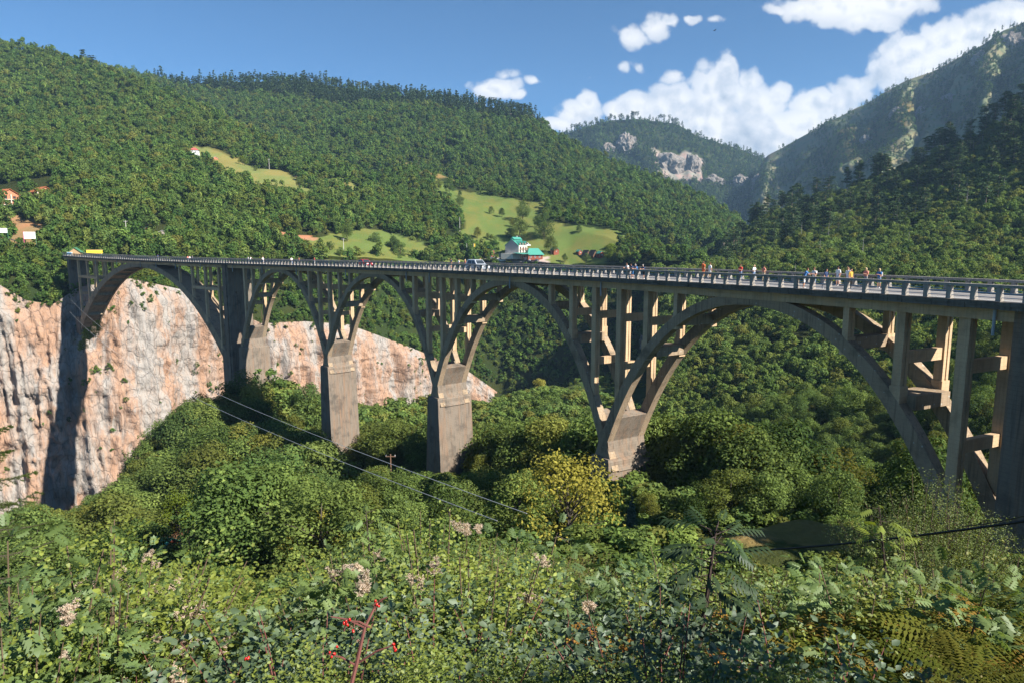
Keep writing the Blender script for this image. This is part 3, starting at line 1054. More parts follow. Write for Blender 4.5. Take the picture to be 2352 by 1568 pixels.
right_mtn = Hill('right_mountain', [1690, 1720, 1755, 1850, 1950, 2000, 2080, 2150, 2200, 2260, 2300, 2352, 2500, 2700],
                 [(660, [1150, 1100, 1050, 1000, 950, 900, 880, 860, 840, 820, 800, 780, 750, 720]),
                  ([560, 520, 480, 440, 400, 380, 340, 310, 290, 270, 250, 230, 160, 80], [1700, 1650, 1600, 1500, 1400, 1350, 1300, 1280, 1250, 1220, 1200, 1150, 1100, 1050]),
                  ([560, 455, 360, 308, 254, 228, 180, 153, 124, 90, 62, 44, -40, -120], [2200, 2200, 2150, 2100, 2000, 1950, 1900, 1850, 1800, 1750, 1720, 1680, 1600, 1500])],
                 nu=150, nv=110, relief=0.014, rscale=200, seed=21, tree_h=4.0, gully=0.02)
right_mtn.paint([([(1880, 330), (2000, 300), (2100, 240), (2140, 250), (2050, 330), (1930, 400)], DRY * 0.75 + FOREST * 0.3)], FOREST * 1.0 + STONE * 0.22 + GRASS * 0.3).build()

right_hill = Hill('right_hillside', [1500, 1560, 1640, 1700, 1760, 1850, 1950, 2050, 2150, 2250, 2352, 2550],
                  [([1320] * 12, [110, 106, 102, 98, 95, 92, 88, 84, 80, 76, 72, 66]),
                   ([1010] * 12, [205, 200, 190, 180, 172, 165, 155, 145, 135, 126, 117, 105]),
                   ([830, 800, 790, 790, 790, 790, 790, 790, 790, 790, 790, 790], [310, 305, 300, 292, 280, 265, 245, 225, 205, 187, 170, 150]),
                   ([660, 650, 640, 640, 640, 640, 640, 640, 640, 640, 640, 640], [410, 405, 400, 385, 365, 345, 325, 305, 292, 280, 270, 250]),
                   ([640, 615, 572, 520, 472, 432, 402, 366, 324, 278, 216, 100], [520, 560, 600, 630, 640, 640, 620, 600, 580, 560, 540, 500])],
                  nu=150, nv=130, relief=0.010, rscale=55, seed=33, tree_h=15.0, gully=0.003)
right_hill.paint([([(1960, 940), (2010, 950), (2010, 985), (1950, 975)], DRY)]).build()

# slope between the plateau and the top of the gorge wall
CL_PX = [-260, -100, 0, 60, 120, 180, 300, 430, 600, 700, 800, 950, 1080, 1150, 1260, 1400]
CL_Y = [640, 645, 655, 690, 700, 660, 640, 668, 742, 738, 745, 800, 855, 905, 960, 1010]
far_slope = Hill('gorge_slope', [-260, -100, 0, 120, 230, 300, 430, 600, 700, 800, 950, 1080, 1150, 1300, 1450, 1600, 1700, 1800],
                 [([1100] * 12 + [1300, 1300, 1250, 1200, 1150, 1100], [262, 280, 286, 294, 304, 314, 342, 373, 392, 410, 445, 470, 400, 350, 320, 300, 290, 280]),
                  ([655, 655, 672, 705, 668, 648, 672, 748, 745, 752, 806, 860, 910, 985, 1010, 1000, 960, 900], [238, 252, 258, 266, 274, 284, 312, 343, 362, 380, 415, 448, 455, 430, 400, 380, 375, 370]),
                  ([590, 590, 588, 592, 598, 606, 612, 616, 618, 618, 618, 618, 618, 620, 622, 628, 640, 655], [285, 294, 298, 302, 308, 316, 336, 378, 396, 416, 452, 478, 482, 480, 472, 466, 462, 460])],
                 nu=190, nv=90, relief=0.006, rscale=30, seed=41, back=False)
far_slope.paint([]).build()


# rock wall of the gorge
def rock_wall(name, px, ytop, Dtop, zbot, nu=460, nv=190, seed=0, amp=3.2, lean=0.05, label=None):
    pxs = np.linspace(px[0], px[-1], nu)
    yt = np.interp(pxs, px, ytop)
    Dt = np.interp(pxs, px, Dtop)
    u, v = ray(pxs, yt)
    X0, Y0, Z0 = u * Dt, Dt, v * Dt
    tx, ty = np.gradient(X0), np.gradient(Y0)
    L = np.hypot(tx, ty)
    nx, ny = ty / L, -tx / L                     # towards the camera side
    k = np.ones(21) / 21
    nx = np.convolve(np.pad(nx, 10, mode='edge'), k, 'valid')
    ny = np.convolve(np.pad(ny, 10, mode='edge'), k, 'valid')
    t = np.linspace(0, 1, nv)[:, None]
    zb = np.interp(pxs, px, zbot) if hasattr(zbot, '__len__') else zbot
    Z = Z0 + (zb - Z0) * t
    along = np.cumsum(L)
    A = np.broadcast_to(along, Z.shape)
    H = Z0 - Z
    big = fbm(A / 26.0, Z / 70.0, seed=seed, oct=3)
    ribs = fbm(A / 7.5 + 0.25 * big, Z / 42.0, seed=seed + 3, oct=5, gain=0.55, ridge=True)
    ledg = fbm(A / 40.0, Z / 6.5, seed=seed + 6, oct=4, gain=0.55, ridge=True)
    fine = fbm(A / 1.9, Z / 5.5, seed=seed + 9, oct=3)
    dsp = amp * (1.7 * big + 0.70 * ribs + 0.16 * ledg + 0.30 * fine)
    # stepped blocks: quantise part of the relief so that facets and overhangs appear
    q = 1.5
    dsp = 0.6 * dsp + 0.4 * (np.floor(dsp / q) + np.clip((dsp / q - np.floor(dsp / q)) * 4 - 1.5, 0, 1)) * q
    top_fade = np.clip(t * 14, 0, 1)
    dsp = dsp * top_fade + H * lean
    X = X0 + nx * dsp
    Y = Y0 + ny * dsp
    V = np.stack([X, Y, Z], -1)
    idx = np.arange(nv * nu).reshape(nv, nu)
    F = np.stack([idx[:-1, :-1], idx[:-1, 1:], idx[1:, 1:], idx[1:, :-1]], -1).reshape(-1, 4)
    me = mesh_np(name, V.reshape(-1, 3), F, [M['rock']], smooth=False)
    o = obj(name, me, kind='structure')
    if label:
        o['label'] = label
    return V


wallV = rock_wall('gorge_cliff', CL_PX, CL_Y, [236, 250, 256, 260, 263, 268, 280, 308, 340, 358, 376, 412, 446, 455, 440, 420], -160.0, seed=60)

# near bank: one sheet from the camera's slope to the brink of the gorge
ctrl = []
for az in (-60, -38, -20, 0, 20, 38, 60):
    for r, z in ((0.8, -1.85), (2.2, -2.5), (4, -3.9), (7, -6.0), (12, -9.0), (20, -13.0), (30, -17.2)):
        f = 1.0 if az < 30 else 0.93
        ctrl.append((r * math.sin(R(az)), r * math.cos(R(az)), z * f))
for (x, y, z) in ((0, -4, -1.5), (-8, -6, -1.2), (8, -6, -0.8), (-25, -10, -4), (25, -10, -2.0), (0, -40, 2), (60, -20, 0), (-60, -20, -12), (-50, 5, -17), (-70, 30, -30)):
    ctrl.append((x, y, z))
for s_, o_, z in ((45.5, 4, -33.5), (89.3, 4, -43.5), (133.1, 4, -55.5), (176.9, 4, -43), (183, 4, -44), (2, 4, -23.5), (-10, 4, -17), (-25, 4, -9), (24, 4, -29.5), (67, 4, -38.5), (111, 4, -48), (155, 4, -51), (160, -25, -54), (140, -30, -56), (100, -30, -52), (60, 30, -44), (100, 40, -58), (20, 30, -32), (-5, 35, -26), (130, 45, -66), (165, 30, -62), (40, 60, -48), (0, 60, -32)):
    p = B(s_, o_, 0)
    ctrl.append((p.x, p.y, z))
for (px, py, D) in ((365, 1285, 112), (450, 1240, 116), (560, 1290, 90), (1760, 1225, 52), (1900, 1215, 50), (300, 1200, 140), (50, 1195, 150), (150, 1195, 160), (230, 1180, 165), (-100, 1260, 140), (100, 1320, 105), (700, 1250, 85), (430, 1130, 150), (1100, 1180, 85), (150, 1400, 70)):
    p = P(px, py, D)
    ctrl.append(tuple(p))
ctrl = np.array(ctrl, float)


def tps_fit(c):
    n = len(c)
    d = np.hypot(c[:, None, 0] - c[None, :, 0], c[:, None, 1] - c[None, :, 1])
    K = np.sqrt(d * d + 4.0)                       # multiquadric, stable
    A = np.zeros((n + 1, n + 1))
    A[:n, :n] = K + np.eye(n) * -0.15
    A[:n, n] = 1
    A[n, :n] = 1
    return np.linalg.solve(A, np.concatenate([c[:, 2], [0]]))


_w = tps_fit(ctrl)
_R0 = B(187.5, 4, 0)


def bank_z(x, y):
    x, y = np.asarray(x, float), np.asarray(y, float)
    r = np.zeros_like(x) + _w[-1]
    for (cx, cy_, cz), w in zip(ctrl, _w[:-1]):
        r = r + w * np.sqrt((x - cx) ** 2 + (y - cy_) ** 2 + 4.0)
    rr = np.hypot(x, y)
    r = r + fbm(x / 9.0, y / 9.0, seed=71, oct=4) * np.clip(rr / 40.0, 0.08, 1.1)
    g = (x - _R0.x) * -0.77 + (y - _R0.y) * 0.64
    drop = np.clip(g / 34.0, 0, 1)
    r = r - drop * drop * (3 - 2 * drop) * 110.0
    return r


gx = np.concatenate([np.linspace(-260, -40, 90)[:-1], np.linspace(-40, 45, 120)[:-1], np.linspace(45, 170, 50)])
gy = np.concatenate([np.linspace(-60, -8, 20)[:-1], np.linspace(-8, 70, 120)[:-1], np.linspace(70, 330, 100)])
GX, GY = np.meshgrid(gx, gy)
GZ = bank_z(GX, GY)
bcol = np.broadcast_to(FOREST * 1.6, GX.shape + (3,)).copy()


def near_disc(cx, cy_, rad):
    return np.hypot(GX - cx, GY - cy_) + fbm(GX / 4, GY / 4, seed=5) * rad * 0.35 < rad


for (px, py, D, rad, c) in ((450, 1235, 116, 11, DIRT * 0.6), (420, 1260, 112, 7, DIRT * 0.7), (1780, 1215, 52, 9, DRY * 0.75 + GRASS * .2), (1880, 1205, 51, 8, DRY * 0.75 + GRASS * .2), (1700, 1225, 52, 6, DRY * .6 + GRASS * .3), (550, 1290, 92, 10, DRY * 0.5 + GRASS * 0.4), (950, 1075, 105, 9, GRASS * .8 + DRY * .2)):
    p = P(px, py, D)
    bcol[near_disc(p.x, p.y, rad)] = c
idx = np.arange(GX.size).reshape(GX.shape)
F = np.stack([idx[:-1, :-1], idx[:-1, 1:], idx[1:, 1:], idx[1:, :-1]], -1).reshape(-1, 4)
me = mesh_np('near_bank', np.stack([GX, GY, GZ], -1).reshape(-1, 3), F, [M['ground']], smooth=True, attrs={'col': ('POINT', bcol.reshape(-1, 3))})
obj('near_bank', me, kind='structure')
# ground sheet reaching the horizon, far below the gorge rim
gr = MB()
gr.add([(-30000, -30000, -175), (30000, -30000, -175), (30000, 30000, -175), (-30000, 30000, -175)], [(0, 1, 2, 3)])
go = gr.obj('valley_ground', plain('valley_floor', (0.06, 0.075, 0.04), 1.0, 0.4, 0.02))
go['kind'] = 'structure'
# river at the bottom of the gorge
rv = MB()
_ru, _rn = Vector((0.64, 0.77, 0)), Vector((-0.77, 0.64, 0))
rc = Vector((_R0.x, _R0.y, 0)) + _rn * 62
for k in range(-12, 12):
    for kk in (0, 1):
        pass
vs, fs = [], []
for k in range(-12, 13):
    c0 = rc + _ru * (k * 25) + _rn * (6 * math.sin(k * .9))
    vs += [c0 - _rn * 14 + Vector((0, 0, -152)), c0 + _rn * 14 + Vector((0, 0, -152))]
for k in range(24):
    fs.append((2 * k, 2 * k + 1, 2 * k + 3, 2 * k + 2))
rv.add(vs, fs)
ro = rv.obj('river', plain('river_water', (0.03, 0.10, 0.09), 0.12, 0.3, 0.2, spec=0.5))
ro['kind'] = 'structure'
# ------------------------------------------------------------------ foliage prototypes
GREENS = [(0.075, 0.130, 0.040), (0.108, 0.168, 0.045), (0.140, 0.190, 0.050), (0.088, 0.145, 0.048), (0.165, 0.205, 0.052)]
M['leaf_tree'] = leaf_mat('leaf_tree', GREENS, 0.32, 0.6, objvar=0.5, warm=(0.17, 0.14, 0.025), warm_amt=0.55)
M['leaf_far'] = leaf_mat('leaf_far', [(0.062, 0.128, 0.034), (0.086, 0.160, 0.038), (0.110, 0.178, 0.040), (0.070, 0.138, 0.038), (0.140, 0.195, 0.042)], 0.25, 0.55, objvar=0.5, warm=(0.15, 0.13, 0.025), warm_amt=0.5)
M['leaf_sunny'] = leaf_mat('leaf_sunny', [(0.110, 0.180, 0.048), (0.135, 0.205, 0.052), (0.160, 0.220, 0.054), (0.100, 0.172, 0.054), (0.185, 0.228, 0.056)], 0.3, 0.5, objvar=0.45, warm=(0.20, 0.16, 0.04), warm_amt=0.5)  # brighter copy of the far foliage, sunlight put into its colour
M['leaf_pine'] = leaf_mat('leaf_pine', [(0.052, 0.090, 0.044), (0.064, 0.104, 0.046), (0.076, 0.116, 0.048)], 0.12, 0.6, objvar=0.35)
M['leaf_spruce'] = leaf_mat('leaf_spruce', [(0.060, 0.098, 0.072), (0.070, 0.108, 0.068)], 0.12, 0.6, objvar=0.3)
M['leaf_yellow'] = leaf_mat('leaf_yellow', [(0.36, 0.33, 0.065), (0.33, 0.32, 0.07)], 0.35, 0.5, objvar=0.2)
M['leaf_lime'] = leaf_mat('leaf_lime', [(0.115, 0.17, 0.022), (0.15, 0.20, 0.028)], 0.4, 0.55, objvar=0.3)
M['bark'] = plain('bark', (0.085, 0.070, 0.055), 0.95, 0.5, 4.0)
M['bark_pine'] = plain('bark_pine', (0.30, 0.23, 0.18), 0.95, 0.5, 4.0)
M['dead_wood'] = plain('dead_wood', (0.34, 0.32, 0.30), 0.9, 0.4, 4.0)


def leaf_cards(pos, nrm, size, rng, aspect=0.62, bend=0.25):
    """diamond leaf clumps: (n,3) positions and normals -> verts (4n,3), faces (2n,3)"""
    n = len(pos)
    nrm = nrm / (np.linalg.norm(nrm, axis=1, keepdims=True) + 1e-9)
    r = rng.normal(size=(n, 3))
    t = np.cross(nrm, r)
    t /= np.linalg.norm(t, axis=1, keepdims=True) + 1e-9
    b = np.cross(nrm, t)
    s = (size * (0.65 + 0.7 * rng.random(n)))[:, None]
    v0 = pos - t * s * 0.5
    v2 = pos + t * s * 0.5 - nrm * s * bend
    v1 = pos + b * s * aspect * 0.5 - nrm * s * bend * 0.25
    v3 = pos - b * s * aspect * 0.5 - nrm * s * bend * 0.25
    V = np.stack([v0, v1, v2, v3], 1).reshape(-1, 3)
    k = np.arange(n)[:, None] * 4
    F = np.concatenate([k + np.array([[0, 1, 3]]), k + np.array([[1, 2, 3]])], 1).reshape(-1, 3)
    return V, F


def crown_points(rng, n, H, Rr, z0, lobes, shell=0.55, flat=1.0, top=1.0):
    """leaf points grouped into uneven lobes filling a crown of height H above z0 and radius Rr"""
    c, rad, tn = [], [], []
    for i in range(lobes):
        zz = rng.random() ** 0.85
        prof = math.sin(math.pi * min(1, 0.16 + 0.80 * zz) ** top) ** 0.7
        a = rng.random() * 2 * math.pi
        rr = Rr * prof * (0.35 + 0.55 * math.sqrt(rng.random()))
        c.append((math.cos(a) * rr, math.sin(a) * rr, z0 + H * (0.10 + 0.80 * zz)))
        rad.append(Rr * (0.24 + 0.24 * rng.random()) * (0.75 + 0.35 * prof))
        tn.append(0.35 + 0.65 * rng.random())
    c, rad, tn = np.array(c), np.array(rad), np.array(tn)
    w = rad ** 2
    k = rng.choice(lobes, n, p=w / w.sum())
    d = rng.normal(size=(n, 3))
    d /= np.linalg.norm(d, axis=1, keepdims=True)
    d[:, 2] = np.where(rng.random(n) < 0.35, np.abs(d[:, 2]), d[:, 2])
    rr = (shell + (1.05 - shell) * rng.random(n) ** 0.6)
    pos = c[k] + d * (rad[k] * rr)[:, None] * np.array([1, 1, flat * 0.85])
    nrm = d * 0.9 + np.array([0, 0, 0.55]) + rng.normal(size=(n, 3)) * 0.45
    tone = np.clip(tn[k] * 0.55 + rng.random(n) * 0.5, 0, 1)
    return pos, nrm, tone, c, rad


def trunk_mesh(name, H, r0, targets, mat, lean=0.0, n=6, seed=0, limbs=9, from_f=0.3):
    rg = random.Random(seed)
    mb = MB()
    pts = [Vector((lean * t * H + 0.05 * H * 0.2 * math.sin(3 * t + seed), 0.03 * H * math.sin(2.2 * t + seed * 2), H * t - 0.4)) for t in (0, .2, .4, .6, .8, 1.0)]
    mb.tube(pts, [r0 * (1 - 0.85 * t) for t in (0, .2, .4, .6, .8, 1.0)], n)
    for i in range(min(limbs, len(targets))):
        tg = Vector(targets[i])
        f = max(from_f, min(0.85, (tg.z / H) * 0.62))
        b = pts[0].lerp(pts[-1], f)
        m = b.lerp(tg, 0.5) + Vector((0, 0, 0.04 * H))
        mb.tube([b, m, tg], [r0 * .38, r0 * .24, r0 * .07], 5, cap=False)
    return mb.mesh(name, mat, smooth=True)


def make_broadleaf(seed, H, Rr, n, lobes, size, mat, z0f=0.16, top=1.0, trunk=True, limbs=10):
    rng = np.random.default_rng(seed)
    pos, nrm, tone, c, rad = crown_points(rng, n, H * (1 - z0f), Rr, H * z0f, lobes, top=top)
    V, F = leaf_cards(pos, nrm, size, rng)
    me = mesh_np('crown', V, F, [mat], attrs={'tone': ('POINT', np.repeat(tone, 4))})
    order = np.argsort(-rad)
    tm = trunk_mesh('trunk', H * 0.8, H * 0.022, [tuple(c[i]) for i in order], M['bark'], seed=seed, limbs=limbs) if trunk else None
    return me, tm


def make_pine(seed, H, n, size, mat, bare=0.45, spread=0.20, plates=9, conical=0.0):
    rng = np.random.default_rng(seed)
    P_, N_, T_ = [], [], []
    targets = []
    per = n // plates
    for i in range(plates):
        t = (i + 0.5 * rng.random()) / plates
        z = H * (bare + (1 - bare) * (0.06 + 0.92 * t))
        wid = H * spread * ((1 - t) ** 0.5 * 0.85 + 0.22) if conical else H * spread * (0.55 + 0.6 * math.sin(math.pi * (0.2 + 0.7 * t)))
        nb = rng.integers(2, 4)
        for b in range(nb):
            a = rng.random() * 2 * math.pi
            rr = wid * (0.35 + 0.4 * rng.random())
            cx, cy_ = math.cos(a) * rr, math.sin(a) * rr
            targets.append((cx, cy_, z - 0.01 * H))
            m = per // nb
            d = rng.normal(size=(m, 3)) * np.array([wid * 0.30, wid * 0.30, H * 0.011])
            P_.append(np.array([cx, cy_, z]) + d)
            N_.append(np.array([0, 0, 1.0]) + rng.normal(size=(m, 3)) * 0.45)
            T_.append(np.clip(0.3 + 0.5 * rng.random() + 0.35 * rng.random(m), 0, 1))
    V, F = leaf_cards(np.concatenate(P_), np.concatenate(N_), size, rng, 0.5, 0.15)
    me = mesh_np('crown', V, F, [mat], attrs={'tone': ('POINT', np.repeat(np.concatenate(T_), 4))})
    mb = MB()
    bend = rng.normal() * 0.015
    mb.tube([(bend * H * t * t, 0, H * t - 0.6) for t in (0, .3, .6, .85, .98)], [H * 0.014 * (1 - .75 * t) for t in (0, .3, .6, .85, .98)], 6)
    for tg in targets:
        mb.tube([(0, 0, tg[2] - 0.02 * H), (tg[0], tg[1], tg[2])], [H * .004, H * .0015], 4, cap=False)
    return me, mb.mesh('trunk', M['bark_pine'], smooth=True)


def make_spruce(seed, H, n, size, mat, rad=0.19, base=0.06):
    rng = np.random.default_rng(seed)
    z = H * (base + (0.99 - base) * (1 - np.sqrt(rng.random(n))))
    tier = np.round(z / (H * 0.055)) * (H * 0.055)
    z = tier + rng.normal(size=n) * H * 0.007
    rmax = H * rad * (1 - z / H) ** 0.85 * (0.82 + 0.3 * rng.random(n))
    a = rng.random(n) * 2 * math.pi
    fr = np.sqrt(rng.random(n))
    pos = np.stack([np.cos(a) * rmax * fr, np.sin(a) * rmax * fr, z - fr * rmax * 0.28], 1)
    nrm = np.stack([np.cos(a) * 0.5, np.sin(a) * 0.5, np.ones(n)], 1) + rng.normal(size=(n, 3)) * 0.35
    V, F = leaf_cards(pos, nrm, size, rng, 0.45, 0.2)
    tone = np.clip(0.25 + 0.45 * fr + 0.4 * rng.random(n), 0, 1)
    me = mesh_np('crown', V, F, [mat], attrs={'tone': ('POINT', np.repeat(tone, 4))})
    mb = MB()
    mb.tube([(0, 0, -0.4), (0, 0, H * .5), (0, 0, H * .97)], [H * .016, H * .009, H * .002], 6)
    return me, mb.mesh('trunk', M['bark'], smooth=True)


def make_snag(seed, H):
    rg = random.Random(seed)
    mb = MB()
    mb.tube([(0, 0, -0.5), (0.01 * H, 0, H * .4), (0.015 * H, 0.01 * H, H)], [H * .014, H * .009, H * .003], 6)
    for k in range(14):
        z = H * rg.uniform(.35, .97)
        a = rg.uniform(0, 6.28)
        L = H * rg.uniform(.04, .13) * (1.25 - z / H)
        mb.tube([(0.012 * H, 0, z), (math.cos(a) * L, math.sin(a) * L, z + L * rg.uniform(-.25, .3))], [H * .0045, H * .0018], 4, cap=False)
    return mb.mesh('trunk', M['dead_wood'])


# distant crowns (few faces) and nearer trees (leaf clumps)
FARB = [make_broadleaf(100 + i, 9.0, 3.9, 430, 9 + i, 1.05, M['leaf_far'], z0f=0.08, trunk=False)[0] for i in range(4)]
FARS = [make_broadleaf(110 + i, 9.0, 3.9, 620, 11 + i, 0.85, M['leaf_sunny'], z0f=0.06, trunk=False)[0] for i in range(4)]
BUSH = [make_broadleaf(115 + i, 2.6, 1.7, 620, 9, 0.30, M['leaf_sunny'], z0f=0.0, trunk=False)[0] for i in range(3)]
FARP = [make_pine(120 + i, 15.0, 260, 1.5, M['leaf_pine'], bare=.30, spread=.15, plates=7, conical=1) for i in range(2)]
UMBR = [make_pine(130 + i, 17.0, 420, 1.35, M['leaf_pine'], bare=.50, spread=.19, plates=6) for i in range(3)]
PINE = [make_pine(140 + i, 21.0, 1500, 0.95, M['leaf_pine'], bare=.36, spread=.155, plates=11, conical=i % 2) for i in range(3)]
TREE = [make_broadleaf(200 + i, 11.0, 4.4, 5600, 24 + 2 * i, 0.36, M['leaf_tree'], z0f=0.10 + 0.03 * (i % 3), top=(1.0, 0.8, 1.25)[i % 3]) for i in range(5)]
SPRUCE = [make_spruce(240 + i, 10.0, 2600, 0.55, M['leaf_spruce']) for i in range(2)]
SNAG = [make_snag(250 + i, 16.0) for i in range(3)]


# ------------------------------------------------------------------ forests as one mass: points with instances
def forest_group():
    ng = bpy.data.node_groups.new('forest_scatter', 'GeometryNodeTree')
    ng.interface.new_socket('Geometry', in_out='INPUT', socket_type='NodeSocketGeometry')
    ng.interface.new_socket('Geometry', in_out='OUTPUT', socket_type='NodeSocketGeometry')
    return ng


def scatter_stuff(name, label, pts, scl, meshes, rng, variant=None, tilt=0.06):
    """one 'stuff' object: a point per plant, the crowns placed by geometry nodes"""
    n = len(pts)
    me = bpy.data.meshes.new(name)
    me.vertices.add(n)
    me.vertices.foreach_set('co', np.asarray(pts, np.float32).ravel())
    a = me.attributes.new('scl', 'FLOAT_VECTOR', 'POINT')
    a.data.foreach_set('vector', np.asarray(scl, np.float32).ravel())
    a = me.attributes.new('rot', 'FLOAT_VECTOR', 'POINT')
    rot = np.stack([rng.normal(size=n) * tilt, rng.normal(size=n) * tilt, rng.random(n) * 6.283], 1)
    a.data.foreach_set('vector', rot.astype(np.float32).ravel())
    a = me.attributes.new('idx', 'INT', 'POINT')
    a.data.foreach_set('value', np.asarray(variant if variant is not None else rng.integers(0, len(meshes), n), np.int32))
    ng = forest_group()
    nd, ln = ng.nodes, ng.links
    gi, go_ = nd.new('NodeGroupInput'), nd.new('NodeGroupOutput')
    join = nd.new('GeometryNodeJoinGeometry')
    # geometry is appended in reverse link order, so link last variant first
    for m in reversed(meshes):
        po = bpy.data.objects.new(name + '_leaf_source', m)
        oi = nd.new('GeometryNodeObjectInfo')
        oi.inputs['Object'].default_value = po
        oi.inputs['As Instance'].default_value = True
        ln.new(oi.outputs['Geometry'], join.inputs[0])
    iop = nd.new('GeometryNodeInstanceOnPoints')
    iop.inputs['Pick Instance'].default_value = True

    def named(nm, typ):
        q = nd.new('GeometryNodeInputNamedAttribute')
        q.data_type = typ
        q.inputs['Name'].default_value = nm
        return q.outputs[0]
    m2p = nd.new('GeometryNodeMeshToPoints')
    ln.new(gi.outputs[0], m2p.inputs['Mesh'])
    ln.new(m2p.outputs[0], iop.inputs['Points'])
    ln.new(join.outputs[0], iop.inputs['Instance'])
    ln.new(named('idx', 'INT'), iop.inputs['Instance Index'])
    ln.new(named('rot', 'FLOAT_VECTOR'), iop.inputs['Rotation'])
    ln.new(named('scl', 'FLOAT_VECTOR'), iop.inputs['Scale'])
    ln.new(iop.outputs[0], go_.inputs[0])
    o = obj(name, me, kind='stuff')
    o['label'] = label
    md = o.modifiers.new('scatter', 'NODES')
    md.node_group = ng
    return o


def rscale(rng, n, a, b, zf=(0.85, 1.25)):
    s = a + (b - a) * rng.random(n)
    return np.stack([s, s, s * (zf[0] + (zf[1] - zf[0]) * rng.random(n))], 1)


rg = np.random.default_rng(500)
NO_TREES_L = [MEADOW_UP, MEADOW_UP2, MEADOW_LOW, DIRT_PATCH]
# left hillside
p, px, py = left_hill.scatter(1 / 19.0, rg, NO_TREES_L + CLEAR_L)
ind = in_poly(px, py, DIRT_LEFT)
kp = ~ind | (rg.random(len(p)) < .3)
p = p[kp]
scatter_stuff('left_hillside_forest', 'dense green broadleaf forest covering the left hillside', p, rscale(rg, len(p), .38, 1.2, (.8, 1.45)), FARB + FARS[:2], rg)
p, px, py = plateau.scatter(1 / 30.0, rg, [MEADOW_MAIN, MEADOW_LOW, MEADOW_TOP, PARKING])
scatter_stuff('plateau_forest', 'green broadleaf woods around the plateau meadow', p, rscale(rg, len(p), .5, 1.0), FARB, rg)
p, px, py = mid_mtn.scatter(1 / 34.0, rg, [[(905, 375), (960, 374), (1000, 392), (940, 394)]])
band = (py < np.interp(px, [0, 400, 700, 900, 1240, 1300], [0, 205, 225, 255, 290, 0]))
v = np.where(band & (rg.random(len(p)) < .8), 4 + rg.integers(0, 2, len(p)), rg.integers(0, 4, len(p)))
scatter_stuff('mountain_forest', 'dark green forest covering the long mountain behind the meadow', p, rscale(rg, len(p), .5, 1.4, (.8, 1.4)), FARB + [q[0] for q in FARP], rg, v)
p, px, py = far_mtn.scatter(1 / 75.0, rg, [[(1500, 330), (1560, 335), (1615, 355), (1612, 408), (1560, 396), (1520, 398)]], vmin=.35)
v = np.where(rg.random(len(p)) < .5, 4 + rg.integers(0, 2, len(p)), rg.integers(0, 4, len(p)))
scatter_stuff('far_mountain_forest', 'hazy forest on the distant mountain in the gap of the valley', p, rscale(rg, len(p), .9, 1.5), FARB + [q[0] for q in FARP], rg, v)
p, px, py = right_mtn.scatter(1 / 80.0, rg, [], vmin=.25)
dn = fbm(px / 45.0, py / 30.0, seed=77, oct=3)
kp = dn + rg.normal(size=len(p)) * .45 > -0.12
p = p[kp]
v = np.where(rg.random(len(p)) < .5, 4 + rg.integers(0, 2, len(p)), rg.integers(0, 4, len(p)))
scatter_stuff('right_mountain_forest', 'thin hazy forest on the steep rocky mountain at the right', p, rscale(rg, len(p), .6, 1.15), FARB + [q[0] for q in FARP], rg, v)
p, px, py = right_hill.scatter(1 / 16.0, rg, [[(1960, 940), (2010, 950), (2010, 985), (1950, 975)]], vmin=.05)
sz = np.clip(np.interp(p[:, 1], [80, 200, 400, 650], [.5, .6, .75, .85]), .4, 1)
scatter_stuff('right_hillside_forest', 'green broadleaf forest on the right hillside behind the bridge', p, rscale(rg, len(p), .7, 1.3) * sz[:, None], FARS + [q[0] for q in TREE], rg, np.where(p[:, 1] < 185, 4 + rg.integers(0, 5, len(p)), rg.integers(0, 4, len(p))))
p, px, py = far_slope.scatter(1 / 15.0, rg, [[(-100, 660), (190, 720), (190, 1500), (-100, 1500)]], vmin=.50)
p2, px2, py2 = far_slope.scatter(1 / 18.0, rg, [[(-300, 600), (1170, 600), (1170, 1600), (-300, 1600)]], vmin=.2, vmax=.5)
p = np.concatenate([p, p2])
scatter_stuff('gorge_slope_forest', 'green trees and scrub on the slope above the gorge cliff', p, rscale(rg, len(p), .35, .8), FARB, rg)
# ------------------------------------------------------------------ near plants with real leaves
M['leaf_ash'] = leaf_mat('leaf_ash', [(0.125, 0.195, 0.052), (0.150, 0.215, 0.055), (0.105, 0.175, 0.060)], 0.34, 0.5, 0.035, objvar=0.35)
M['leaf_ovate'] = leaf_mat('leaf_ovate', [(0.200, 0.255, 0.034), (0.150, 0.215, 0.036), (0.240, 0.275, 0.038)], 0.38, 0.55, 0.03, objvar=0.35)
M['leaf_bramble'] = leaf_mat('leaf_bramble', [(0.085, 0.135, 0.062), (0.100, 0.150, 0.060)], 0.25, 0.5, 0.05, objvar=0.35)
M['leaf_small'] = leaf_mat('leaf_small', [(0.095, 0.155, 0.040), (0.130, 0.185, 0.044), (0.160, 0.195, 0.044), (0.082, 0.140, 0.046)], 0.33, 0.6, 0.02, objvar=0.5, warm=(0.20, 0.13, 0.02), warm_amt=0.7)
M['leaf_ash_shaded'] = leaf_mat('leaf_ash_shaded', [(0.028, 0.055, 0.016), (0.032, 0.060, 0.018)], 0.2, 0.4, 0.03, objvar=0.2)  # ash leaves seen backlit: their shade is put into a darker green
M['fern_green'] = leaf_mat('fern_green', [(0.10, 0.125, 0.022), (0.14, 0.14, 0.03)], 0.35, 0.5, objvar=0.4, warm=(0.33, 0.19, 0.05), warm_amt=0.8)
M['fern_rust'] = leaf_mat('fern_rust', [(0.30, 0.12, 0.03), (0.34, 0.19, 0.05)], 0.3, 0.5, objvar=0.3)
M['stem'] = plain('stem', (0.12, 0.085, 0.055), 0.9, 0.4, 6.0)
M['stem_red'] = plain('stem_red', (0.16, 0.06, 0.05), 0.8, 0.4, 6.0)
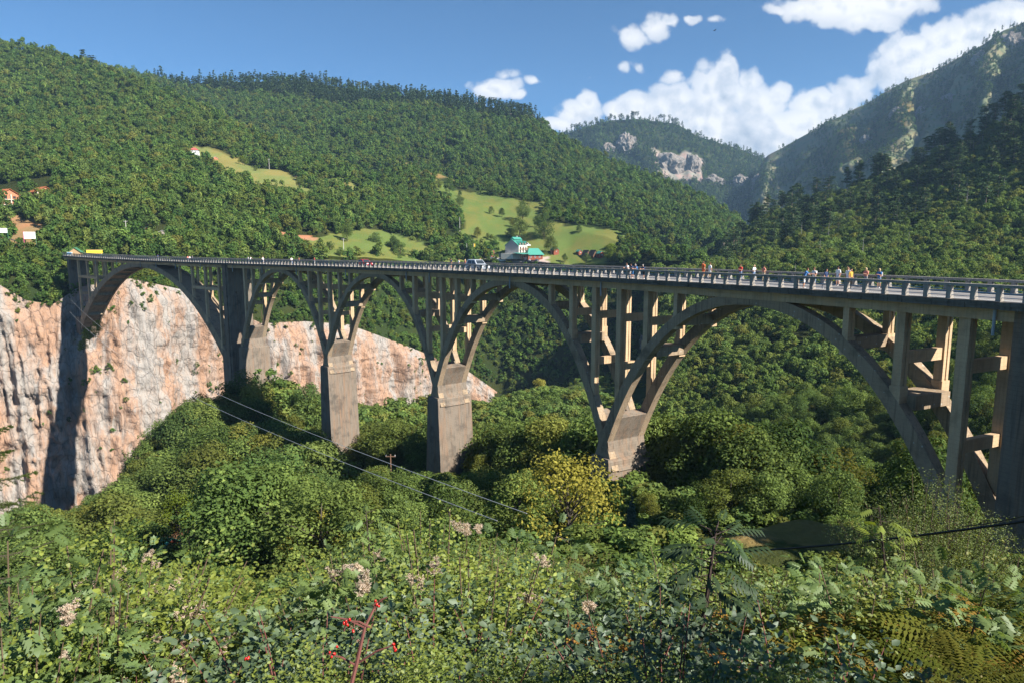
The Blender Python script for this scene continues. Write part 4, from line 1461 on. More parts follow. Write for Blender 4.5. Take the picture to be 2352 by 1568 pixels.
M['fluff'] = leaf_mat('seed_fluff', [(0.56, 0.47, 0.38), (0.50, 0.41, 0.34)], 0.35, 0.3, objvar=0.3)
M['hip'] = plain('rose_hip', (0.45, 0.02, 0.015), 0.25, 0.1, 4.0, spec=0.6)


def frames(d, up, rng, roll=0.35):
    d = d / (np.linalg.norm(d, axis=1, keepdims=True) + 1e-9)
    n = up - d * np.sum(up * d, axis=1, keepdims=True) + rng.normal(size=d.shape) * roll
    n = n - d * np.sum(n * d, axis=1, keepdims=True)
    n /= np.linalg.norm(n, axis=1, keepdims=True) + 1e-9
    return d, np.cross(n, d), n


def tmpl_ovate(L=1.0, W=0.62):
    V = np.array([(0, 0, 0), (.34 * L, .5 * W, .07), (.72 * L, .36 * W, .03), (L, 0, -.10), (.72 * L, -.36 * W, .03), (.34 * L, -.5 * W, .07), (.5 * L, 0, -.02)])
    F = np.array([(0, 6, 1), (1, 6, 2), (2, 6, 3), (3, 6, 4), (4, 6, 5), (5, 6, 0)])
    return V, F


def tmpl_pinnate(pairs=4, L=1.0, lw=0.115, ll=0.36, droop=0.12):
    V, F = [], []

    def leaflet(x, ang, ln):
        c, s = math.cos(ang), math.sin(ang)
        b = len(V)
        for (a, w, z) in ((0, 0, 0), (.45, lw / ll, .02), (1.0, 0, -.08), (.45, -lw / ll, .02)):
            xx, yy = a * ln, w * ln
            V.append((x + c * xx - s * yy, s * xx + c * yy, z - droop * (x / L) ** 2 - droop * .6 * a * abs(s)))
        F.extend([(b, b + 1, b + 3), (b + 1, b + 2, b + 3)])
    for i in range(pairs):
        x = L * (.22 + .62 * i / max(1, pairs - 1)) * .78
        for sg in (-1, 1):
            leaflet(x, sg * R(58 - 10 * i / pairs), ll * (.85 + .15 * math.sin(math.pi * (i + .6) / pairs)))
    leaflet(L * .66, 0.0, ll)
    return np.array(V), np.array(F)


def place_tmpl(T, pos, d, b, n, size):
    V, F = T
    k, m = len(pos), len(V)
    s = size[:, None, None]
    W = pos[:, None, :] + s * (V[None, :, 0:1] * d[:, None, :] + V[None, :, 1:2] * b[:, None, :] + V[None, :, 2:3] * n[:, None, :])
    FF = (np.arange(k) * m)[:, None, None] + F[None]
    return W.reshape(-1, 3), FF.reshape(-1, 3)


def make_shrub(seed, H, Rr, stems, per, T, size, mat, arch=0.5, start=.2, stem_mat=None, bushy=.16):
    rng = np.random.default_rng(seed)
    mb = MB()
    pos, dr, tone = [], [], []
    for i in range(stems):
        a = rng.random() * 6.283
        out = Rr * math.sqrt(rng.random())
        h = H * (0.62 + 0.42 * rng.random()) * (1 - .35 * (out / Rr) ** 2)
        b0 = np.array([math.cos(a), math.sin(a), 0]) * out * .35
        tip = np.array([math.cos(a) * out, math.sin(a) * out, h])
        mid = b0 * .5 + tip * .5 + np.array([0, 0, h * .18 * arch]) - np.array([math.cos(a), math.sin(a), 0]) * out * .12
        t = np.linspace(0, 1, 7)[:, None]
        c = (1 - t) ** 2 * b0 + 2 * t * (1 - t) * mid + t * t * tip
        mb.tube(c, [0.014 * H * .5 * (1 - .8 * q) for q in t[:, 0]], 4, cap=False)
        tt = start + (1 - start) * rng.random(per) ** .8
        tt = tt[:, None]
        pc = (1 - tt) ** 2 * b0 + 2 * tt * (1 - tt) * mid + tt * tt * tip
        tan = 2 * (1 - tt) * (mid - b0) + 2 * tt * (tip - mid)
        tan /= np.linalg.norm(tan, axis=1, keepdims=True)
        aa = np.arange(per) * 2.4 + rng.random() * 6
        rad = np.stack([np.cos(aa), np.sin(aa), np.zeros(per)], 1)
        offs = rad * (rng.random((per, 1)) ** .6) * bushy * H * (1.1 - .6 * tt) + rng.normal(size=(per, 3)) * .02 * H
        pos.append(pc + offs)
        dr.append(rad + tan * .45 + np.array([0, 0, -.15]) + rng.normal(size=(per, 3)) * .5)
        base_tone = .35 + .4 * rng.random()
        tone.append(np.clip(base_tone * .6 + .45 * rng.random(per), 0, 1))
    pos, dr, tone = np.concatenate(pos), np.concatenate(dr), np.concatenate(tone)
    d, b, n = frames(dr, np.array([[0, 0, 1.0]]) + 0 * dr, rng, .8)
    V, F = place_tmpl(T, pos, d, b, n, size * (.6 + .6 * rng.random(len(pos))))
    me = mesh_np('leaves', V, F, [mat], attrs={'tone': ('POINT', np.repeat(tone, len(T[0])))})
    return me, mb.mesh('stems', stem_mat or M['stem'])


OV, PIN, PIN2 = tmpl_ovate(), tmpl_pinnate(), tmpl_pinnate(6, 1.0, .05, .27, .22)
SH_ASH = [make_shrub(300 + i, 3.0, 1.35, 24, 85, PIN, .165, M['leaf_ash']) for i in range(3)]
SH_OV = [make_shrub(310 + i, 3.0, 1.5, 36, 330, OV, .046, M['leaf_ovate'], .7) for i in range(3)]
SH_BR = [make_shrub(320 + i, 1.3, 1.2, 20, 120, OV, .050, M['leaf_bramble'], 1.1, stem_mat=M['stem_red']) for i in range(2)]
SH_SM = [make_shrub(330 + i, 3.2, 1.4, 32, 290, OV, .042, M['leaf_small'], .4, bushy=.18) for i in range(4)]

# seed heads of the climbing clematis: bursts of fine hairs
def make_fluff(seed, r):
    rng = np.random.default_rng(seed)
    nc, n = 12, 700
    c = rng.normal(size=(nc, 3)) * r * .5
    k = rng.integers(0, nc, n)
    d = rng.normal(size=(n, 3))
    d /= np.linalg.norm(d, axis=1, keepdims=True)
    L = r * (.22 + .22 * rng.random(n))[:, None]
    s = np.cross(d, rng.normal(size=(n, 3)))
    s /= np.linalg.norm(s, axis=1, keepdims=True)
    w = r * .03
    base = c[k]
    V = np.stack([base + s * w, base - s * w, base + d * L + s * w * .9, base + d * L - s * w * .9], 1).reshape(-1, 3)
    q = np.arange(n)[:, None] * 4
    F = np.concatenate([q + np.array([[0, 2, 1]]), q + np.array([[1, 2, 3]])], 1).reshape(-1, 3)
    return mesh_np('seed_head', V, F, [M['fluff']], attrs={'tone': ('POINT', np.repeat(.3 + .7 * rng.random(n), 4))})


FLUFF = [make_fluff(350 + i, .075) for i in range(3)]


def proj_py(p):
    """pixel row/column (2352 scale) of a world point"""
    c, s = math.cos(PITCH), math.sin(PITCH)
    yd = p[1] * c - p[2] * s
    zu = p[1] * s + p[2] * c
    return 1176 + 1568 * p[0] / yd, 784 - 1568 * zu / yd


def bz(x, y):
    return float(bank_z(np.array([x]), np.array([y]))[0])


_sg = np.linspace(-30, 320, 1400)
_bp = np.array([[*path(s)[:2]] for s in _sg])


def bridge_D(px):
    """distance ahead of the bridge's near face at a pixel column"""
    u = (px - 1176) / 1568.0 / 1.0
    k = np.argmin(np.abs(_bp[:, 0] / _bp[:, 1] - u))
    return _bp[k, 1]


def off_bridge(x, y):
    """distance across and s of the closest point on the bridge axis"""
    d = np.hypot(_bp[:, 0] - x, _bp[:, 1] - y)
    k = int(np.argmin(d))
    th = path(_sg[k])[3]
    o = (x - _bp[k, 0]) * math.cos(th) + (y - _bp[k, 1]) * math.sin(th)
    return _sg[k], o


def plant(kind, variants, label, cat, loc, rz, scale, group, names=('crown', 'trunk')):
    t = thing(kind, label, cat, loc, rz, group)
    t.scale = (scale, scale, scale) if not hasattr(scale, '__len__') else scale
    for nm, m in zip(names, variants):
        if m is not None:
            obj(nm, m, t)
    return t


# ---- trees of the near bank, the 300 that show largest
FRONT = ([-100, 0, 200, 250, 300, 350, 400, 450, 500, 560, 600, 700, 728, 740, 822, 830, 900, 970, 980, 1078, 1090, 1200, 1390, 1400, 1478, 1490, 1700, 1850, 2000, 2050, 2100, 2180, 2215, 2352, 2500],
         [1150, 1150, 1130, 1110, 1040, 960, 930, 890, 850, 842, 830, 845, 870, 1092, 1096, 1070, 1060, 1070, 1085, 1082, 1060, 1070, 1090, 1140, 1150, 1120, 1140, 1160, 1110, 1080, 1080, 1110, 1230, 1260, 1260])
BEHIND = ([-100, 500, 560, 610, 700, 728, 735, 800, 850, 900, 1000, 1100, 1150, 1250, 1400, 1500, 1700, 1900, 2100, 2500],
          [900, 870, 838, 832, 850, 860, 860, 850, 835, 860, 890, 915, 905, 880, 900, 930, 960, 930, 900, 900])
OPEN = [P(450, 1235, 116), P(415, 1262, 112), P(1780, 1215, 52), P(1880, 1205, 51), P(1700, 1225, 52), P(365, 1275, 112)]
rt = random.Random(77)
placed = []
ZONES = [
    (lambda px, D, fr: fr and px < 330, 'broadleaf tree below the pink cliff near the left edge', 'trees below the cliff'),
    (lambda px, D, fr: fr and px < 735, 'tall green tree of the wooded mound in front of the tower pier', 'trees of the wooded mound'),
    (lambda px, D, fr: fr and px < 1090, 'green tree around the feet of the two slender piers', 'trees around the slender piers'),
    (lambda px, D, fr: fr and px < 1500, 'green tree by the foot of the pier next to the yellow tree', 'trees by the yellow tree'),
    (lambda px, D, fr: fr, 'green tree under the nearest arch above the grassy clearing', 'trees above the clearing'),
    (lambda px, D, fr: px < 1150, 'green tree behind the bridge piers on the near rim of the gorge', 'trees on the gorge rim'),
    (lambda px, D, fr: True, 'green tree seen through the nearest arch', 'trees behind the nearest arch'),
]
def try_tree(px, D, hmin, hmax, gap):
    u, _ = ray(px, 900)
    x, y = float(u * D), D
    g = (x - _R0.x) * -0.77 + (y - _R0.y) * 0.64
    if g > 3:
        return False
    s_, o_ = off_bridge(x, y)
    if -2.0 < o_ < 10.0 and -30 < s_ < 190:
        if any(abs(s_ - q) < 6 for q in PIERS + [0, 185]):
            return False
        hmax = min(hmax, 7)
    if any(math.hypot(x - q.x, y - q.y) < 10 for q in OPEN):
        return False
    if any(math.hypot(x - a, y - b) < gap * (c + 1) for a, b, c in placed):
        return False
    z = bz(x, y)
    fr = D < bridge_D(px)
    lim = float(np.interp(px, *(FRONT if fr else BEHIND)))
    if D < 122 and 315 < px < 500:
        lim = max(lim, 1280)
    h = rt.uniform(hmin, hmax)
    for _ in range(14):
        ty = proj_py((x, y, z + h))[1]
        if ty >= lim:
            break
        h *= .9
    if h < 3.0:
        return False
    k = rt.randrange(len(TREE))
    sc = h / 11.0
    w = sc * rt.uniform(.9, 1.25)
    placed.append((x, y, 2.2 * w))
    for f, lab, grp in ZONES:
        if f(px, D, fr):
            break
    plant('broadleaf_tree', TREE[k], lab, 'tree', (x, y, z - .2), rt.uniform(0, 6.28), (w, w, sc), grp)
    return True


nt_ = 0
for tries in range(2600):
    if nt_ >= 120:
        break
    nt_ += try_tree(rt.uniform(200, 735), rt.uniform(98, 182), 9, 16, .8)
for tries in range(4000):
    if nt_ >= 268:
        break
    D = rt.choice((rt.uniform(56, 105), rt.uniform(80, 190)))
    nt_ += try_tree(rt.uniform(-60, 2420), D, 5, 12, .75)

# the yellow tree in front of the nearest pier, slim blue spruce, pine by the left edge
yb = P(1300, 1260, 50)
ym_, yt_ = make_broadleaf(401, 8.6, 4.1, 3000, 34, .27, M['leaf_yellow'], z0f=.18, limbs=20)
plant('yellow_tree', (ym_, yt_), 'yellow-leaved tree with bare grey limbs in front of the nearest pier', 'tree', (yb.x, yb.y, bz(yb.x, yb.y)), .4, 1.0, None)
for (px, py, D, h, lab) in ((688, 1280, 84, 8.6, 'blue-green spruce standing among the bushes below the slender piers'), (600, 1300, 78, 5.0, 'small spruce left of the tall blue-green spruce'), (1450, 1200, 60, 4.5, 'small dark spruce right of the yellow tree')):
    q = P(px, py, D)
    plant('spruce_tree', SPRUCE[0], lab, 'tree', (q.x, q.y, bz(q.x, q.y) - .2), rt.uniform(0, 6), h / 10.0, None)
# lime and rust coloured trees the photograph picks out
limem = [make_broadleaf(410 + i, 8.0, 3.2, 2600, 18, .36, (M['leaf_lime'], M['leaf_yellow'])[i], z0f=.06) for i in range(2)]
for (px, py, D, h, k, lab) in ((410, 1205, 120, 8.5, 0, 'lime-green tree beside the bare dirt patch above the hut'), (745, 1120, 110, 6.5, 0, 'yellow-green tree at the left foot of the slender pier'), (700, 1360, 62, 5.5, 1, 'rust-yellow bush tree low in the middle left'), (740, 1330, 66, 5.0, 1, 'smaller rust-yellow bush tree beside the other one'), (1240, 905, 300, 8, 1, 'orange-tinged tree on the slope behind the second nearest arch')):
    q = P(px, py, D)
    if D < 200:
        z = bz(q.x, q.y) - .2
    else:
        z = q.z
    plant('coloured_tree', limem[k], lab, 'tree', (q.x, q.y, z), rt.uniform(0, 6), h / 8.0, None)

# ---- undergrowth between the trees, one mass
rg2 = np.random.default_rng(900)
n = 5200
D_ = 26 + 172 * rg2.random(n) ** .8
px_ = -120 + 2600 * rg2.random(n)
u_, _ = ray(px_, np.full(n, 900.))
x_, y_ = u_ * D_, D_
g_ = (x_ - _R0.x) * -0.77 + (y_ - _R0.y) * 0.64
kp = g_ < 6
for q in OPEN:
    kp &= np.hypot(x_ - q.x, y_ - q.y) > 10.5
x_, y_ = x_[kp], y_[kp]
z_ = bank_z(x_, y_)
near = y_ < 70
pts = np.stack([x_, y_, z_ - .1], 1)
s_ = np.where(near, .5 + .5 * rg2.random(len(x_)), .8 + .8 * rg2.random(len(x_)))
scatter_stuff('thicket_undergrowth', 'low green undergrowth between the trees of the near bank', pts, np.stack([s_ * 1.2, s_ * 1.2, s_ * .8], 1), BUSH, rg2)

# ---- remaining woods of the near bank behind the bridge, one mass
n = 5200
D_ = 70 + 270 * rg2.random(n)
px_ = 330 + 1500 * rg2.random(n)
u_, _ = ray(px_, np.full(n, 900.))
x_, y_ = u_ * D_, D_
g_ = (x_ - _R0.x) * -0.77 + (y_ - _R0.y) * 0.64
bd = np.array([bridge_D(q) for q in px_])
keep = (g_ < 14) & (D_ > bd + 11 / np.cos(.6))
x_, y_, px_ = x_[keep], y_[keep], px_[keep]
z_ = bank_z(x_, y_)
hh = 5 + 6 * rg2.random(len(x_))
lim = np.interp(px_, *BEHIND)
for _ in range(8):
    ty = np.array([proj_py((a, b, c + d))[1] for a, b, c, d in zip(x_, y_, z_, hh)])
    hh = np.where(ty < lim, hh * .85, hh)
kk = hh > 2.2
sc_ = hh[kk] / 9.0
scatter_stuff('gorge_rim_forest', 'dense green woods behind the piers down to the rim of the gorge', np.stack([x_[kk], y_[kk], z_[kk] - .3], 1), np.stack([sc_ * 1.1, sc_ * 1.1, sc_], 1), FARS + [q[0] for q in TREE], rg2, np.where(y_[kk] < 170, 4 + rg2.integers(0, 5, int(kk.sum())), rg2.integers(0, 4, int(kk.sum()))))
# ------------------------------------------------------------------ foreground shrubs
FG = ([-60, 0, 100, 200, 250, 330, 400, 430, 470, 540, 620, 700, 780, 820, 880, 1000, 1080, 1130, 1200, 1300, 1400, 1500, 1600, 1680, 1720, 1800, 1900, 1980, 2020, 2060, 2100, 2160, 2230, 2300, 2352, 2450],
      [1190, 1185, 1190, 1180, 1215, 1268, 1292, 1315, 1375, 1395, 1400, 1400, 1370, 1200, 1180, 1165, 1195, 1175, 1200, 1255, 1240, 1225, 1240, 1235, 1290, 1300, 1300, 1245, 1190, 1170, 1110, 1120, 1180, 1255, 1275, 1280])
sp = []
rf = random.Random(5)


def fg_shrub(px, D, kinds, label, group, smin=.55, smax=1.5, gap=.55, force=None):
    u, _ = ray(px, 1300)
    x, y = float(u * D), D
    z = bz(x, y)
    if any(math.hypot(x - a, y - b) < gap * c for a, b, c in sp):
        return False
    for q in OPEN[2:5]:
        if math.hypot(x - q.x, y - q.y) < 8.5:
            return False
    nm, fam, H0 = kinds
    lim = float(np.interp(px, *FG))
    if force:
        sc = force
    else:
        # height that lifts the top to a random row below the outline of the bushes
        ty = lim + rf.random() ** 1.5 * (60 + 900 / D)
        zt = float(ray(px, ty)[1]) * D
        sc = min((zt - z) / H0, 1.25)
    if sc < .32:
        return False
    sp.append((x, y, sc * 1.1))
    v = fam[rf.randrange(len(fam))]
    w = sc * rf.uniform(.95, 1.2)
    plant(nm, v, label, 'shrub', (x, y, z - .08), rf.uniform(0, 6.28), (w, w, sc), group, ('leaves', 'stems'))
    return True


K_ASH = ('ash_shrub', SH_ASH, 3.0)
K_OV = ('clematis_shrub', SH_OV, 3.0)
K_BR = ('bramble_shrub', SH_BR, 1.3)
K_SM = ('dogwood_shrub', SH_SM, 3.2)
# shaded brambles right below the camera
c_ = 0
for t in range(500):
    if c_ >= 34:
        break
    c_ += fg_shrub(rf.uniform(250, 2100), rf.uniform(3.3, 5.2), K_BR, 'dark bramble in the shade along the bottom edge', 'brambles along the bottom edge', .5, .85, .5)
# sunlit yellow-green clematis mass at the lower left
c_ = 0
for t in range(900):
    if c_ >= 30:
        break
    D = rf.uniform(4.4, 12)
    px = rf.uniform(-60, 640)
    k = K_OV if vnoise(px / 130.0, D / 1.8, seed=4) < .15 else K_ASH
    c_ += fg_shrub(px, D, k, 'sunlit yellow-green bush of the mass at the lower left' if k is K_OV else 'ash shoot rising from the bush mass at the lower left', 'bushes at the lower left' if k is K_OV else 'ash shoots at the lower left', .6, 1.5, .5)
# middle
c_ = 0
for t in range(1500):
    if c_ >= 60:
        break
    D = 5 + 16 * rf.random()
    px = rf.uniform(560, 1650)
    nv_ = vnoise(px / 150.0, D / 2.5, seed=14)
    k = K_ASH if nv_ > .12 else (K_SM if nv_ < -.22 else K_OV)
    lab = {'clematis_shrub': ('sunlit yellow-green bush in the middle foreground', 'bushes in the middle foreground'), 'ash_shrub': ('ash sapling bush with feathered leaves in the middle foreground', 'ash bushes in the middle foreground'), 'dogwood_shrub': ('small-leaved green bush in the middle foreground', 'small-leaved bushes in the middle foreground')}[k[0]]
    c_ += fg_shrub(px, D, k, *lab, .6, 1.6, .5)
# right
c_ = 0
for t in range(1500):
    if c_ >= 58:
        break
    D = 5 + 17 * rf.random()
    px = rf.uniform(1560, 2420)
    nv_ = vnoise(px / 150.0, D / 2.5, seed=24)
    k = K_ASH if nv_ > .28 else (K_OV if nv_ < -.18 else K_SM)
    lab = {'clematis_shrub': ('yellow-green bush on the right below the bridge end', 'bushes at the lower right'), 'ash_shrub': ('ash bush with feathered leaves on the right below the bridge end', 'ash bushes at the lower right'), 'dogwood_shrub': ('small-leaved green bush on the right below the bridge end', 'small-leaved bushes at the lower right')}[k[0]]
    c_ += fg_shrub(px, D, k, *lab, .6, 1.5, .5)
# farther slope
c_ = 0
for t in range(2500):
    if c_ >= 110:
        break
    D = rf.uniform(18, 58)
    px = rf.uniform(-60, 2420)
    zone = 'left' if px < 800 else ('centre' if px < 1500 else 'right')
    lab = {'left': ('small-leaved bush farther down the slope in the left half', 'slope bushes at the left'), 'centre': ('small-leaved bush farther down the slope below the yellow tree', 'slope bushes at the centre'), 'right': ('small-leaved bush farther down the slope around the clearing', 'slope bushes around the clearing')}[zone]
    c_ += fg_shrub(px, D, ('slope_bush', SH_SM if D < 32 else [(m_, None) for m_ in BUSH], 3.2 if D < 32 else 2.6), *lab, .9, 2.0, .62)

# tall bush in front of the right arch foot
q = P(2120, 1200, 30)
for (dx_, dy_, ty_) in ((0, 0, 1075), (1.4, .8, 1090), (-1.2, .9, 1120), (.6, -1.4, 1130), (2.6, .3, 1160), (-1.6, -1.2, 1170)):
    x, y = q.x + dx_, q.y + dy_
    s_ = max(.5, (float(ray(1176, ty_)[1]) * y - bz(x, y)) / 3.2)
    plant('dogwood_shrub', SH_SM[0], 'tall dark bush covering the foot of the nearest arch at the right', 'shrub', (x, y, bz(x, y) - .1), rf.uniform(0, 6), s_, 'bushes at the arch foot', ('leaves', 'stems'))

# leaf litter layer: low plants filling the gaps, one mass
rg3 = np.random.default_rng(33)
n = 1300
r_ = 3.2 + 30 * rg3.random(n) ** 1.4
a_ = R(-44) + R(88) * rg3.random(n)
x_, y_ = r_ * np.sin(a_), r_ * np.cos(a_)
z_ = bank_z(x_, y_)
s_ = .22 + .25 * rg3.random(n) + .008 * r_
vi = rg3.integers(0, 5, n)
vi = np.where((r_ < 5.6) & (x_ > -1.8) & (rg3.random(n) < .8), 3 + (vi % 2), vi)
scatter_stuff('slope_ground_cover', 'low leafy ground cover on the slope below the camera', np.stack([x_, y_, z_ - .1], 1), np.stack([s_ * 1.2, s_ * 1.2, s_], 1), [SH_OV[0][0], SH_OV[1][0], SH_SM[1][0], SH_BR[0][0], SH_BR[1][0]], rg3)

# clematis seed heads: tufts lying over the bushes
fl = 0
hosts = [o for o in C.objects if o.parent is None and o.name.startswith(('clematis_shrub', 'ash_shrub'))]
rf.shuffle(hosts)
for h in hosts:
    dist = math.hypot(h.location.x, h.location.y)
    if dist > 15 or fl >= 230:
        continue
    px, _ = proj_py(h.location)
    k_ = 11 if px < 640 else (5 if px < 1300 else 2)
    if h.name.startswith('ash_shrub'):
        k_ = max(1, k_ // 2)
    for i in range(k_):
        a = rf.uniform(0, 6.28)
        rr = rf.uniform(.25, .9) * 1.35
        zz = rf.uniform(.80, .99) * (1 - .28 * (rr / 1.35) ** 2) * 2.9
        for j in range(rf.choice((1, 1, 2))):
            e = obj('seed_head', FLUFF[rf.randrange(3)], h, (math.cos(a) * rr + rf.uniform(-.1, .1), math.sin(a) * rr + rf.uniform(-.1, .1), zz + rf.uniform(-.05, .08)))
            e.rotation_euler = (rf.uniform(0, 3), rf.uniform(0, 3), rf.uniform(0, 6))
            q = rf.uniform(.8, 1.5) / h.scale.x
            e.scale = (q, q, q * h.scale.x / h.scale.z)
            fl += 1

# ------------------------------------------------------------------ single plants the photograph shows
# young ash with a dark straight stem
def ash_sapling(label, base, top, n_leaf, size, seed, mat):
    rng = np.random.default_rng(seed)
    t = thing('ash_sapling', label, 'sapling', base)
    tv = Vector(top) - Vector(base)
    mb = MB()
    pts = [tv * f + Vector((.02 * math.sin(5 * f), .02 * math.cos(4 * f), 0)) * tv.length * .3 for f in (0, .25, .5, .75, 1.0)]
    mb.tube(pts, [.028, .024, .019, .013, .006], 7)
    pos, dr = [], []
    for i in range(n_leaf):
        f = .30 + .70 * i / n_leaf
        a = i * 2.4
        b0 = np.array(tv * f)
        rad = np.array([math.cos(a), math.sin(a), .35 - .5 * rng.random()])
        tip = b0 + rad * size * .4
        mb.tube([b0, tip], [.006, .003], 4, cap=False)
        pos.append(tip)
        dr.append(rad + rng.normal(size=3) * .15)
    pos, dr = np.array(pos), np.array(dr)
    d, b, nn = frames(dr, np.array([[0, 0, 1.0]]) + 0 * dr, rng, .25)
    V, F = place_tmpl(PIN2, pos, d, b, nn, size * (.75 + .5 * rng.random(len(pos))))
    obj('leaves', mesh_np('leaves', V, F, [mat], attrs={'tone': ('POINT', np.repeat(.4 + .5 * rng.random(len(pos)), len(PIN2[0])))}), t)
    mb.obj('stem', plain('sapling_stem', (0.05, 0.035, 0.03), .9), t)
    return t


b_ = P(1592, 1560, 5.2)
ash_sapling('young ash with a dark straight stem rising in the right foreground', b_, P(1648, 1205, 5.4), 46, .34, 61, M['leaf_ash_shaded'])
b_ = P(835, 1568, 10.5)
ash_sapling('slim pale ash shoot left of the middle foreground', P(860, 1420, 10.5), P(842, 1170, 10.6), 30, .38, 62, M['leaf_ash'])
ash_sapling('leafy yellow-green shoot above the bushes at the right', P(2040, 1420, 11.0), P(2020, 1160, 11.0), 26, .42, 63, M['leaf_ovate'])
# rose branch with red hips
t = thing('rose_branch', 'reddish rose branch with clusters of red hips in the shade below the middle', 'rose branch', P(800, 1570, 2.7))
o0 = t.location
mb = MB()
main = [P(800, 1600, 2.7) - o0, P(820, 1520, 2.75) - o0, P(838, 1440, 2.8) - o0, P(860, 1395, 2.85) - o0]
mb.tube(main, [.010, .009, .007, .005], 6)
twigs = [((850, 1440), (800, 1425)), ((838, 1440), (760, 1415)), ((860, 1395), (890, 1370)), ((860, 1395), (862, 1380)), ((825, 1520), (905, 1480)), ((822, 1530), (750, 1500)), ((800, 1425), (790, 1448))]
for a, b in twigs:
    mb.tube([P(*a, 2.8) - o0, P((a[0] + b[0]) / 2, (a[1] + b[1]) / 2 - 6, 2.8) - o0, P(*b, 2.8) - o0], [.005, .004, .003], 5, cap=False)
mb.obj('stem', M['stem_red'], t)
hip = MB()
hip.tube([(0, 0, -.014), (0, 0, -.010), (0, 0, 0), (0, 0, .010), (0, 0, .015)], [.003, .008, .0105, .008, .003], 8)
hm = hip.mesh('rose_hip', M['hip'], True)
for (px, py) in ((795, 1426), (803, 1422), (790, 1430), (798, 1434), (757, 1497), (768, 1500), (762, 1506), (774, 1484), (862, 1379), (866, 1386), (870, 1391), (904, 1478), (905, 1486), (908, 1492), (811, 1448), (564, 1512), (570, 1510)):
    h_ = obj('rose_hip', hm, t, P(px, py, 2.8) - o0)
    h_.rotation_euler = (rf.uniform(-1, 1), rf.uniform(-1, 1), 0)
    h_.scale = (.62, .62, .62)


# bracken
def fern(label, base, n_fr, L, mat, seed, group=None):
    rng = np.random.default_rng(seed)
    t = thing('bracken_fern', label, 'fern', base, 0, group)
    for i in range(n_fr):
        a = i * 2.4 + rng.random()
        ln = L * (.7 + .5 * rng.random())
        m = 22
        f = np.linspace(0.12, 1, m)
        up = .75 + .25 * rng.random()
        cx = f * ln * (.55 + .25 * f)
        cz = ln * up * (f - .55 * f * f)
        V, F = [], []
        for k in range(m):
            w = ln * .30 * math.sin(math.pi * min(1, .10 + .9 * (1 - f[k]) ** .85)) * (.75 + .5 * rng.random()) + .01
            for sg in (-1, 1):
                # each pinna is a row of three small blades
                for q in range(3):
                    b = len(V)
                    x0, y0, z0 = cx[k], 0, cz[k]
                    y1, y2 = sg * w * q / 3, sg * w * (q + 1) / 3 * 1.04
                    th = ln * .020 * (1 - .22 * q)
                    sl = .22
                    V += [(x0 + abs(y1) * sl, y1, z0 - abs(y1) * .12), (x0 + abs(y1 + y2) / 2 * sl + th, (y1 + y2) / 2, z0 - abs(y1) * .12 + .01), (x0 + abs(y2) * sl, y2, z0 - abs(y2) * .2), (x0 + abs(y1 + y2) / 2 * sl - th, (y1 + y2) / 2, z0 - abs(y1) * .12 + .005)]
                    F += [(b, b + 1, b + 3), (b + 1, b + 2, b + 3)]
        V = np.array(V)
        me = mesh_np('frond', V, np.array(F), [mat], attrs={'tone': ('POINT', np.full(len(V), .4 + .5 * rng.random()))})
        e = obj('frond', me, t)
        e.rotation_euler = (0, 0, a)
    return t


for i, (px, py, D, L, m, lab) in enumerate((
        (2300, 1500, 5.2, .9, 'fern_green', 'yellowing bracken fern in the lower right corner'), (2352, 1440, 6.0, .9, 'fern_green', 'tall bracken at the right edge above the corner fern'),
        (2230, 1520, 4.8, .75, 'fern_green', 'bracken left of the corner fern'), (2120, 1440, 5.8, .8, 'fern_green', 'dark green bracken in the right foreground shade'),
        (2060, 1480, 5.2, .75, 'fern_green', 'bracken behind the dark hollow at the right'), (1920, 1500, 5.4, .75, 'fern_green', 'green bracken right of the young ash'),
        (1745, 1470, 6.0, .8, 'fern_rust', 'rust-red withered bracken right of the young ash'), (1400, 1480, 6.5, .6, 'fern_rust', 'small withered brown fern left of the young ash'))):
    u, _ = ray(px, py)
    x, y = float(u * D), D
    fern(lab, (x, y, max(bz(x, y) + .05, P(px, py, D).z - .35)), 13, L, M[m], 700 + i)

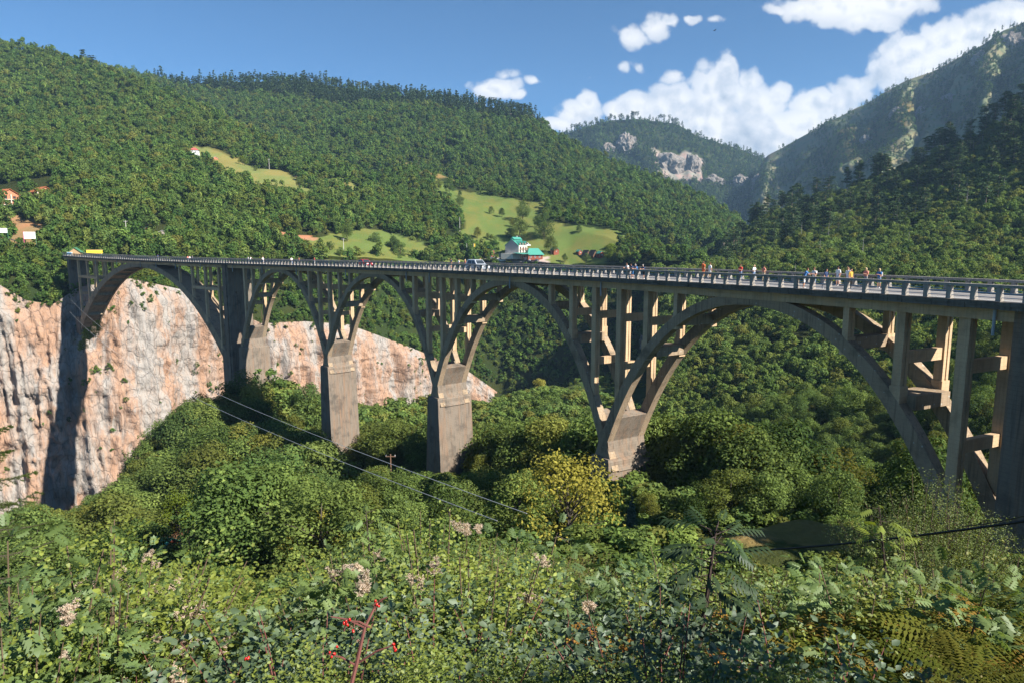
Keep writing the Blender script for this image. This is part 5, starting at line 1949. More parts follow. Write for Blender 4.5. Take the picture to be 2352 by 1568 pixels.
# spruce branches hanging in at the left edge: a whole young spruce just outside
def near_spruce():
    q = P(-42, 1200, 11.0)
    z0 = bz(q.x, q.y)
    H = P(-42, 890, 11.0).z - z0
    t = thing('spruce_tree', 'young spruce whose branch tips reach in at the left edge', 'tree', (q.x, q.y, z0))
    rng = np.random.default_rng(71)
    mb = MB()
    mb.tube([(0, 0, -.2), (0, 0, H * .6), (0, 0, H)], [.10, .06, .012], 7)
    mb.obj('trunk', M['bark'], t)
    for i in range(64):
        f = .10 + .88 * (i / 64.0)
        a = i * 2.4
        L = (1.9 * (1 - f) ** .75 + .15) * rng.uniform(.85, 1.15)
        tw = MB()
        pts, dirs = [], []
        main_ = [np.array([r * L, 0, -.20 * L * r + .22 * L * r * r]) for r in np.linspace(.05, 1, 7)]
        tw.tube(main_, [.014, .012, .010, .008, .007, .006, .004], 4, cap=False)
        for k in range(1, 7):
            for sg in (-1, 1):
                sl = L * .34 * (1.15 - k / 7.0)
                b0 = main_[k]
                b1 = b0 + np.array([sl * .6, sg * sl, -.22 * sl])
                tw.tube([b0, b1], [.005, .003], 3, cap=False)
                for r in np.linspace(.1, 1, 9):
                    pts.append(b0 + (b1 - b0) * r)
                    dirs.append(b1 - b0)
        for r in np.linspace(.15, 1, 26):
            k = min(5, int(r * 6))
            pts.append(main_[k] + (main_[k + 1] - main_[k]) * (r * 6 - k))
            dirs.append(main_[6] - main_[0])
        pts, dirs = np.array(pts), np.array(dirs)
        rep = 7
        pp = np.repeat(pts, rep, 0) + rng.normal(size=(len(pts) * rep, 3)) * .006
        dd = np.repeat(dirs / np.linalg.norm(dirs, axis=1, keepdims=True), rep, 0)
        dv = dd * .7 + rng.normal(size=pp.shape) * .6
        d, b, nn = frames(dv, rng.normal(size=pp.shape), rng, .2)
        ln, w = .042, .0045
        V = np.stack([pp + b * w, pp - b * w, pp + d * ln], 1).reshape(-1, 3)
        F = np.arange(len(V)).reshape(-1, 3)
        bo = tw.obj('branch', M['bark'], t, loc=(0, 0, H * f), rz=a)
        obj('needles', mesh_np('needles', V, F, [M['leaf_near_spruce']], attrs={'tone': ('POINT', np.repeat(.3 + .6 * rng.random(len(pp)), 3))}), bo)


M['leaf_near_spruce'] = leaf_mat('leaf_near_spruce', [(0.055, 0.085, 0.022), (0.065, 0.095, 0.022)], .2, .5, objvar=.2)
near_spruce()

# trees standing beside the camera, outside the picture, that shade the lowest foreground
for i, (x, y, h, lab) in enumerate(((4.6, 0.1, 4.6, 'broadleaf tree beside the viewpoint shading the brambles'), (6.4, -0.4, 5.0, 'second broadleaf tree beside the viewpoint'), (8.2, -0.4, 5.4, 'third broadleaf tree beside the viewpoint'), (5.4, -2.0, 5.4, 'broadleaf tree behind the viewpoint'), (10.0, -1.0, 5.8, 'fourth broadleaf tree beside the viewpoint'))):
    w = h / 11.0 * 1.25
    plant('broadleaf_tree', TREE[i], lab, 'tree', (x, y, bz(x, y) - .3), i * 1.3, (w, w, h / 11.0), None)
# ------------------------------------------------------------------ conifers and single trees on the slopes
def hill_z(h, px, py):
    """point of a hill surface nearest to a pixel of the view"""
    k = np.argmin((h.PX - px) ** 2 + (h.PY - py) ** 2)
    i, j = np.unravel_index(k, h.PX.shape)
    return Vector([float(q) for q in h.V[i, j]])


rp = random.Random(91)
# black pines over the right hillside: crest and upper slope
cnt = 0
for t in range(900):
    if cnt >= 150:
        break
    px = rp.uniform(1660, 2400)
    crest = float(np.interp(px, [1640, 1700, 1760, 1850, 1950, 2050, 2150, 2250, 2352, 2450], [572, 520, 472, 432, 402, 366, 324, 278, 216, 150]))
    dy_ = rp.random() ** 1.6 * float(np.interp(px, [1660, 1800, 2100, 2400], [60, 110, 170, 230]))
    q = hill_z(right_hill, px, crest + 24 + dy_)
    sc = rp.uniform(.75, 1.25)
    deep = dy_ > 70
    plant('pine_tree', PINE[rp.randrange(3)], 'tall dark pine on the crest of the right hillside' if not deep else 'tall dark pine on the slope of the right hillside', 'tree', (q.x, q.y, q.z - .5), rp.uniform(0, 6.28), (sc * 1.1, sc * 1.1, sc), 'pines on the right crest' if not deep else 'pines on the right slope')
    cnt += 1
for k in range(46):
    px = rp.uniform(1800, 2400)
    crest = float(np.interp(px, [1640, 1700, 1760, 1850, 1950, 2050, 2150, 2250, 2352, 2450], [572, 520, 472, 432, 402, 366, 324, 278, 216, 150]))
    q = hill_z(right_hill, px, crest + rp.uniform(40, 230))
    sc = rp.uniform(.55, 1.0)
    plant('dead_pine', (SNAG[rp.randrange(3)],), 'bare grey dead pine standing on the right hillside', 'tree', (q.x, q.y, q.z), rp.uniform(0, 6), sc, 'dead pines on the right hillside', ('trunk',))
for k in range(40):
    px = rp.uniform(1820, 2340)
    i = int(np.argmin(np.abs(right_mtn.PX[0] - px)))
    top = right_mtn.V[right_mtn.front - 1, i]
    f = 0 if k < 22 else rp.uniform(.02, .25)
    j = int((right_mtn.front - 1) * (1 - f))
    q = right_mtn.V[j, i]
    sc = rp.uniform(.8, 1.5)
    plant('dead_pine', (SNAG[rp.randrange(3)],), 'bare dead pine on the skyline of the right mountain' if f == 0 else 'bare dead pine on the face of the right mountain', 'tree', (float(q[0]), float(q[1]), float(q[2])), rp.uniform(0, 6), sc, 'dead pines on the right skyline' if f == 0 else 'dead pines on the right mountain', ('trunk',))
# flat-topped pines along the skyline of the long mountain
ridge_px = [192, 217] + [560, 590, 640] + [rp.gauss(775, 45) for _ in range(10)] + [rp.uniform(830, 1215) for _ in range(52)] + [1130 + 8 * k for k in range(9)]
for px in ridge_px:
    hl = left_hill if px < 230 else mid_mtn
    i = int(np.argmin(np.abs(hl.PX[0] - px)))
    q = hl.V[hl.front - 1 - rp.randrange(0, 3), i]
    sc = rp.uniform(.75, 1.2)
    plant('flat_topped_pine', UMBR[rp.randrange(3)], 'lone flat-topped pine on the skyline of the left hillside' if px < 230 else 'flat-topped pine on the skyline of the long mountain', 'tree', (float(q[0]), float(q[1]), float(q[2]) - 1.0 + (5 if px < 230 else 0)), rp.uniform(0, 6), sc, 'skyline pines of the left hillside' if px < 230 else 'skyline pines of the long mountain')
for k in range(26):
    px = rp.uniform(1310, 1560)
    i = int(np.argmin(np.abs(far_mtn.PX[0] - px)))
    q = far_mtn.V[far_mtn.front - 1, i]
    plant('flat_topped_pine', UMBR[rp.randrange(3)], 'small pine on the skyline of the distant mountain', 'tree', (float(q[0]), float(q[1]), float(q[2]) - 1.0), rp.uniform(0, 6), rp.uniform(.9, 1.7), 'skyline pines of the distant mountain')
# single trees on the meadows (pixel of the foot, height)
MT = [(1252, 550, 19, 'full round tree casting a long shadow on the meadow right of the hotel'), (1193, 553, 19, 'tall tree on the meadow above the hotel'), (1205, 505, 17, 'big dark tree standing high on the meadow'), (1165, 543, 8, 'small round tree left of the tall tree above the hotel'),
      (1265, 590, 14, 'dark round tree beside the hotel yard'), (1055, 482, 10, 'small round tree alone on the upper meadow'), (1035, 447, 14, 'tree at the top of the meadow, left of the path'), (1012, 440, 11, 'tree at the top left corner of the meadow'), (1125, 447, 14, 'tree in the row at the upper edge of the meadow'),
      (1098, 551, 9, 'small tree left of the car park on the meadow'), (1118, 547, 5, 'low tree in the row behind the cabins'), (1130, 551, 5, 'second low tree in the row behind the cabins'), (1140, 556, 5, 'third low tree in the row behind the cabins'),
      (1128, 490, 7, 'bush tree in the middle of the upper meadow'), (1150, 496, 8, 'bush tree right of the middle of the upper meadow'), (1180, 515, 7, 'bush on the meadow above the tall tree'), (1215, 470, 9, 'tree at the upper right edge of the meadow'), (1235, 520, 9, 'tree by the lower edge of the dark wood'),
      (1405, 600, 13, 'yellow-green round tree at the right end of the meadow'), (1330, 540, 6, 'bush on the right part of the meadow'), (1085, 600, 5, 'bush in front of the timber pavilion'), (1300, 602, 7, 'bush at the edge of the car park'), (1345, 606, 8, 'bush behind the railing right of the car park'),
      (590, 395, 5, 'small tree on the upper meadow of the left hillside'), (555, 372, 9, 'lime tree at the edge of the upper meadow'), (690, 432, 9, 'tree in the corner of the upper meadow'), (900, 580, 13, 'dark tree on the lower meadow'), (860, 570, 12, 'dark tree in the hedge of the lower meadow'), (920, 590, 12, 'tree right of the dark tree on the lower meadow'),
      (800, 560, 12, 'tree in the upper corner of the lower meadow'), (760, 585, 6, 'orchard tree on the lower meadow'), (735, 575, 6, 'small orchard tree near the bare patch'), (780, 600, 6, 'orchard tree close to the railing'), (405, 572, 12, 'brownish round tree right of the green-roofed restaurant'), (1060, 455, 6, 'low bush on the upper meadow slope')]
for i, (px, py, h, lab) in enumerate(MT):
    hl = left_hill if px < 860 else plateau
    q = hill_z(hl, px, py)
    v = TREE[i % 5] if 'lime' not in lab and 'yellow-green' not in lab else limem[0]
    hh = 11.0 if v is not limem[0] else 8.0
    w = h / hh * rp.uniform(.85, 1.05)
    plant('meadow_tree', v, lab, 'tree', (q.x, q.y, q.z - .2), rp.uniform(0, 6), (w, w, h / hh), None)

# rock outcrops: craggy lumps breaking through the forest
def rock_mesh(seed, nx=26, ny=20):
    rng = np.random.default_rng(seed)
    bm = bmesh.new()
    bmesh.ops.create_icosphere(bm, subdivisions=4, radius=1.0)
    V = np.array([v.co[:] for v in bm.verts])
    d = fbm(V[:, 0] * 1.6 + seed, V[:, 1] * 1.6, V[:, 2] * 1.0, oct=5, seed=seed, ridge=True, gain=.6)
    r = 1 + .30 * d
    r = .5 * r + .5 * np.round(r * 7) / 7
    V2 = V * r[:, None]
    for v, c in zip(bm.verts, V2):
        v.co = c
    me = bpy.data.meshes.new('rock_outcrop')
    bm.to_mesh(me)
    bm.free()
    me.materials.append(M['rock_grey'])
    return me


ROCK = [rock_mesh(5 + i) for i in range(4)]
RO = [(mid_mtn, 748, 262, 9, 14, 'pale rock tooth on the long mountain, left'), (mid_mtn, 712, 245, 12, 9, 'pale rock above the tooth on the long mountain'), (mid_mtn, 640, 205, 10, 6, 'small pale rock near the crest of the long mountain'), (mid_mtn, 1215, 268, 22, 12, 'grey rock band under the crest of the long mountain'), (mid_mtn, 1170, 258, 26, 9, 'grey rock at the right crest of the long mountain'), (mid_mtn, 1100, 243, 20, 8, 'grey rock below the skyline pines'), (mid_mtn, 880, 222, 30, 7, 'long rock band below the skyline pines'), (mid_mtn, 1640, 490, 9, 7, 'rock at the lower right shoulder of the long mountain'), (mid_mtn, 1690, 530, 14, 8, 'rock where the long mountain meets the gorge'), (mid_mtn, 1600, 470, 9, 5, 'small rock on the right shoulder of the long mountain'),
      (far_mtn, 1440, 330, 60, 50, 'grey crag on the left of the distant mountain'), (far_mtn, 1540, 360, 75, 60, 'broad grey crag in the middle of the distant mountain'), (far_mtn, 1590, 375, 45, 55, 'orange-stained cliff on the distant mountain'), (far_mtn, 1640, 400, 50, 30, 'pale rock ribs low on the distant mountain'), (far_mtn, 1700, 420, 45, 35, 'grey rock at the right foot of the distant mountain'), (far_mtn, 1400, 345, 35, 30, 'small crag at the left foot of the distant mountain'),
      (right_mtn, 2060, 285, 32, 24, 'grey crag in the middle of the right mountain'), (right_mtn, 2115, 255, 28, 34, 'steep grey crag on the right mountain'), (right_mtn, 2180, 225, 28, 20, 'crag below the crest of the right mountain'), (right_mtn, 2250, 160, 34, 30, 'rocky summit block of the right mountain'), (right_mtn, 2320, 100, 40, 40, 'rocky summit at the right edge'), (right_mtn, 1990, 340, 24, 14, 'low crag on the right mountain'), (right_mtn, 1735, 440, 22, 30, 'grey rock wall where the right mountain drops into the gap'), (right_mtn, 1900, 370, 18, 12, 'rock on the long slope of the right mountain'),
      (right_hill, 1740, 545, 5, 15, 'upright grey rock needle on the right hillside'), (right_hill, 1658, 590, 6, 16, 'grey rock pillar at the mouth of the gorge'), (right_hill, 1688, 560, 5, 9, 'small rock beside the grey pillar'), (right_hill, 1820, 540, 5, 7, 'small grey rock under the pines'),
      (far_slope, 1545, 632, 9, 6, 'reddish rock outcrop below the end of the meadow'), (far_slope, 1505, 640, 6, 5, 'small reddish rock left of the outcrop'), (far_slope, 1480, 790, 8, 7, 'pale rock behind the nearest arch')]
for i, (hl, px, py, w, h, lab) in enumerate(RO):
    q = hill_z(hl, px, py)
    o = tag(obj('rock_outcrop', ROCK[i % 4], None, (q.x, q.y, q.z - h * .15)), lab, 'rock')
    o.scale = (w * .5, w * .4, h * .62)
    o.rotation_euler = (0, 0, i * 1.7)
# scrub clinging to ledges of the gorge cliff, one mass
rg4 = np.random.default_rng(44)
nvw, nuw = wallV.shape[:2]
fi = (rg4.random(900) ** 2.2 * .5 * nvw).astype(int)
fj = rg4.integers(0, nuw, 900)
pat = fbm(fj / 14.0, fi / 12.0, seed=13, oct=3)
kp = (pat > .12) | (fi < 5)
q = wallV[np.clip(fi[kp], 0, nvw - 1), fj[kp]]
scatter_stuff('cliff_scrub', 'green scrub clinging to ledges of the pink cliff', q, rscale(rg4, len(q), .12, .34), FARB, rg4)
for (px, py, D, s_, lab) in ((205, 770, 252, .62, 'yellow-green bush hanging at the left foot of the main arch'), (225, 750, 256, .55, 'second bush hanging at the left foot of the main arch'), (190, 790, 254, .45, 'shaded bush below the left foot of the main arch')):
    q = P(px, py, D)
    plant('cliff_bush', limem[0], lab, 'bush', tuple(q - Vector((0, 0, 3))), rp.uniform(0, 6), s_ * 1.3, None)
# ------------------------------------------------------------------ buildings
M['roof_teal'] = plain('roof_teal', (0.055, 0.27, 0.21), 0.5, 0.2, 1.5, spec=0.4)
M['roof_green'] = plain('roof_green', (0.06, 0.19, 0.10), 0.6, 0.2, 1.5)
M['roof_orange'] = plain('roof_orange', (0.46, 0.15, 0.055), 0.8, 0.35, 1.5)
M['roof_red'] = plain('roof_red', (0.45, 0.11, 0.09), 0.8, 0.25, 1.5)
M['roof_dark'] = plain('roof_dark', (0.07, 0.055, 0.05), 0.85, 0.4, 1.5)
M['wood_red'] = plain('wood_red', (0.24, 0.065, 0.035), 0.75, 0.4, 3.0)
M['wood_brown'] = plain('wood_brown', (0.13, 0.07, 0.04), 0.8, 0.4, 3.0)
M['wood_pale'] = plain('wood_pale', (0.42, 0.28, 0.15), 0.8, 0.3, 3.0)
M['plaster'] = plain('plaster', (0.62, 0.58, 0.50), 0.85, 0.15, 1.0)
M['grey_wall'] = plain('grey_wall', (0.30, 0.31, 0.33), 0.9, 0.2, 1.0)
M['brick'] = plain('brick', (0.47, 0.20, 0.11), 0.9, 0.3, 2.0)
M['white'] = plain('white', (0.78, 0.78, 0.77), 0.6, 0.08)
M['glass'] = plain('glass', (0.03, 0.04, 0.05), 0.12, 0.1, 1.0, spec=0.6)
M['yellow'] = plain('yellow', (0.72, 0.50, 0.03), 0.6, 0.15)
M['stone_wall'] = plain('stone_wall', (0.40, 0.36, 0.31), 0.95, 0.4, 2.0)
M['metal'] = plain('metal', (0.45, 0.46, 0.47), 0.5, 0.2, 2.0)
M['black'] = plain('black', (0.015, 0.015, 0.016), 0.5, 0.2)
M['pink'] = plain('pink', (0.60, 0.10, 0.25), 0.6, 0.1)
M['print_red'] = plain('print_red', (0.50, 0.07, 0.08), 0.6, 0.2)
M['pole_wood'] = plain('pole_wood', (0.20, 0.12, 0.08), 0.9, 0.3)
M['pole_grey'] = plain('pole_grey', (0.55, 0.53, 0.50), 0.9, 0.2)


def window(par, x, y, z, w, h, face, fm, gm, name='window'):
    """window with frame bars and recessed pane; face: unit axis '+x','-x','+y','-y' in the house's frame"""
    mb = MB()
    t = .09
    parts = [(-w / 2, w / 2, h / 2 - t, h / 2), (-w / 2, w / 2, -h / 2, -h / 2 + t), (-w / 2, -w / 2 + t, -h / 2 + t, h / 2 - t), (w / 2 - t, w / 2, -h / 2 + t, h / 2 - t), (-t / 3, t / 3, -h / 2 + t, h / 2 - t)]
    ang = {'+y': 0, '-y': math.pi, '+x': -math.pi / 2, '-x': math.pi / 2}[face]
    for (a, b, c, d) in parts:
        mb.box(a, b, -.05, .07, c, d)
    f = mb.obj(name, fm, par, loc=(x, y, z), rz=ang)
    g = MB()
    g.box(-w / 2 + t, w / 2 - t, -.03, .02, -h / 2 + t, h / 2 - t)
    g.obj('pane', gm, f)
    return f


def gable(t, w, l, h, rise, wm, rm, ov=.45, wall_name='wall', th=.16, roof_name='roof'):
    """ridge along local y, gable ends at +-y"""
    mb = MB()
    mb.prism([(-w / 2, -1.2), (w / 2, -1.2), (w / 2, h), (0, h + rise), (-w / 2, h)], 'y', -l / 2, l / 2)
    mb.obj(wall_name, wm, t)
    sl = rise / (w / 2)
    for sg in (-1, 1):
        e = w / 2 + ov
        m2 = MB()
        poly = [(0, h + rise + .03), (sg * e, h - ov * sl + .03), (sg * e, h - ov * sl + .03 + th), (0, h + rise + .03 + th)]
        m2.prism(poly, 'y', -l / 2 - ov, l / 2 + ov)
        m2.obj(roof_name, rm, t)


def house_at(name, label, q, rz, cat='house', group=None):
    return thing(name, label, cat, (q.x, q.y, q.z), rz, group)


# hotel with teal roofs
q = hill_z(plateau, 1182, 598)
t = house_at('hotel_building', 'three-storey hotel with teal roofs, timber balconies and three dormers on the meadow', q, R(-28), 'building')
gable(t, 10.5, 13.0, 8.6, 4.2, M['grey_wall'], M['roof_teal'])
mb = MB()
mb.box(5.26, 5.75, -6.4, 6.4, -1, 8.4)
mb.obj('facade', M['plaster'], t)
for k in range(3):
    y0 = -4.2 + k * 4.2
    for lv in range(2):
        window(t, 5.80, y0, 1.6 + lv * 2.9 + 2.2, 1.7, 1.9, '+x', M['wood_red'], M['glass'])
        b = MB()
        b.box(5.8, 6.7, y0 - 1.5, y0 + 1.5, 2.5 + lv * 2.9, 2.62 + lv * 2.9)
        for j in range(9):
            b.box(6.62, 6.68, y0 - 1.45 + j * .36, y0 - 1.39 + j * .36, 2.62 + lv * 2.9, 3.5 + lv * 2.9)
        b.box(6.58, 6.7, y0 - 1.5, y0 + 1.5, 3.5 + lv * 2.9, 3.6 + lv * 2.9)
        b.obj('balcony', M['wood_red'], t)
    d = MB()
    d.prism([(y0 - 1.1, 8.2), (y0 + 1.1, 8.2), (y0 + 1.1, 9.9), (y0, 11.2), (y0 - 1.1, 9.9)], 'x', 1.0, 5.6)
    dd = d.obj('dormer', M['wood_red'], t)
    for sg in (-1, 1):
        r_ = MB()
        r_.prism([(y0, 11.32), (y0 + sg * 1.5, 9.5), (y0 + sg * 1.5, 9.65), (y0, 11.5)], 'x', 1.0, 6.1)
        r_.obj('dormer_roof', M['roof_teal'], dd)
    window(dd, 5.62, y0, 9.2, 1.2, 1.3, '+x', M['white'], M['glass'])
rr = MB()
rr.prism([(-1.9, 12.6), (1.9, 12.6), (0, 14.4)], 'y', -6.0, 6.4)
rr.obj('ridge_roof', M['roof_teal'], t)
ch = MB()
ch.box(-1.5, -.8, 3.0, 3.7, 11, 15.2)
ch.obj('chimney', M['plaster'], t)
can = MB()
can.prism([(5.8, 3.3), (12.5, 2.5), (12.5, 2.68), (5.8, 3.5)], 'y', -15.5, 9.5)
can.obj('canopy_roof', M['roof_teal'], t)
for k in range(8):
    p_ = MB()
    p_.box(11.9, 12.15, -15 + k * 3.4, -14.75 + k * 3.4, -1, 2.5)
    p_.obj('post', M['wood_brown'], t)
ex = MB()
ex.box(-4.0, 5.2, -15.0, -6.6, -1.0, 3.0)
ex.obj('side_wing', M['plaster'], t)
# red house with the large teal roof
q = hill_z(plateau, 1228, 600)
t = house_at('red_timber_house', 'red timber house under a large teal hipped roof right of the hotel', q, R(20))
mb = MB()
mb.box(-5.6, 5.6, -3.6, 3.6, -1, 2.8)
mb.obj('wall', M['wood_red'], t)
mb = MB()
mb.add([(-6.6, -4.6, 2.6), (6.6, -4.6, 2.6), (6.6, 4.6, 2.6), (-6.6, 4.6, 2.6), (-3.6, 0, 7.2), (3.6, 0, 7.2)], [(0, 1, 5, 4), (1, 2, 5), (2, 3, 4, 5), (3, 0, 4), (3, 2, 1, 0)])
mb.obj('roof', M['roof_teal'], t)
for k in range(3):
    window(t, -3.6 + k * 3.4, -3.66, 1.3, 1.2, 1.2, '-y', M['white'], M['glass'])
# log cabin left of the hotel
q = hill_z(plateau, 1119, 592)
t = house_at('log_cabin', 'brown log cabin with teal gable roof left of the hotel', q, R(38))
gable(t, 6.2, 7.0, 3.6, 2.3, M['wood_red'], M['roof_teal'])
for k in (-1, 1):
    window(t, k * 1.5, -3.56, 1.4, 1.1, 1.2, '-y', M['white'], M['glass'])
    window(t, k * 1.5, -3.56, 3.4, .9, .8, '-y', M['white'], M['glass'])
# open pavilion with hipped green roof
q = hill_z(plateau, 1086, 599)
t = house_at('timber_pavilion', 'open timber pavilion with steep green hipped roof beside the railing', q, R(10), 'pavilion')
for sx in (-1, 0, 1):
    for sy in (-1, 1):
        p_ = MB()
        p_.box(sx * 3.6 - .12, sx * 3.6 + .12, sy * 3.0 - .12, sy * 3.0 + .12, -1, 3.0)
        p_.obj('post', M['wood_pale'], t)
mb = MB()
mb.add([(-4.3, -3.7, 2.9), (4.3, -3.7, 2.9), (4.3, 3.7, 2.9), (-4.3, 3.7, 2.9), (-.7, 0, 6.6), (.7, 0, 6.6)], [(0, 1, 5, 4), (1, 2, 5), (2, 3, 4, 5), (3, 0, 4), (3, 2, 1, 0)])
mb.obj('roof', M['roof_green'], t)
mb = MB()
mb.box(-4.6, 4.6, -4.4, 3.8, -1.0, .35)
mb.obj('floor_deck', M['wood_pale'], t)
for k in range(14):
    p_ = MB()
    p_.box(-4.5 + k * .69, -4.4 + k * .69, -4.36, -4.28, .35, 1.25)
    p_.obj('baluster', M['wood_pale'], t)
mb = MB()
mb.box(-4.6, 4.6, -4.42, -4.24, 1.25, 1.36)
mb.obj('rail', M['wood_pale'], t)
# A-frame huts and tiny cabins
for (px, py, lab) in ((1345, 585, 'dark A-frame hut, left one of the pair on the meadow'), (1364, 586, 'dark A-frame hut, right one of the pair on the meadow')):
    q = hill_z(plateau, px, py)
    t = house_at('a_frame_hut', lab, q, R(35), 'hut')
    mb = MB()
    mb.prism([(-2.1, -.5), (2.1, -.5), (2.1, 1.2), (0, 4.6), (-2.1, 1.2)], 'y', -2.4, 2.4)
    mb.obj('wall', M['wood_brown'], t)
    for sg in (-1, 1):
        m2 = MB()
        m2.prism([(0, 4.7), (sg * 2.75, .35), (sg * 2.75, .55), (0, 4.95)], 'y', -2.8, 2.8)
        m2.obj('roof', M['roof_dark'], t)
    d_ = MB()
    d_.box(-.45, .45, -2.48, -2.405, -.3, 1.6)
    d_.obj('door', M['wood_red'], t)
for (px, py, w, lab) in ((1327, 580, 3.0, 'tiny teal-roofed cabin left of the dark huts'), (1382, 588, 3.8, 'teal-roofed cabin half hidden at the right end of the meadow'), (1277, 583, 4.4, 'small red cabin with teal roof behind the yard tree')):
    q = hill_z(plateau, px, py)
    t = house_at('small_cabin', lab, q, R(30), 'cabin')
    gable(t, w, w * 1.1, w * .62, w * .38, M['wood_red'], M['roof_teal'], .3)
    window(t, 0, -w * .55 - .05, w * .35, .8, .8, '-y', M['white'], M['glass'])
# white house and shed on the upper meadow
q = hill_z(left_hill, 449, 362)
t = house_at('white_house', 'small white house with red hipped roof at the edge of the upper meadow', q, R(15))
mb = MB()
mb.box(-3.4, 3.4, -3, 3, -2, 4.6)
mb.obj('wall', M['white'], t)
mb = MB()
mb.add([(-4, -3.6, 4.5), (4, -3.6, 4.5), (4, 3.6, 4.5), (-4, 3.6, 4.5), (-.8, 0, 6.8), (.8, 0, 6.8)], [(0, 1, 5, 4), (1, 2, 5), (2, 3, 4, 5), (3, 0, 4), (3, 2, 1, 0)])
mb.obj('roof', M['roof_red'], t)
window(t, 3.46, 0, 2.8, 1.0, 1.2, '+x', M['grey_wall'], M['glass'])
window(t, 1.2, -3.06, 2.8, 1.0, 1.2, '-y', M['grey_wall'], M['glass'])
q = hill_z(left_hill, 494, 366)
t = house_at('farm_shed', 'low farm shed with grey roof on the upper meadow', q, R(25), 'shed')
gable(t, 4.5, 7, 2.0, 1.4, M['brick'], M['metal'], .3)
# unfinished brick houses at the left edge
for (px, py, s_, rz, lab) in ((14, 462, 1.0, 62, 'unfinished brick house with orange roof and open balcony at the left edge'), (95, 462, .95, 55, 'brick house with orange roof half hidden by trees')):
    q = hill_z(left_hill, px, py)
    t = house_at('brick_house', lab, q, R(rz))
    t.scale = (s_, s_, s_)
    gable(t, 10.0, 11.0, 6.0, 3.0, M['brick'], M['roof_orange'], .9)
    # concrete frame and loggia at the gable end
    for (x0, x1, z0, z1) in ((-5.1, 5.1, -.3, 0.0), (-5.1, 5.1, 2.8, 3.1), (-5.1, -4.7, -1, 5.6), (4.7, 5.1, -1, 5.6), (-.2, .2, -1, 6.0)):
        b = MB()
        b.box(x0, x1, -6.9, -5.55, z0, z1)
        b.obj('concrete_frame', M['plaster'], t)
    window(t, 2.3, -5.58, 1.5, 1.5, 1.3, '-y', M['wood_brown'], M['glass'])
    window(t, -2.3, -5.58, 1.2, 1.6, 2.1, '-y', M['wood_brown'], M['glass'], 'balcony_door')
    window(t, -2.3, -5.58, 4.3, 1.6, 2.1, '-y', M['wood_brown'], M['glass'], 'balcony_door')
    window(t, 2.3, -5.58, 4.4, 1.5, 1.3, '-y', M['wood_brown'], M['glass'])
q = hill_z(left_hill, 137, 460)
t = house_at('small_house', 'small orange-roofed house between the trees right of the brick houses', q, R(40))
gable(t, 5, 5.5, 2.6, 1.8, M['brick'], M['roof_orange'], .5)
# restaurant with green roof and awnings above the bridge end
q = hill_z(left_hill, 340, 558)
t = house_at('restaurant', 'red timber restaurant with green roof and terrace above the bridge end', q, R(30), 'restaurant')
gable(t, 5.5, 5.5, 3.4, 2.4, M['wood_red'], M['roof_green'], .7)
d = MB()
d.prism([(-1.0, 4.0), (1.0, 4.0), (1.0, 4.7), (0, 5.6), (-1.0, 4.7)], 'y', -2.9, -.5)
d.obj('dormer', M['wood_red'], t)
window(t, -1.2, -2.82, 1.4, .9, 1.3, '-y', M['wood_pale'], M['glass'])
window(t, 1.2, -2.82, 1.4, .9, 1.3, '-y', M['wood_pale'], M['glass'])
mb = MB()
mb.box(-10.5, -2.8, -4.2, 2.0, -2.4, -.25)
mb.obj('terrace', M['stone_wall'], t)
mb = MB()
mb.prism([(-9.5, 2.0), (-2.9, 2.6), (-2.9, 2.72), (-9.5, 2.12)], 'y', -3.6, 1.0)
mb.obj('awning', M['roof_green'], t)
for k in range(4):
    p_ = MB()
    p_.box(-9.4 + k * 2.1, -9.28 + k * 2.1, -3.5, -3.38, -.25, 2.1 + .19 * k)
    p_.obj('awning_post', M['wood_pale'], t)
q = hill_z(left_hill, 375, 556)
t = house_at('stone_shed', 'grey stone shed right of the green-roofed restaurant', q, R(10), 'shed')
gable(t, 4, 5, 2.2, .9, M['stone_wall'], M['metal'], .3)
# kiosks at the far bridge end
q = hill_z(far_slope, 176, 600)
pE = B(316, 10, 0.6)
t = thing('souvenir_kiosk', 'souvenir kiosk with yellow awning at the far bridge end', 'kiosk', (pE.x + 2, pE.y + 3, pE.z - 1.2), R(30))
mb = MB()
mb.box(-2.6, 2.6, -1.5, 1.5, -1, 2.6)
mb.obj('booth', M['white'], t)
mb = MB()
mb.prism([(-1.7, 2.7), (-3.0, 1.4), (-2.95, 1.3), (-1.6, 2.6)], 'x', -2.8, 2.8)
mb.obj('awning', M['yellow'], t)
mb = MB()
mb.box(-2.9, 2.9, -1.8, 1.8, 2.6, 2.8)
mb.obj('roof', M['wood_pale'], t)
t = thing('market_tent', 'small tent with green roof left of the souvenir kiosk', 'tent', (pE.x - 4.5, pE.y + 1, pE.z - 1.2), R(20))
gable(t, 4.0, 3.6, 2.0, 1.6, M['wood_pale'], M['roof_green'], .4)
t = thing('ice_cream_freezer', 'blue and white freezer in front of the green tent', 'freezer', (pE.x - 5.0, pE.y - 2.2, pE.z - 1.2), R(15))
mb = MB()
mb.box(-.9, .9, -.4, .4, 0, 1.9)
mb.obj('cabinet', M['white'], t)
mb = MB()
mb.box(-.85, .85, -.43, -.405, .9, 1.8)
mb.obj('door', M['pipe_blue'], t)
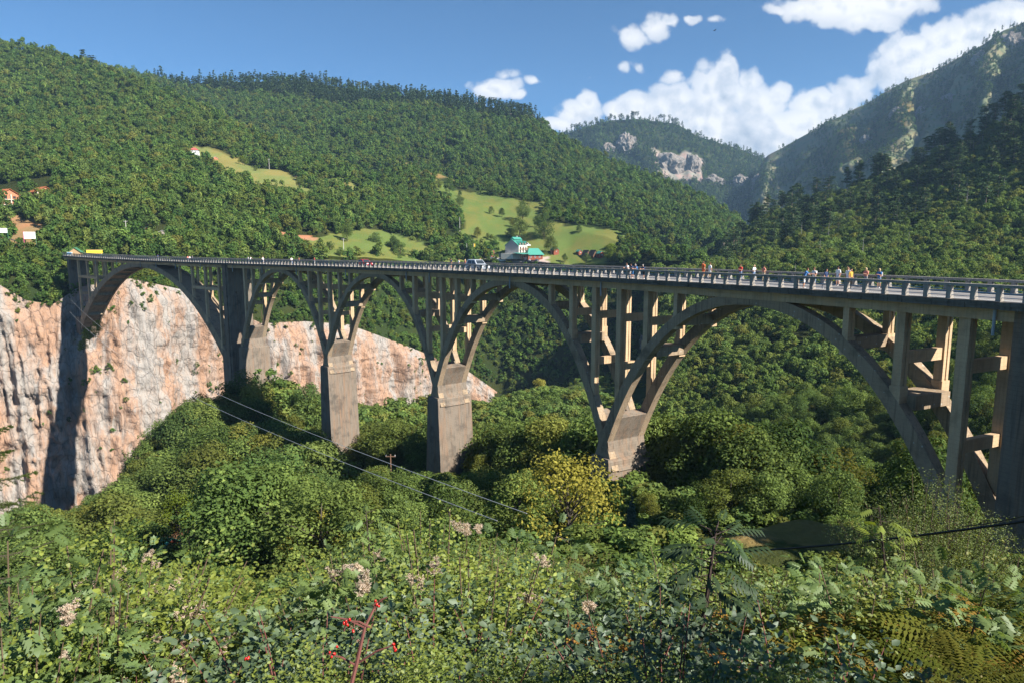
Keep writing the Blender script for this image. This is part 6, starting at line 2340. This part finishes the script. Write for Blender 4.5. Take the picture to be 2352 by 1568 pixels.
# billboards
for (px, py, D, w, h, p1, p2, lab) in ((68, 541, 300, 4.2, 2.9, 'pink', 'roof_green', 'white billboard with a red house picture on pink and green posts'), (4, 530, 305, 4.0, 2.0, 'roof_green', 'roof_green', 'white billboard cut by the left edge')):
    c_ = P(px, py, D)
    t = thing('billboard', lab, 'billboard', (c_.x, c_.y, c_.z), R(25))
    mb = MB()
    mb.box(-w / 2, w / 2, -.06, .06, -h / 2, h / 2)
    mb.obj('board', M['white'], t)
    for sx, mm in ((-1, p1), (1, p2)):
        mb = MB()
        mb.box(sx * w / 2 - .08 + sx * .09, sx * w / 2 + .08 + sx * .09, -.08, .08, -5, h / 2 + (.3 if sx < 0 else -.6))
        mb.obj('post', M[mm], t)
    pr = MB()
    if w > 4.1:
        pr.prism([(-1.7, .1), (-.1, 1.05), (1.5, .1), (1.5, .22), (-.1, 1.2), (-1.7, .24)], 'y', -.085, -.065)
        for k in range(9):
            pr.box(-1.75 + k * .4, -1.5 + k * .4, -.085, -.065, -.5, -.15)
        for k in range(7):
            pr.box(-1.6 + k * .47, -1.35 + k * .47, -.085, -.065, -1.15, -.85)
    else:
        for k in range(24):
            a = k * math.pi / 12
            pr.box(.8 + .75 * math.cos(a) - .06, .8 + .75 * math.cos(a) + .06, -.085, -.065, .42 * math.sin(a) - .05, .42 * math.sin(a) + .05)
    pr.obj('print', M['print_red'], t)
c_ = hill_z(left_hill, 22, 568)
t = thing('timber_shelter', 'open timber shelter with dark roof below the left billboard', 'shelter', (c_.x, c_.y, c_.z + 1), R(20))
for sx in (-1, 1):
    for sy in (-1, 1):
        mb = MB()
        mb.box(sx * 3 - .15, sx * 3 + .15, sy * 1.5 - .15, sy * 1.5 + .15, -2, 2.4)
        mb.obj('post', M['wood_red'], t)
mb = MB()
mb.prism([(-3.6, 2.4), (0, 3.6), (3.6, 2.3), (3.6, 2.45), (0, 3.8), (-3.6, 2.55)], 'y', -2.2, 2.2)
mb.obj('roof', M['roof_dark'], t)
mb = MB()
mb.box(-2.8, 2.8, -1.3, 1.3, -2, .8)
mb.obj('counter', M['brick'], t)
# hut in the hollow
q = P(362, 1262, 112)
t = thing('hollow_hut', 'timber hut with teal roof in the hollow at the lower left', 'hut', (q.x, q.y, bz(q.x, q.y) + .2), R(78))
gable(t, 4.4, 5.2, 2.3, 1.5, M['wood_red'], M['roof_teal'], .5)
window(t, 2.26, 0, 1.2, .9, .9, '+x', M['wood_pale'], M['glass'])


# ------------------------------------------------------------------ poles and wires
def pole(label, base, h, r, mat, arm=True):
    t = thing('utility_pole', label, 'pole', base)
    mb = MB()
    mb.tube([(0, 0, -.6), (0, 0, h)], [r, r * .7], 8)
    mb.obj('shaft', mat, t)
    if arm:
        mb = MB()
        mb.box(-.9, .9, -.05, .05, h - .5, h - .36)
        mb.obj('crossarm', mat, t)
        for k in (-.8, 0, .8):
            mb = MB()
            mb.tube([(k, 0, h - .36), (k, 0, h - .12)], [.06, .04], 6)
            mb.obj('insulator', M['white'], t)
    return t


q = P(897, 1050, 118)
pole('wooden utility pole between the slender piers', (q.x, q.y, bz(q.x, q.y)), 7.5, .14, M['pole_wood'])
for (hl, px, py, h, m, lab) in ((left_hill, 294, 562, 10, 'pole_grey', 'pale concrete pole left of the restaurant terrace'), (left_hill, 261, 560, 8, 'pole_grey', 'shorter concrete pole half hidden left of the restaurant'), (left_hill, 617, 395, 9, 'pole_grey', 'thin pole in the middle of the upper meadow'), (left_hill, 680, 432, 8, 'pole_wood', 'dark pole at the lower edge of the upper meadow'), (plateau, 1058, 535, 12, 'pole_grey', 'pylon with three insulators on the main meadow'), (left_hill, 1085, 600, 8, 'pole_wood', 'wooden pole behind the railing near the pavilion'), (left_hill, 650, 585, 9, 'pole_wood', 'wooden pole behind the railing on the lower meadow'), (left_hill, 790, 592, 9, 'pole_grey', 'pale pole behind the railing beside the yellow bush')):
    q = hill_z(hl, px, py)
    pole(lab, (q.x, q.y, q.z), h, .17, M[m], arm=h < 11)
q = hill_z(plateau, 1071, 600)
t = thing('flagpole', 'white flagpole left of the timber pavilion', 'flagpole', (q.x, q.y, q.z))
mb = MB()
mb.tube([(0, 0, -1), (0, 0, 10.5)], [.11, .07], 7)
mb.obj('shaft', M['white'], t)
q = hill_z(plateau, 1090, 598)
t = thing('banner', 'yellow banner on a pole above the timber pavilion', 'banner', (q.x, q.y, q.z))
mb = MB()
mb.tube([(0, 0, -1), (0, 0, 10.5)], .08, 7)
mb.obj('shaft', M['white'], t)
mb = MB()
mb.box(.1, 1.1, -.03, .03, 5.2, 10.3)
mb.obj('cloth', M['yellow'], t)


def wire(label, a, b, sag, r, mat, name='power_line'):
    pts = []
    for k in range(41):
        f = k / 40.0
        p_ = a.lerp(b, f)
        p_.z -= sag * 4 * f * (1 - f)
        pts.append(p_ - a)
    mb = MB()
    mb.tube(pts, r, 5)
    o = mb.obj(name, mat, loc=a)
    return tag(o, label, 'wire')


wire('pale power line, the upper of two crossing the gorge', P(164, 690, 259), P(1210, 1178, 44), 5.0, .026, M['metal'])
wire('pale power line, the lower of two crossing the gorge', P(160, 716, 258), P(1142, 1195, 44), 5.0, .026, M['metal'])
wire('thick black cable running across the lower right', P(1600, 1268, 16), P(2420, 1186, 9.5), .12, .022, M['black'], 'cable')
wire('thin black cable above the thick one at the lower right', P(2210, 1208, 13), P(2420, 1165, 10), .05, .012, M['black'], 'cable')


# ------------------------------------------------------------------ vehicles
def car(label, loc, rz, paint, L=4.5, W=1.8, H=1.65, suv=True, group=None, kind='car', cat='car', wheels=True):
    t = thing(kind, label, cat, loc, rz, group)
    x0, x1 = -L / 2, L / 2
    gc = .30
    belt = H * .58
    if suv:
        prof = [(x0 + .05, gc), (x1 - .05, gc), (x1, belt * .62), (x1 - .12, belt * .92), (x1 - 1.15, belt), (x1 - 1.9, H * .98), (x0 + .55, H), (x0 + .12, belt * 1.02), (x0, belt * .7)]
    else:
        prof = [(x0 + .05, gc), (x1 - .05, gc), (x1, belt * .65), (x1 - .15, belt * .88), (x1 - 1.25, belt), (x1 - 2.1, H), (x0 + 1.1, H * .99), (x0 + .35, belt * 1.03), (x0, belt * .9)]
    n = len(prof)
    vs, fs = [], []
    for (yy, ins) in ((-W / 2, 0), (-W / 2 + .06, .02), (W / 2 - .06, .02), (W / 2, 0)):
        pass
    secs = [(-1, .0), (1, .0)]
    rows = []
    for sg in (-1, 1):
        row = []
        for (x, z) in prof:
            tap = 0.0 if z <= belt * 1.05 else .16 * (z - belt) / (H - belt)
            row.append((x, sg * (W / 2 - tap), z))
        rows.append(row)
    mb = MB()
    vs = rows[0] + rows[1]
    fs = [tuple(range(n)), tuple(range(2 * n - 1, n - 1, -1))] + [(i, (i + 1) % n, n + (i + 1) % n, n + i) for i in range(n)]
    mb.add(vs, fs)
    body = mb.obj('body', paint, t)
    bv = body.modifiers.new('round', 'BEVEL')
    bv.width = .07
    bv.segments = 2
    # glazing: side windows, windscreen, rear window as thin panels on the cabin
    xf, xr = x1 - 1.25, x0 + .45
    for sg in (-1, 1):
        for (a, b) in ((.06, .48), (.52, .94)):
            ya, yb = sg * (W / 2 + .012), sg * (W / 2 - .145 + .012)
            xa, xb = xr + (xf - xr) * a, xr + (xf - xr) * b
            g = MB()
            k = .16
            z0, z1 = belt * 1.04, H * .93
            tl = xa + (k * .8 if a < .1 else 0)
            tr = xb - (.65 if b > .9 else 0)
            g.add([(xa, ya, z0), (xb, ya, z0), (tr, yb, z1), (tl, yb, z1)] + [(xa, ya - sg * .03, z0), (xb, ya - sg * .03, z0), (tr, yb - sg * .03, z1), (tl, yb - sg * .03, z1)], [(0, 1, 2, 3), (7, 6, 5, 4), (0, 4, 5, 1), (1, 5, 6, 2), (2, 6, 7, 3), (3, 7, 4, 0)])
            g.obj('side_window', M['glass'], t)
    g = MB()
    pa, pb = (Vector((prof[4][0], 0, prof[4][1])), Vector((prof[5][0], 0, prof[5][1])))
    nn = Vector((pa.z - pb.z, 0, -(pa.x - pb.x))).normalized() * -.015
    if nn.x < 0:
        nn = -nn
    a_, b_ = pa.lerp(pb, .1) + nn, pa.lerp(pb, .9) + nn
    g.add([(a_.x, -W * .42, a_.z), (a_.x, W * .42, a_.z), (b_.x, W * .36, b_.z), (b_.x, -W * .36, b_.z), (a_.x - .04, -W * .42, a_.z - .02), (a_.x - .04, W * .42, a_.z - .02), (b_.x - .04, W * .36, b_.z - .02), (b_.x - .04, -W * .36, b_.z - .02)], [(0, 1, 2, 3), (7, 6, 5, 4), (0, 4, 5, 1), (1, 5, 6, 2), (2, 6, 7, 3), (3, 7, 4, 0)])
    g.obj('windscreen', M['glass'], t)
    for sg in (-1, 1):
        l_ = MB()
        l_.box(x1 - .10, x1 + .012, sg * W * .36 - .18, sg * W * .36 + .18, belt * .66, belt * .84)
        l_.obj('headlight', M['white'], t)
        l_ = MB()
        l_.box(x0 - .012, x0 + .08, sg * W * .40 - .12, sg * W * .40 + .12, belt * .72, belt * .95)
        l_.obj('tail_light', M['print_red'], t)
    gr_ = MB()
    gr_.box(x1 - .05, x1 + .014, -W * .2, W * .2, belt * .55, belt * .72)
    gr_.obj('grille', M['black'], t)
    if wheels:
        for wx in (x0 + .85, x1 - .85):
            for sg in (-1, 1):
                w_ = MB()
                w_.tube([(0, -.11, 0), (0, -.10, 0), (0, .10, 0), (0, .11, 0)], [.27, .335, .335, .27], 18)
                wo = w_.obj('wheel', M['black'], t, loc=(wx, sg * (W / 2 - .09), .335))
                h_ = MB()
                h_.tube([(0, sg * .112, 0), (0, sg * .122, 0)], [.20, .17], 12)
                h_.obj('rim', M['metal'], wo)
    return t


M['paint_silver'] = plain('paint_silver', (0.42, 0.47, 0.53), 0.3, 0.05, spec=.6)
M['paint_red'] = plain('paint_red', (0.45, 0.025, 0.03), 0.3, 0.05, spec=.6)
M['paint_white'] = plain('paint_white', (0.75, 0.76, 0.78), 0.35, 0.05, spec=.6)
M['paint_dark'] = plain('paint_dark', (0.05, 0.06, 0.08), 0.3, 0.05, spec=.6)


def s_at(px, o):
    best = min(np.arange(-15, 310, .25), key=lambda s: abs(proj_py(B(s, o, 1.0))[0] - px))
    return float(best)


def on_road(px, o):
    s_ = s_at(px, o)
    p_ = B(s_, o, 1.098)
    return p_, s_


p_, s_ = on_road(1097, 2.7)
car('silver SUV driving across the bridge', p_, path(s_)[3] - math.pi / 2, M['paint_silver'], 4.6, 1.85, 1.78)
p_, s_ = on_road(839, 2.9)
car('red car driving across the bridge', p_, path(s_)[3] - math.pi / 2, M['paint_red'], 4.2, 1.75, 1.5, suv=False)
for i, (px, py, pm, L, H, rz, lab) in enumerate(((1150, 604, 'paint_white', 5.4, 2.3, 10, 'white van parked in front of the hotel canopy'), (1163, 600, 'paint_white', 5.4, 2.3, 60, 'white van parked against the hotel canopy'), (1171, 606, 'yellow', 4.6, 1.7, 20, 'yellow car parked in front of the hotel'), (1188, 601, 'paint_white', 4.4, 1.6, 80, 'white car parked beside the yellow car'), (1197, 603, 'paint_dark', 4.4, 1.6, 75, 'dark car parked before the hotel'), (1208, 605, 'paint_white', 5.0, 2.1, 70, 'white van right of the dark car'), (1219, 606, 'paint_silver', 4.4, 1.6, 65, 'silver car before the red house'), (1233, 607, 'paint_dark', 4.4, 1.6, 65, 'dark car before the red house'), (1129, 599, 'paint_dark', 4.4, 1.6, 30, 'dark car parked by the log cabin'), (1137, 601, 'paint_silver', 4.4, 1.6, 30, 'silver car parked by the log cabin'), (1108, 586, 'paint_white', 4.4, 1.6, 40, 'white car left of the log cabin'), (1207, 567, 'paint_white', 6.0, 2.5, 10, 'white camper behind the hotel'))):
    q = hill_z(plateau, px, py)
    car(lab, (q.x, q.y, q.z + .05), R(rz), M[pm], L, 1.9, H, group=None)


# ------------------------------------------------------------------ people
def cloth(c):
    return plain('cloth_%02d' % len(bpy.data.materials), c, .9, .15)


SKIN = plain('skin', (0.50, 0.27, 0.18), .6, .1)


def person(label, loc, face, shirt, legs, hair, pose='stand', h=1.7, sleeves=True, short=True, shoes=(.7, .7, .7), bag=None, long_hair=False):
    """one continuous skinned body; face = heading of the look direction (angle from +x)"""
    k = h / 1.7
    lean = {'stand': 0.0, 'lean': .34, 'phone': .04, 'hips': 0.0, 'walk': .05, 'wave': 0.0}[pose]
    def tz(z):                       # torso leans forward above the hip
        if z <= .92:
            return (0.0, z)
        d = z - .92
        return (math.sin(lean) * d, .92 + math.cos(lean) * d)
    J, Rd, E, reg = [], [], [], []

    def j(x, y, z, r, g, par=None):
        J.append((x, y, z))
        Rd.append(r)
        reg.append(g)
        if par is not None:
            E.append((par, len(J) - 1))
        return len(J) - 1
    pelvis = j(-.02, 0, .93, .135, 'leg')
    wx, wz = tz(1.08)
    waist = j(wx, 0, wz, .118, 'top', pelvis)
    cx, cz = tz(1.30)
    chest = j(cx, 0, cz, .135, 'top', waist)
    nx_, nz = tz(1.45)
    neck0 = j(nx_, 0, nz, .075, 'top', chest)
    n2x, n2z = tz(1.50)
    neck = j(n2x + .01, 0, n2z, .048, 'skin', neck0)
    hx, hz = tz(1.57)
    j1 = j(hx + .035, 0, hz, .078, 'skin', neck)
    hx2, hz2 = tz(1.655)
    head = j(hx2 + .03, 0, hz2, .085, 'skin', j1)
    for sg in (-1, 1):
        st = .0
        if pose == 'walk':
            st = .17 * sg
        hip = j(0, sg * .095, .86, .092, 'leg', pelvis)
        knee = j(.03 + st, sg * .105, .48, .060, 'knee', hip)
        calf = j(-.0 + st * 1.2, sg * .11, .30, .052, 'shin', knee)
        ank = j(-.03 + st * 1.3, sg * .11, .085, .036, 'shin', calf)
        foot = j(.10 + st * 1.3, sg * .125, .04, .034, 'shoe', ank)
        toe = j(.17 + st * 1.3, sg * .135, .03, .026, 'shoe', foot)
        sx, sz = tz(1.40)
        sh = j(sx, sg * .175, sz, .062, 'top', chest)
        if pose == 'lean':
            ex, ez, fx, fz, fy = sx + .20, sz - .20, sx + .42, sz - .22, sg * .12
        elif pose in ('phone',):
            ex, ez, fx, fz, fy = sx + .03, sz - .28, sx + .26, sz - .20, sg * .07
        elif pose == 'hips':
            ex, ez, fx, fz, fy = sx - .12, sz - .24, sx + .04, 1.0, sg * .15
        elif pose == 'wave' and sg > 0:
            ex, ez, fx, fz, fy = sx + .12, sz + .10, sx + .10, sz + .28, sg * .08
        else:
            ex, ez, fx, fz, fy = sx - .02, sz - .28, sx + .06, sz - .53, sg * .23
        ey = sg * (.25 if pose != 'hips' else .36)
        el = j(ex, ey, ez, .044, 'sleeve', sh)
        wr = j(fx, fy, fz, .028, 'skin', el)
        dv = Vector((fx - ex, fy - ey, fz - ez)).normalized()
        palm = j(fx + dv.x * .08, fy + dv.y * .08, fz + dv.z * .08, .032, 'skin', wr)
        for q_ in range(3):
            j(fx + dv.x * .16, fy + dv.y * .16 + (q_ - 1) * .022, fz + dv.z * .16 - .01 * q_, .011, 'skin', palm)
        j(fx + dv.x * .11 + .03, fy + dv.y * .1 - sg * .03, fz + dv.z * .1 + .02, .012, 'skin', palm)
    me = bpy.data.meshes.new('body')
    me.from_pydata([(x * k, y * k, z * k) for x, y, z in J], E, [])
    tmp = bpy.data.objects.new('tmp', me)
    C.objects.link(tmp)
    sk = tmp.modifiers.new('skin', 'SKIN')
    for i, sv in enumerate(me.skin_vertices[0].data):
        sv.radius = (Rd[i] * k * (1.25 if reg[i] == 'top' else 1), Rd[i] * k)
        sv.use_root = (i == 0)
    sk.use_smooth_shade = True
    ss = tmp.modifiers.new('sub', 'SUBSURF')
    ss.levels = 1
    ss.render_levels = 1
    dg = bpy.context.evaluated_depsgraph_get()
    bm_ = bpy.data.meshes.new_from_object(tmp.evaluated_get(dg))
    bpy.data.objects.remove(tmp)
    bm_.materials.clear()
    for m in (SKIN, shirt, legs, cloth(shoes)):
        bm_.materials.append(m)
    JJ = np.array(J) * k
    seg = np.array([(JJ[a], JJ[b]) for a, b in E])
    own = [reg[b] for a, b in E]
    par = [reg[a] for a, b in E]
    cen = np.array([p_.center[:] for p_ in bm_.polygons])
    a, b = seg[:, 0], seg[:, 1]
    ab = b - a
    tt = np.clip(np.einsum('pei,ei->pe', cen[:, None] - a[None], ab) / (np.einsum('ei,ei->e', ab, ab) + 1e-9), 0, 1)
    dist = np.linalg.norm(cen[:, None] - (a[None] + tt[..., None] * ab[None]), axis=2)
    bi = dist.argmin(1)
    out = []
    for p_i, e in enumerate(bi):
        f = tt[p_i, e]
        g = own[e] if f > .45 else par[e]
        if g == 'sleeve':
            g = 'top' if sleeves and f < .8 else 'skin'
        if own[e] == 'skin' and par[e] == 'sleeve':
            g = 'skin'
        if g in ('knee',):
            g = 'leg'
        if g == 'shin':
            g = 'skin' if short else 'leg'
        if own[e] == 'shin' and par[e] == 'knee' and short:
            g = 'skin' if f > .1 else 'leg'
        out.append({'skin': 0, 'top': 1, 'leg': 2, 'shoe': 3}[g])
    bm_.polygons.foreach_set('material_index', out)
    bm_.polygons.foreach_set('use_smooth', [True] * len(out))
    t = thing('person', label, 'person', loc, face)
    obj('body', bm_, t)
    # hair: cap of the head, open at the face
    hv, hf = [], []
    cx_, cz_ = (hx + hx2) / 2 + .022, (hz + hz2) / 2 + .01
    nlat, nlon = 7, 12
    for i in range(nlat + 1):
        la = math.pi * .5 - i * math.pi * (.62 if not long_hair else .78) / nlat
        for q_ in range(nlon):
            lo = 2 * math.pi * q_ / nlon
            r_ = .108 * (1 + .06 * math.sin(5 * lo + i))
            x_, y_, z__ = r_ * math.cos(la) * math.cos(lo), r_ * .86 * math.cos(la) * math.sin(lo), r_ * 1.12 * math.sin(la)
            if x_ > .035 and z__ < .045:
                x_ = .035
            if long_hair and i >= nlat - 1:
                z__ -= .12
                x_ -= .03
            hv.append(((cx_ + x_ - .012) * k, y_ * k, (cz_ + z__) * k))
    for i in range(nlat):
        for q_ in range(nlon):
            hf.append((i * nlon + q_, i * nlon + (q_ + 1) % nlon, (i + 1) * nlon + (q_ + 1) % nlon, (i + 1) * nlon + q_))
    hm_ = MB()
    hm_.add(hv, hf)
    hm_.obj('hair', cloth(hair), t, smooth=True)
    if bag:
        bg_ = MB()
        bg_.box(-.30 * k, -.13 * k, -.14 * k, .14 * k, 1.02 * k, 1.42 * k)
        bo = bg_.obj('backpack', cloth(bag), t)
        bv = bo.modifiers.new('round', 'BEVEL')
        bv.width = .05
        bv.segments = 2
    return t


CW = {n: cloth(c) for n, c in dict(white=(.75, .75, .74), orange=(.60, .14, .05), red=(.55, .05, .05), coral=(.62, .22, .17), navy=(.03, .05, .12), blue=(.05, .16, .38), jean=(.16, .24, .38), grey=(.22, .22, .24), beige=(.45, .36, .26), yellow=(.55, .33, .06), black=(.03, .03, .03), pale=(.55, .58, .64)).items()}
BR, BL, DK, GY = (.12, .06, .035), (.55, .42, .24), (.03, .02, .018), (.35, .33, .31)
NEAR_O, FAR_O = .72, 7.12
PEOPLE = [
    (1443, NEAR_O, 'lean', -1, 'white', 'jean', BR, 1, 1, 'woman-sized person in white top leaning on the near rail, left of the group of four'),
    (1452, NEAR_O, 'lean', -1, 'navy', 'blue', DK, 1, 1, 'person in navy shirt and blue shorts leaning on the near rail'),
    (1461, NEAR_O, 'lean', -1, 'blue', 'beige', GY, 1, 0, 'grey-haired person in blue shirt leaning on the near rail'),
    (1478, NEAR_O, 'lean', -1, 'navy', 'black', GY, 1, 1, 'person in dark shirt bent over the near rail, right of the group of four'),
    (1616, FAR_O, 'wave', 1, 'orange', 'orange', BR, 1, 1, 'person in orange shirt seen from behind at the far rail'),
    (1630, FAR_O, 'stand', 1, 'white', 'white', BR, 1, 1, 'person in white dress seen from behind at the far rail'),
    (1700, FAR_O - .2, 'phone', -1, 'red', 'jean', BR, 1, 0, 'person in red shirt looking at hands by the far rail'),
    (1729, FAR_O - .2, 'phone', 0, 'white', 'jean', BL, 1, 0, 'blonde person in white top and jeans by the far rail'),
    (1751, FAR_O - .2, 'hips', 1, 'coral', 'beige', DK, 0, 0, 'person in red sleeveless top with hands on hips at the far rail'),
    (1845, NEAR_O, 'lean', 0, 'blue', 'white', BR, 1, 1, 'person in blue shirt and white shorts resting an arm on the near rail'),
    (1870, NEAR_O, 'phone', -1, 'white', 'jean', BR, 0, 1, 'person in white top and denim shorts at the near rail'),
    (1896, 2.2, 'walk', 0, 'navy', 'grey', DK, 1, 0, 'person in dark blue top and grey trousers walking on the roadway'),
    (1921, FAR_O - .3, 'stand', -1, 'white', 'pale', DK, 1, 1, 'person in white shirt and pale shorts facing the viewer by the far rail'),
    (1944, FAR_O - .3, 'wave', -1, 'white', 'pale', BR, 1, 1, 'person raising an arm to the brow by the far rail'),
    (1950, 3.4, 'stand', 0, 'yellow', 'black', DK, 1, 0, 'person in yellow top with dark hair on the roadway'),
    (1987, FAR_O - .3, 'phone', -1, 'coral', 'grey', BL, 1, 0, 'blonde person in coral shirt by the far rail'),
    (2018, FAR_O - .3, 'phone', -1, 'blue', 'jean', BL, 1, 1, 'blonde person in blue top with backpack by the far rail'),
    (1068, FAR_O - .3, 'stand', 1, 'coral', 'beige', BL, 1, 1, 'person in pale pink behind the silver SUV'),
    (1053, FAR_O - .3, 'stand', 1, 'white', 'grey', BR, 1, 0, 'person in white shirt left of the silver SUV'),
    (1037, FAR_O - .6, 'stand', -1, 'navy', 'beige', DK, 1, 1, 'person in dark top left of the silver SUV'),
    (722, FAR_O - .3, 'stand', 1, 'red', 'white', BR, 1, 0, 'person in red and white near the middle of the bridge'),
    (687, FAR_O - .3, 'stand', 1, 'coral', 'grey', BR, 1, 0, 'person in pink top farther along the far rail'),
    (670, NEAR_O + .3, 'walk', 0, 'white', 'jean', BR, 1, 0, 'person in white walking along the near rail in the distance'),
    (605, NEAR_O + .5, 'stand', 0, 'white', 'pale', BL, 1, 1, 'person in pale clothes on the far part of the bridge'),
    (575, FAR_O - .3, 'lean', 1, 'white', 'white', BR, 1, 1, 'person in white leaning at the far rail above the second arch'),
    (571, FAR_O - .6, 'stand', 1, 'white', 'jean', BR, 1, 0, 'second person in white above the second arch'),
    (442, FAR_O - .3, 'stand', 1, 'grey', 'jean', BR, 1, 0, 'distant person in grey above the main arch'),
    (436, NEAR_O + .3, 'stand', 0, 'white', 'beige', BR, 1, 1, 'distant person in white above the main arch'),
    (432, NEAR_O + .6, 'stand', 0, 'coral', 'jean', BR, 1, 1, 'distant person in pink above the main arch'),
    (363, FAR_O - .3, 'stand', 1, 'blue', 'jean', BR, 1, 0, 'distant person in blue at the far rail above the main arch'),
]
for i, (px, o_, pose, fc, sh, lg, hr, slv, sht, lab) in enumerate(PEOPLE):
    s_ = s_at(px, o_)
    th = path(s_)[3]
    out_dir = th                       # away from the camera across the deck
    face = out_dir if fc == 1 else (out_dir + math.pi if fc == -1 else th - math.pi / 2 + (.5 if pose == 'lean' else 0))
    below = 1.075 if o_ < 1.1 else (.975 if o_ > 7.05 else 1.096)
    p_ = B(s_, o_, below)
    person(lab, (p_.x, p_.y, p_.z), face, CW[sh], CW[lg], hr, pose, random.uniform(1.64, 1.8), bool(slv), bool(sht), bag=(.42, .36, .30) if 'backpack' in lab else None, long_hair=hr == BL)

# a bird of prey high over the valley
bp = P(1641, 71, 220)
t = thing('bird', 'dark bird gliding in the blue gap between the clouds', 'bird', (bp.x, bp.y, bp.z), .3)
mb = MB()
mb.tube([(-.35, 0, 0), (-.1, 0, .02), (.2, 0, .02), (.32, 0, 0)], [.03, .09, .08, .03], 8)
mb.obj('body', M['black'], t)
for sg in (-1, 1):
    w_ = MB()
    w_.add([(.15, sg * .05, .03), (.22, sg * .55, .16), (.05, sg * 1.0, .20), (-.10, sg * .55, .14), (-.14, sg * .05, .03), (.15, sg * .05, .06), (.22, sg * .55, .18), (.05, sg * 1.0, .21), (-.10, sg * .55, .16), (-.14, sg * .05, .06)], [(0, 1, 2, 3, 4), (9, 8, 7, 6, 5), (0, 5, 6, 1), (1, 6, 7, 2), (2, 7, 8, 3), (3, 8, 9, 4), (4, 9, 5, 0)])
    w_.obj('wing', M['black'], t)
# ------------------------------------------------------------------ air between the viewer and the mountains
hz_m, hg, ho = new_mat('haze')
vol = hg.node('ShaderNodeVolumePrincipled', {'Color': (0.42, 0.68, 1.0, 1.0), 'Density': 0.00009, 'Anisotropy': 0.1})
hg.put(ho.inputs['Volume'], vol.outputs[0])
hb = MB()
hb.box(-2600, 3200, -900, 3600, -176.5, 780)
hz = hb.obj('haze', hz_m)
hz['kind'] = 'stuff'
hz['label'] = 'thin blue haze in the air of the valley'
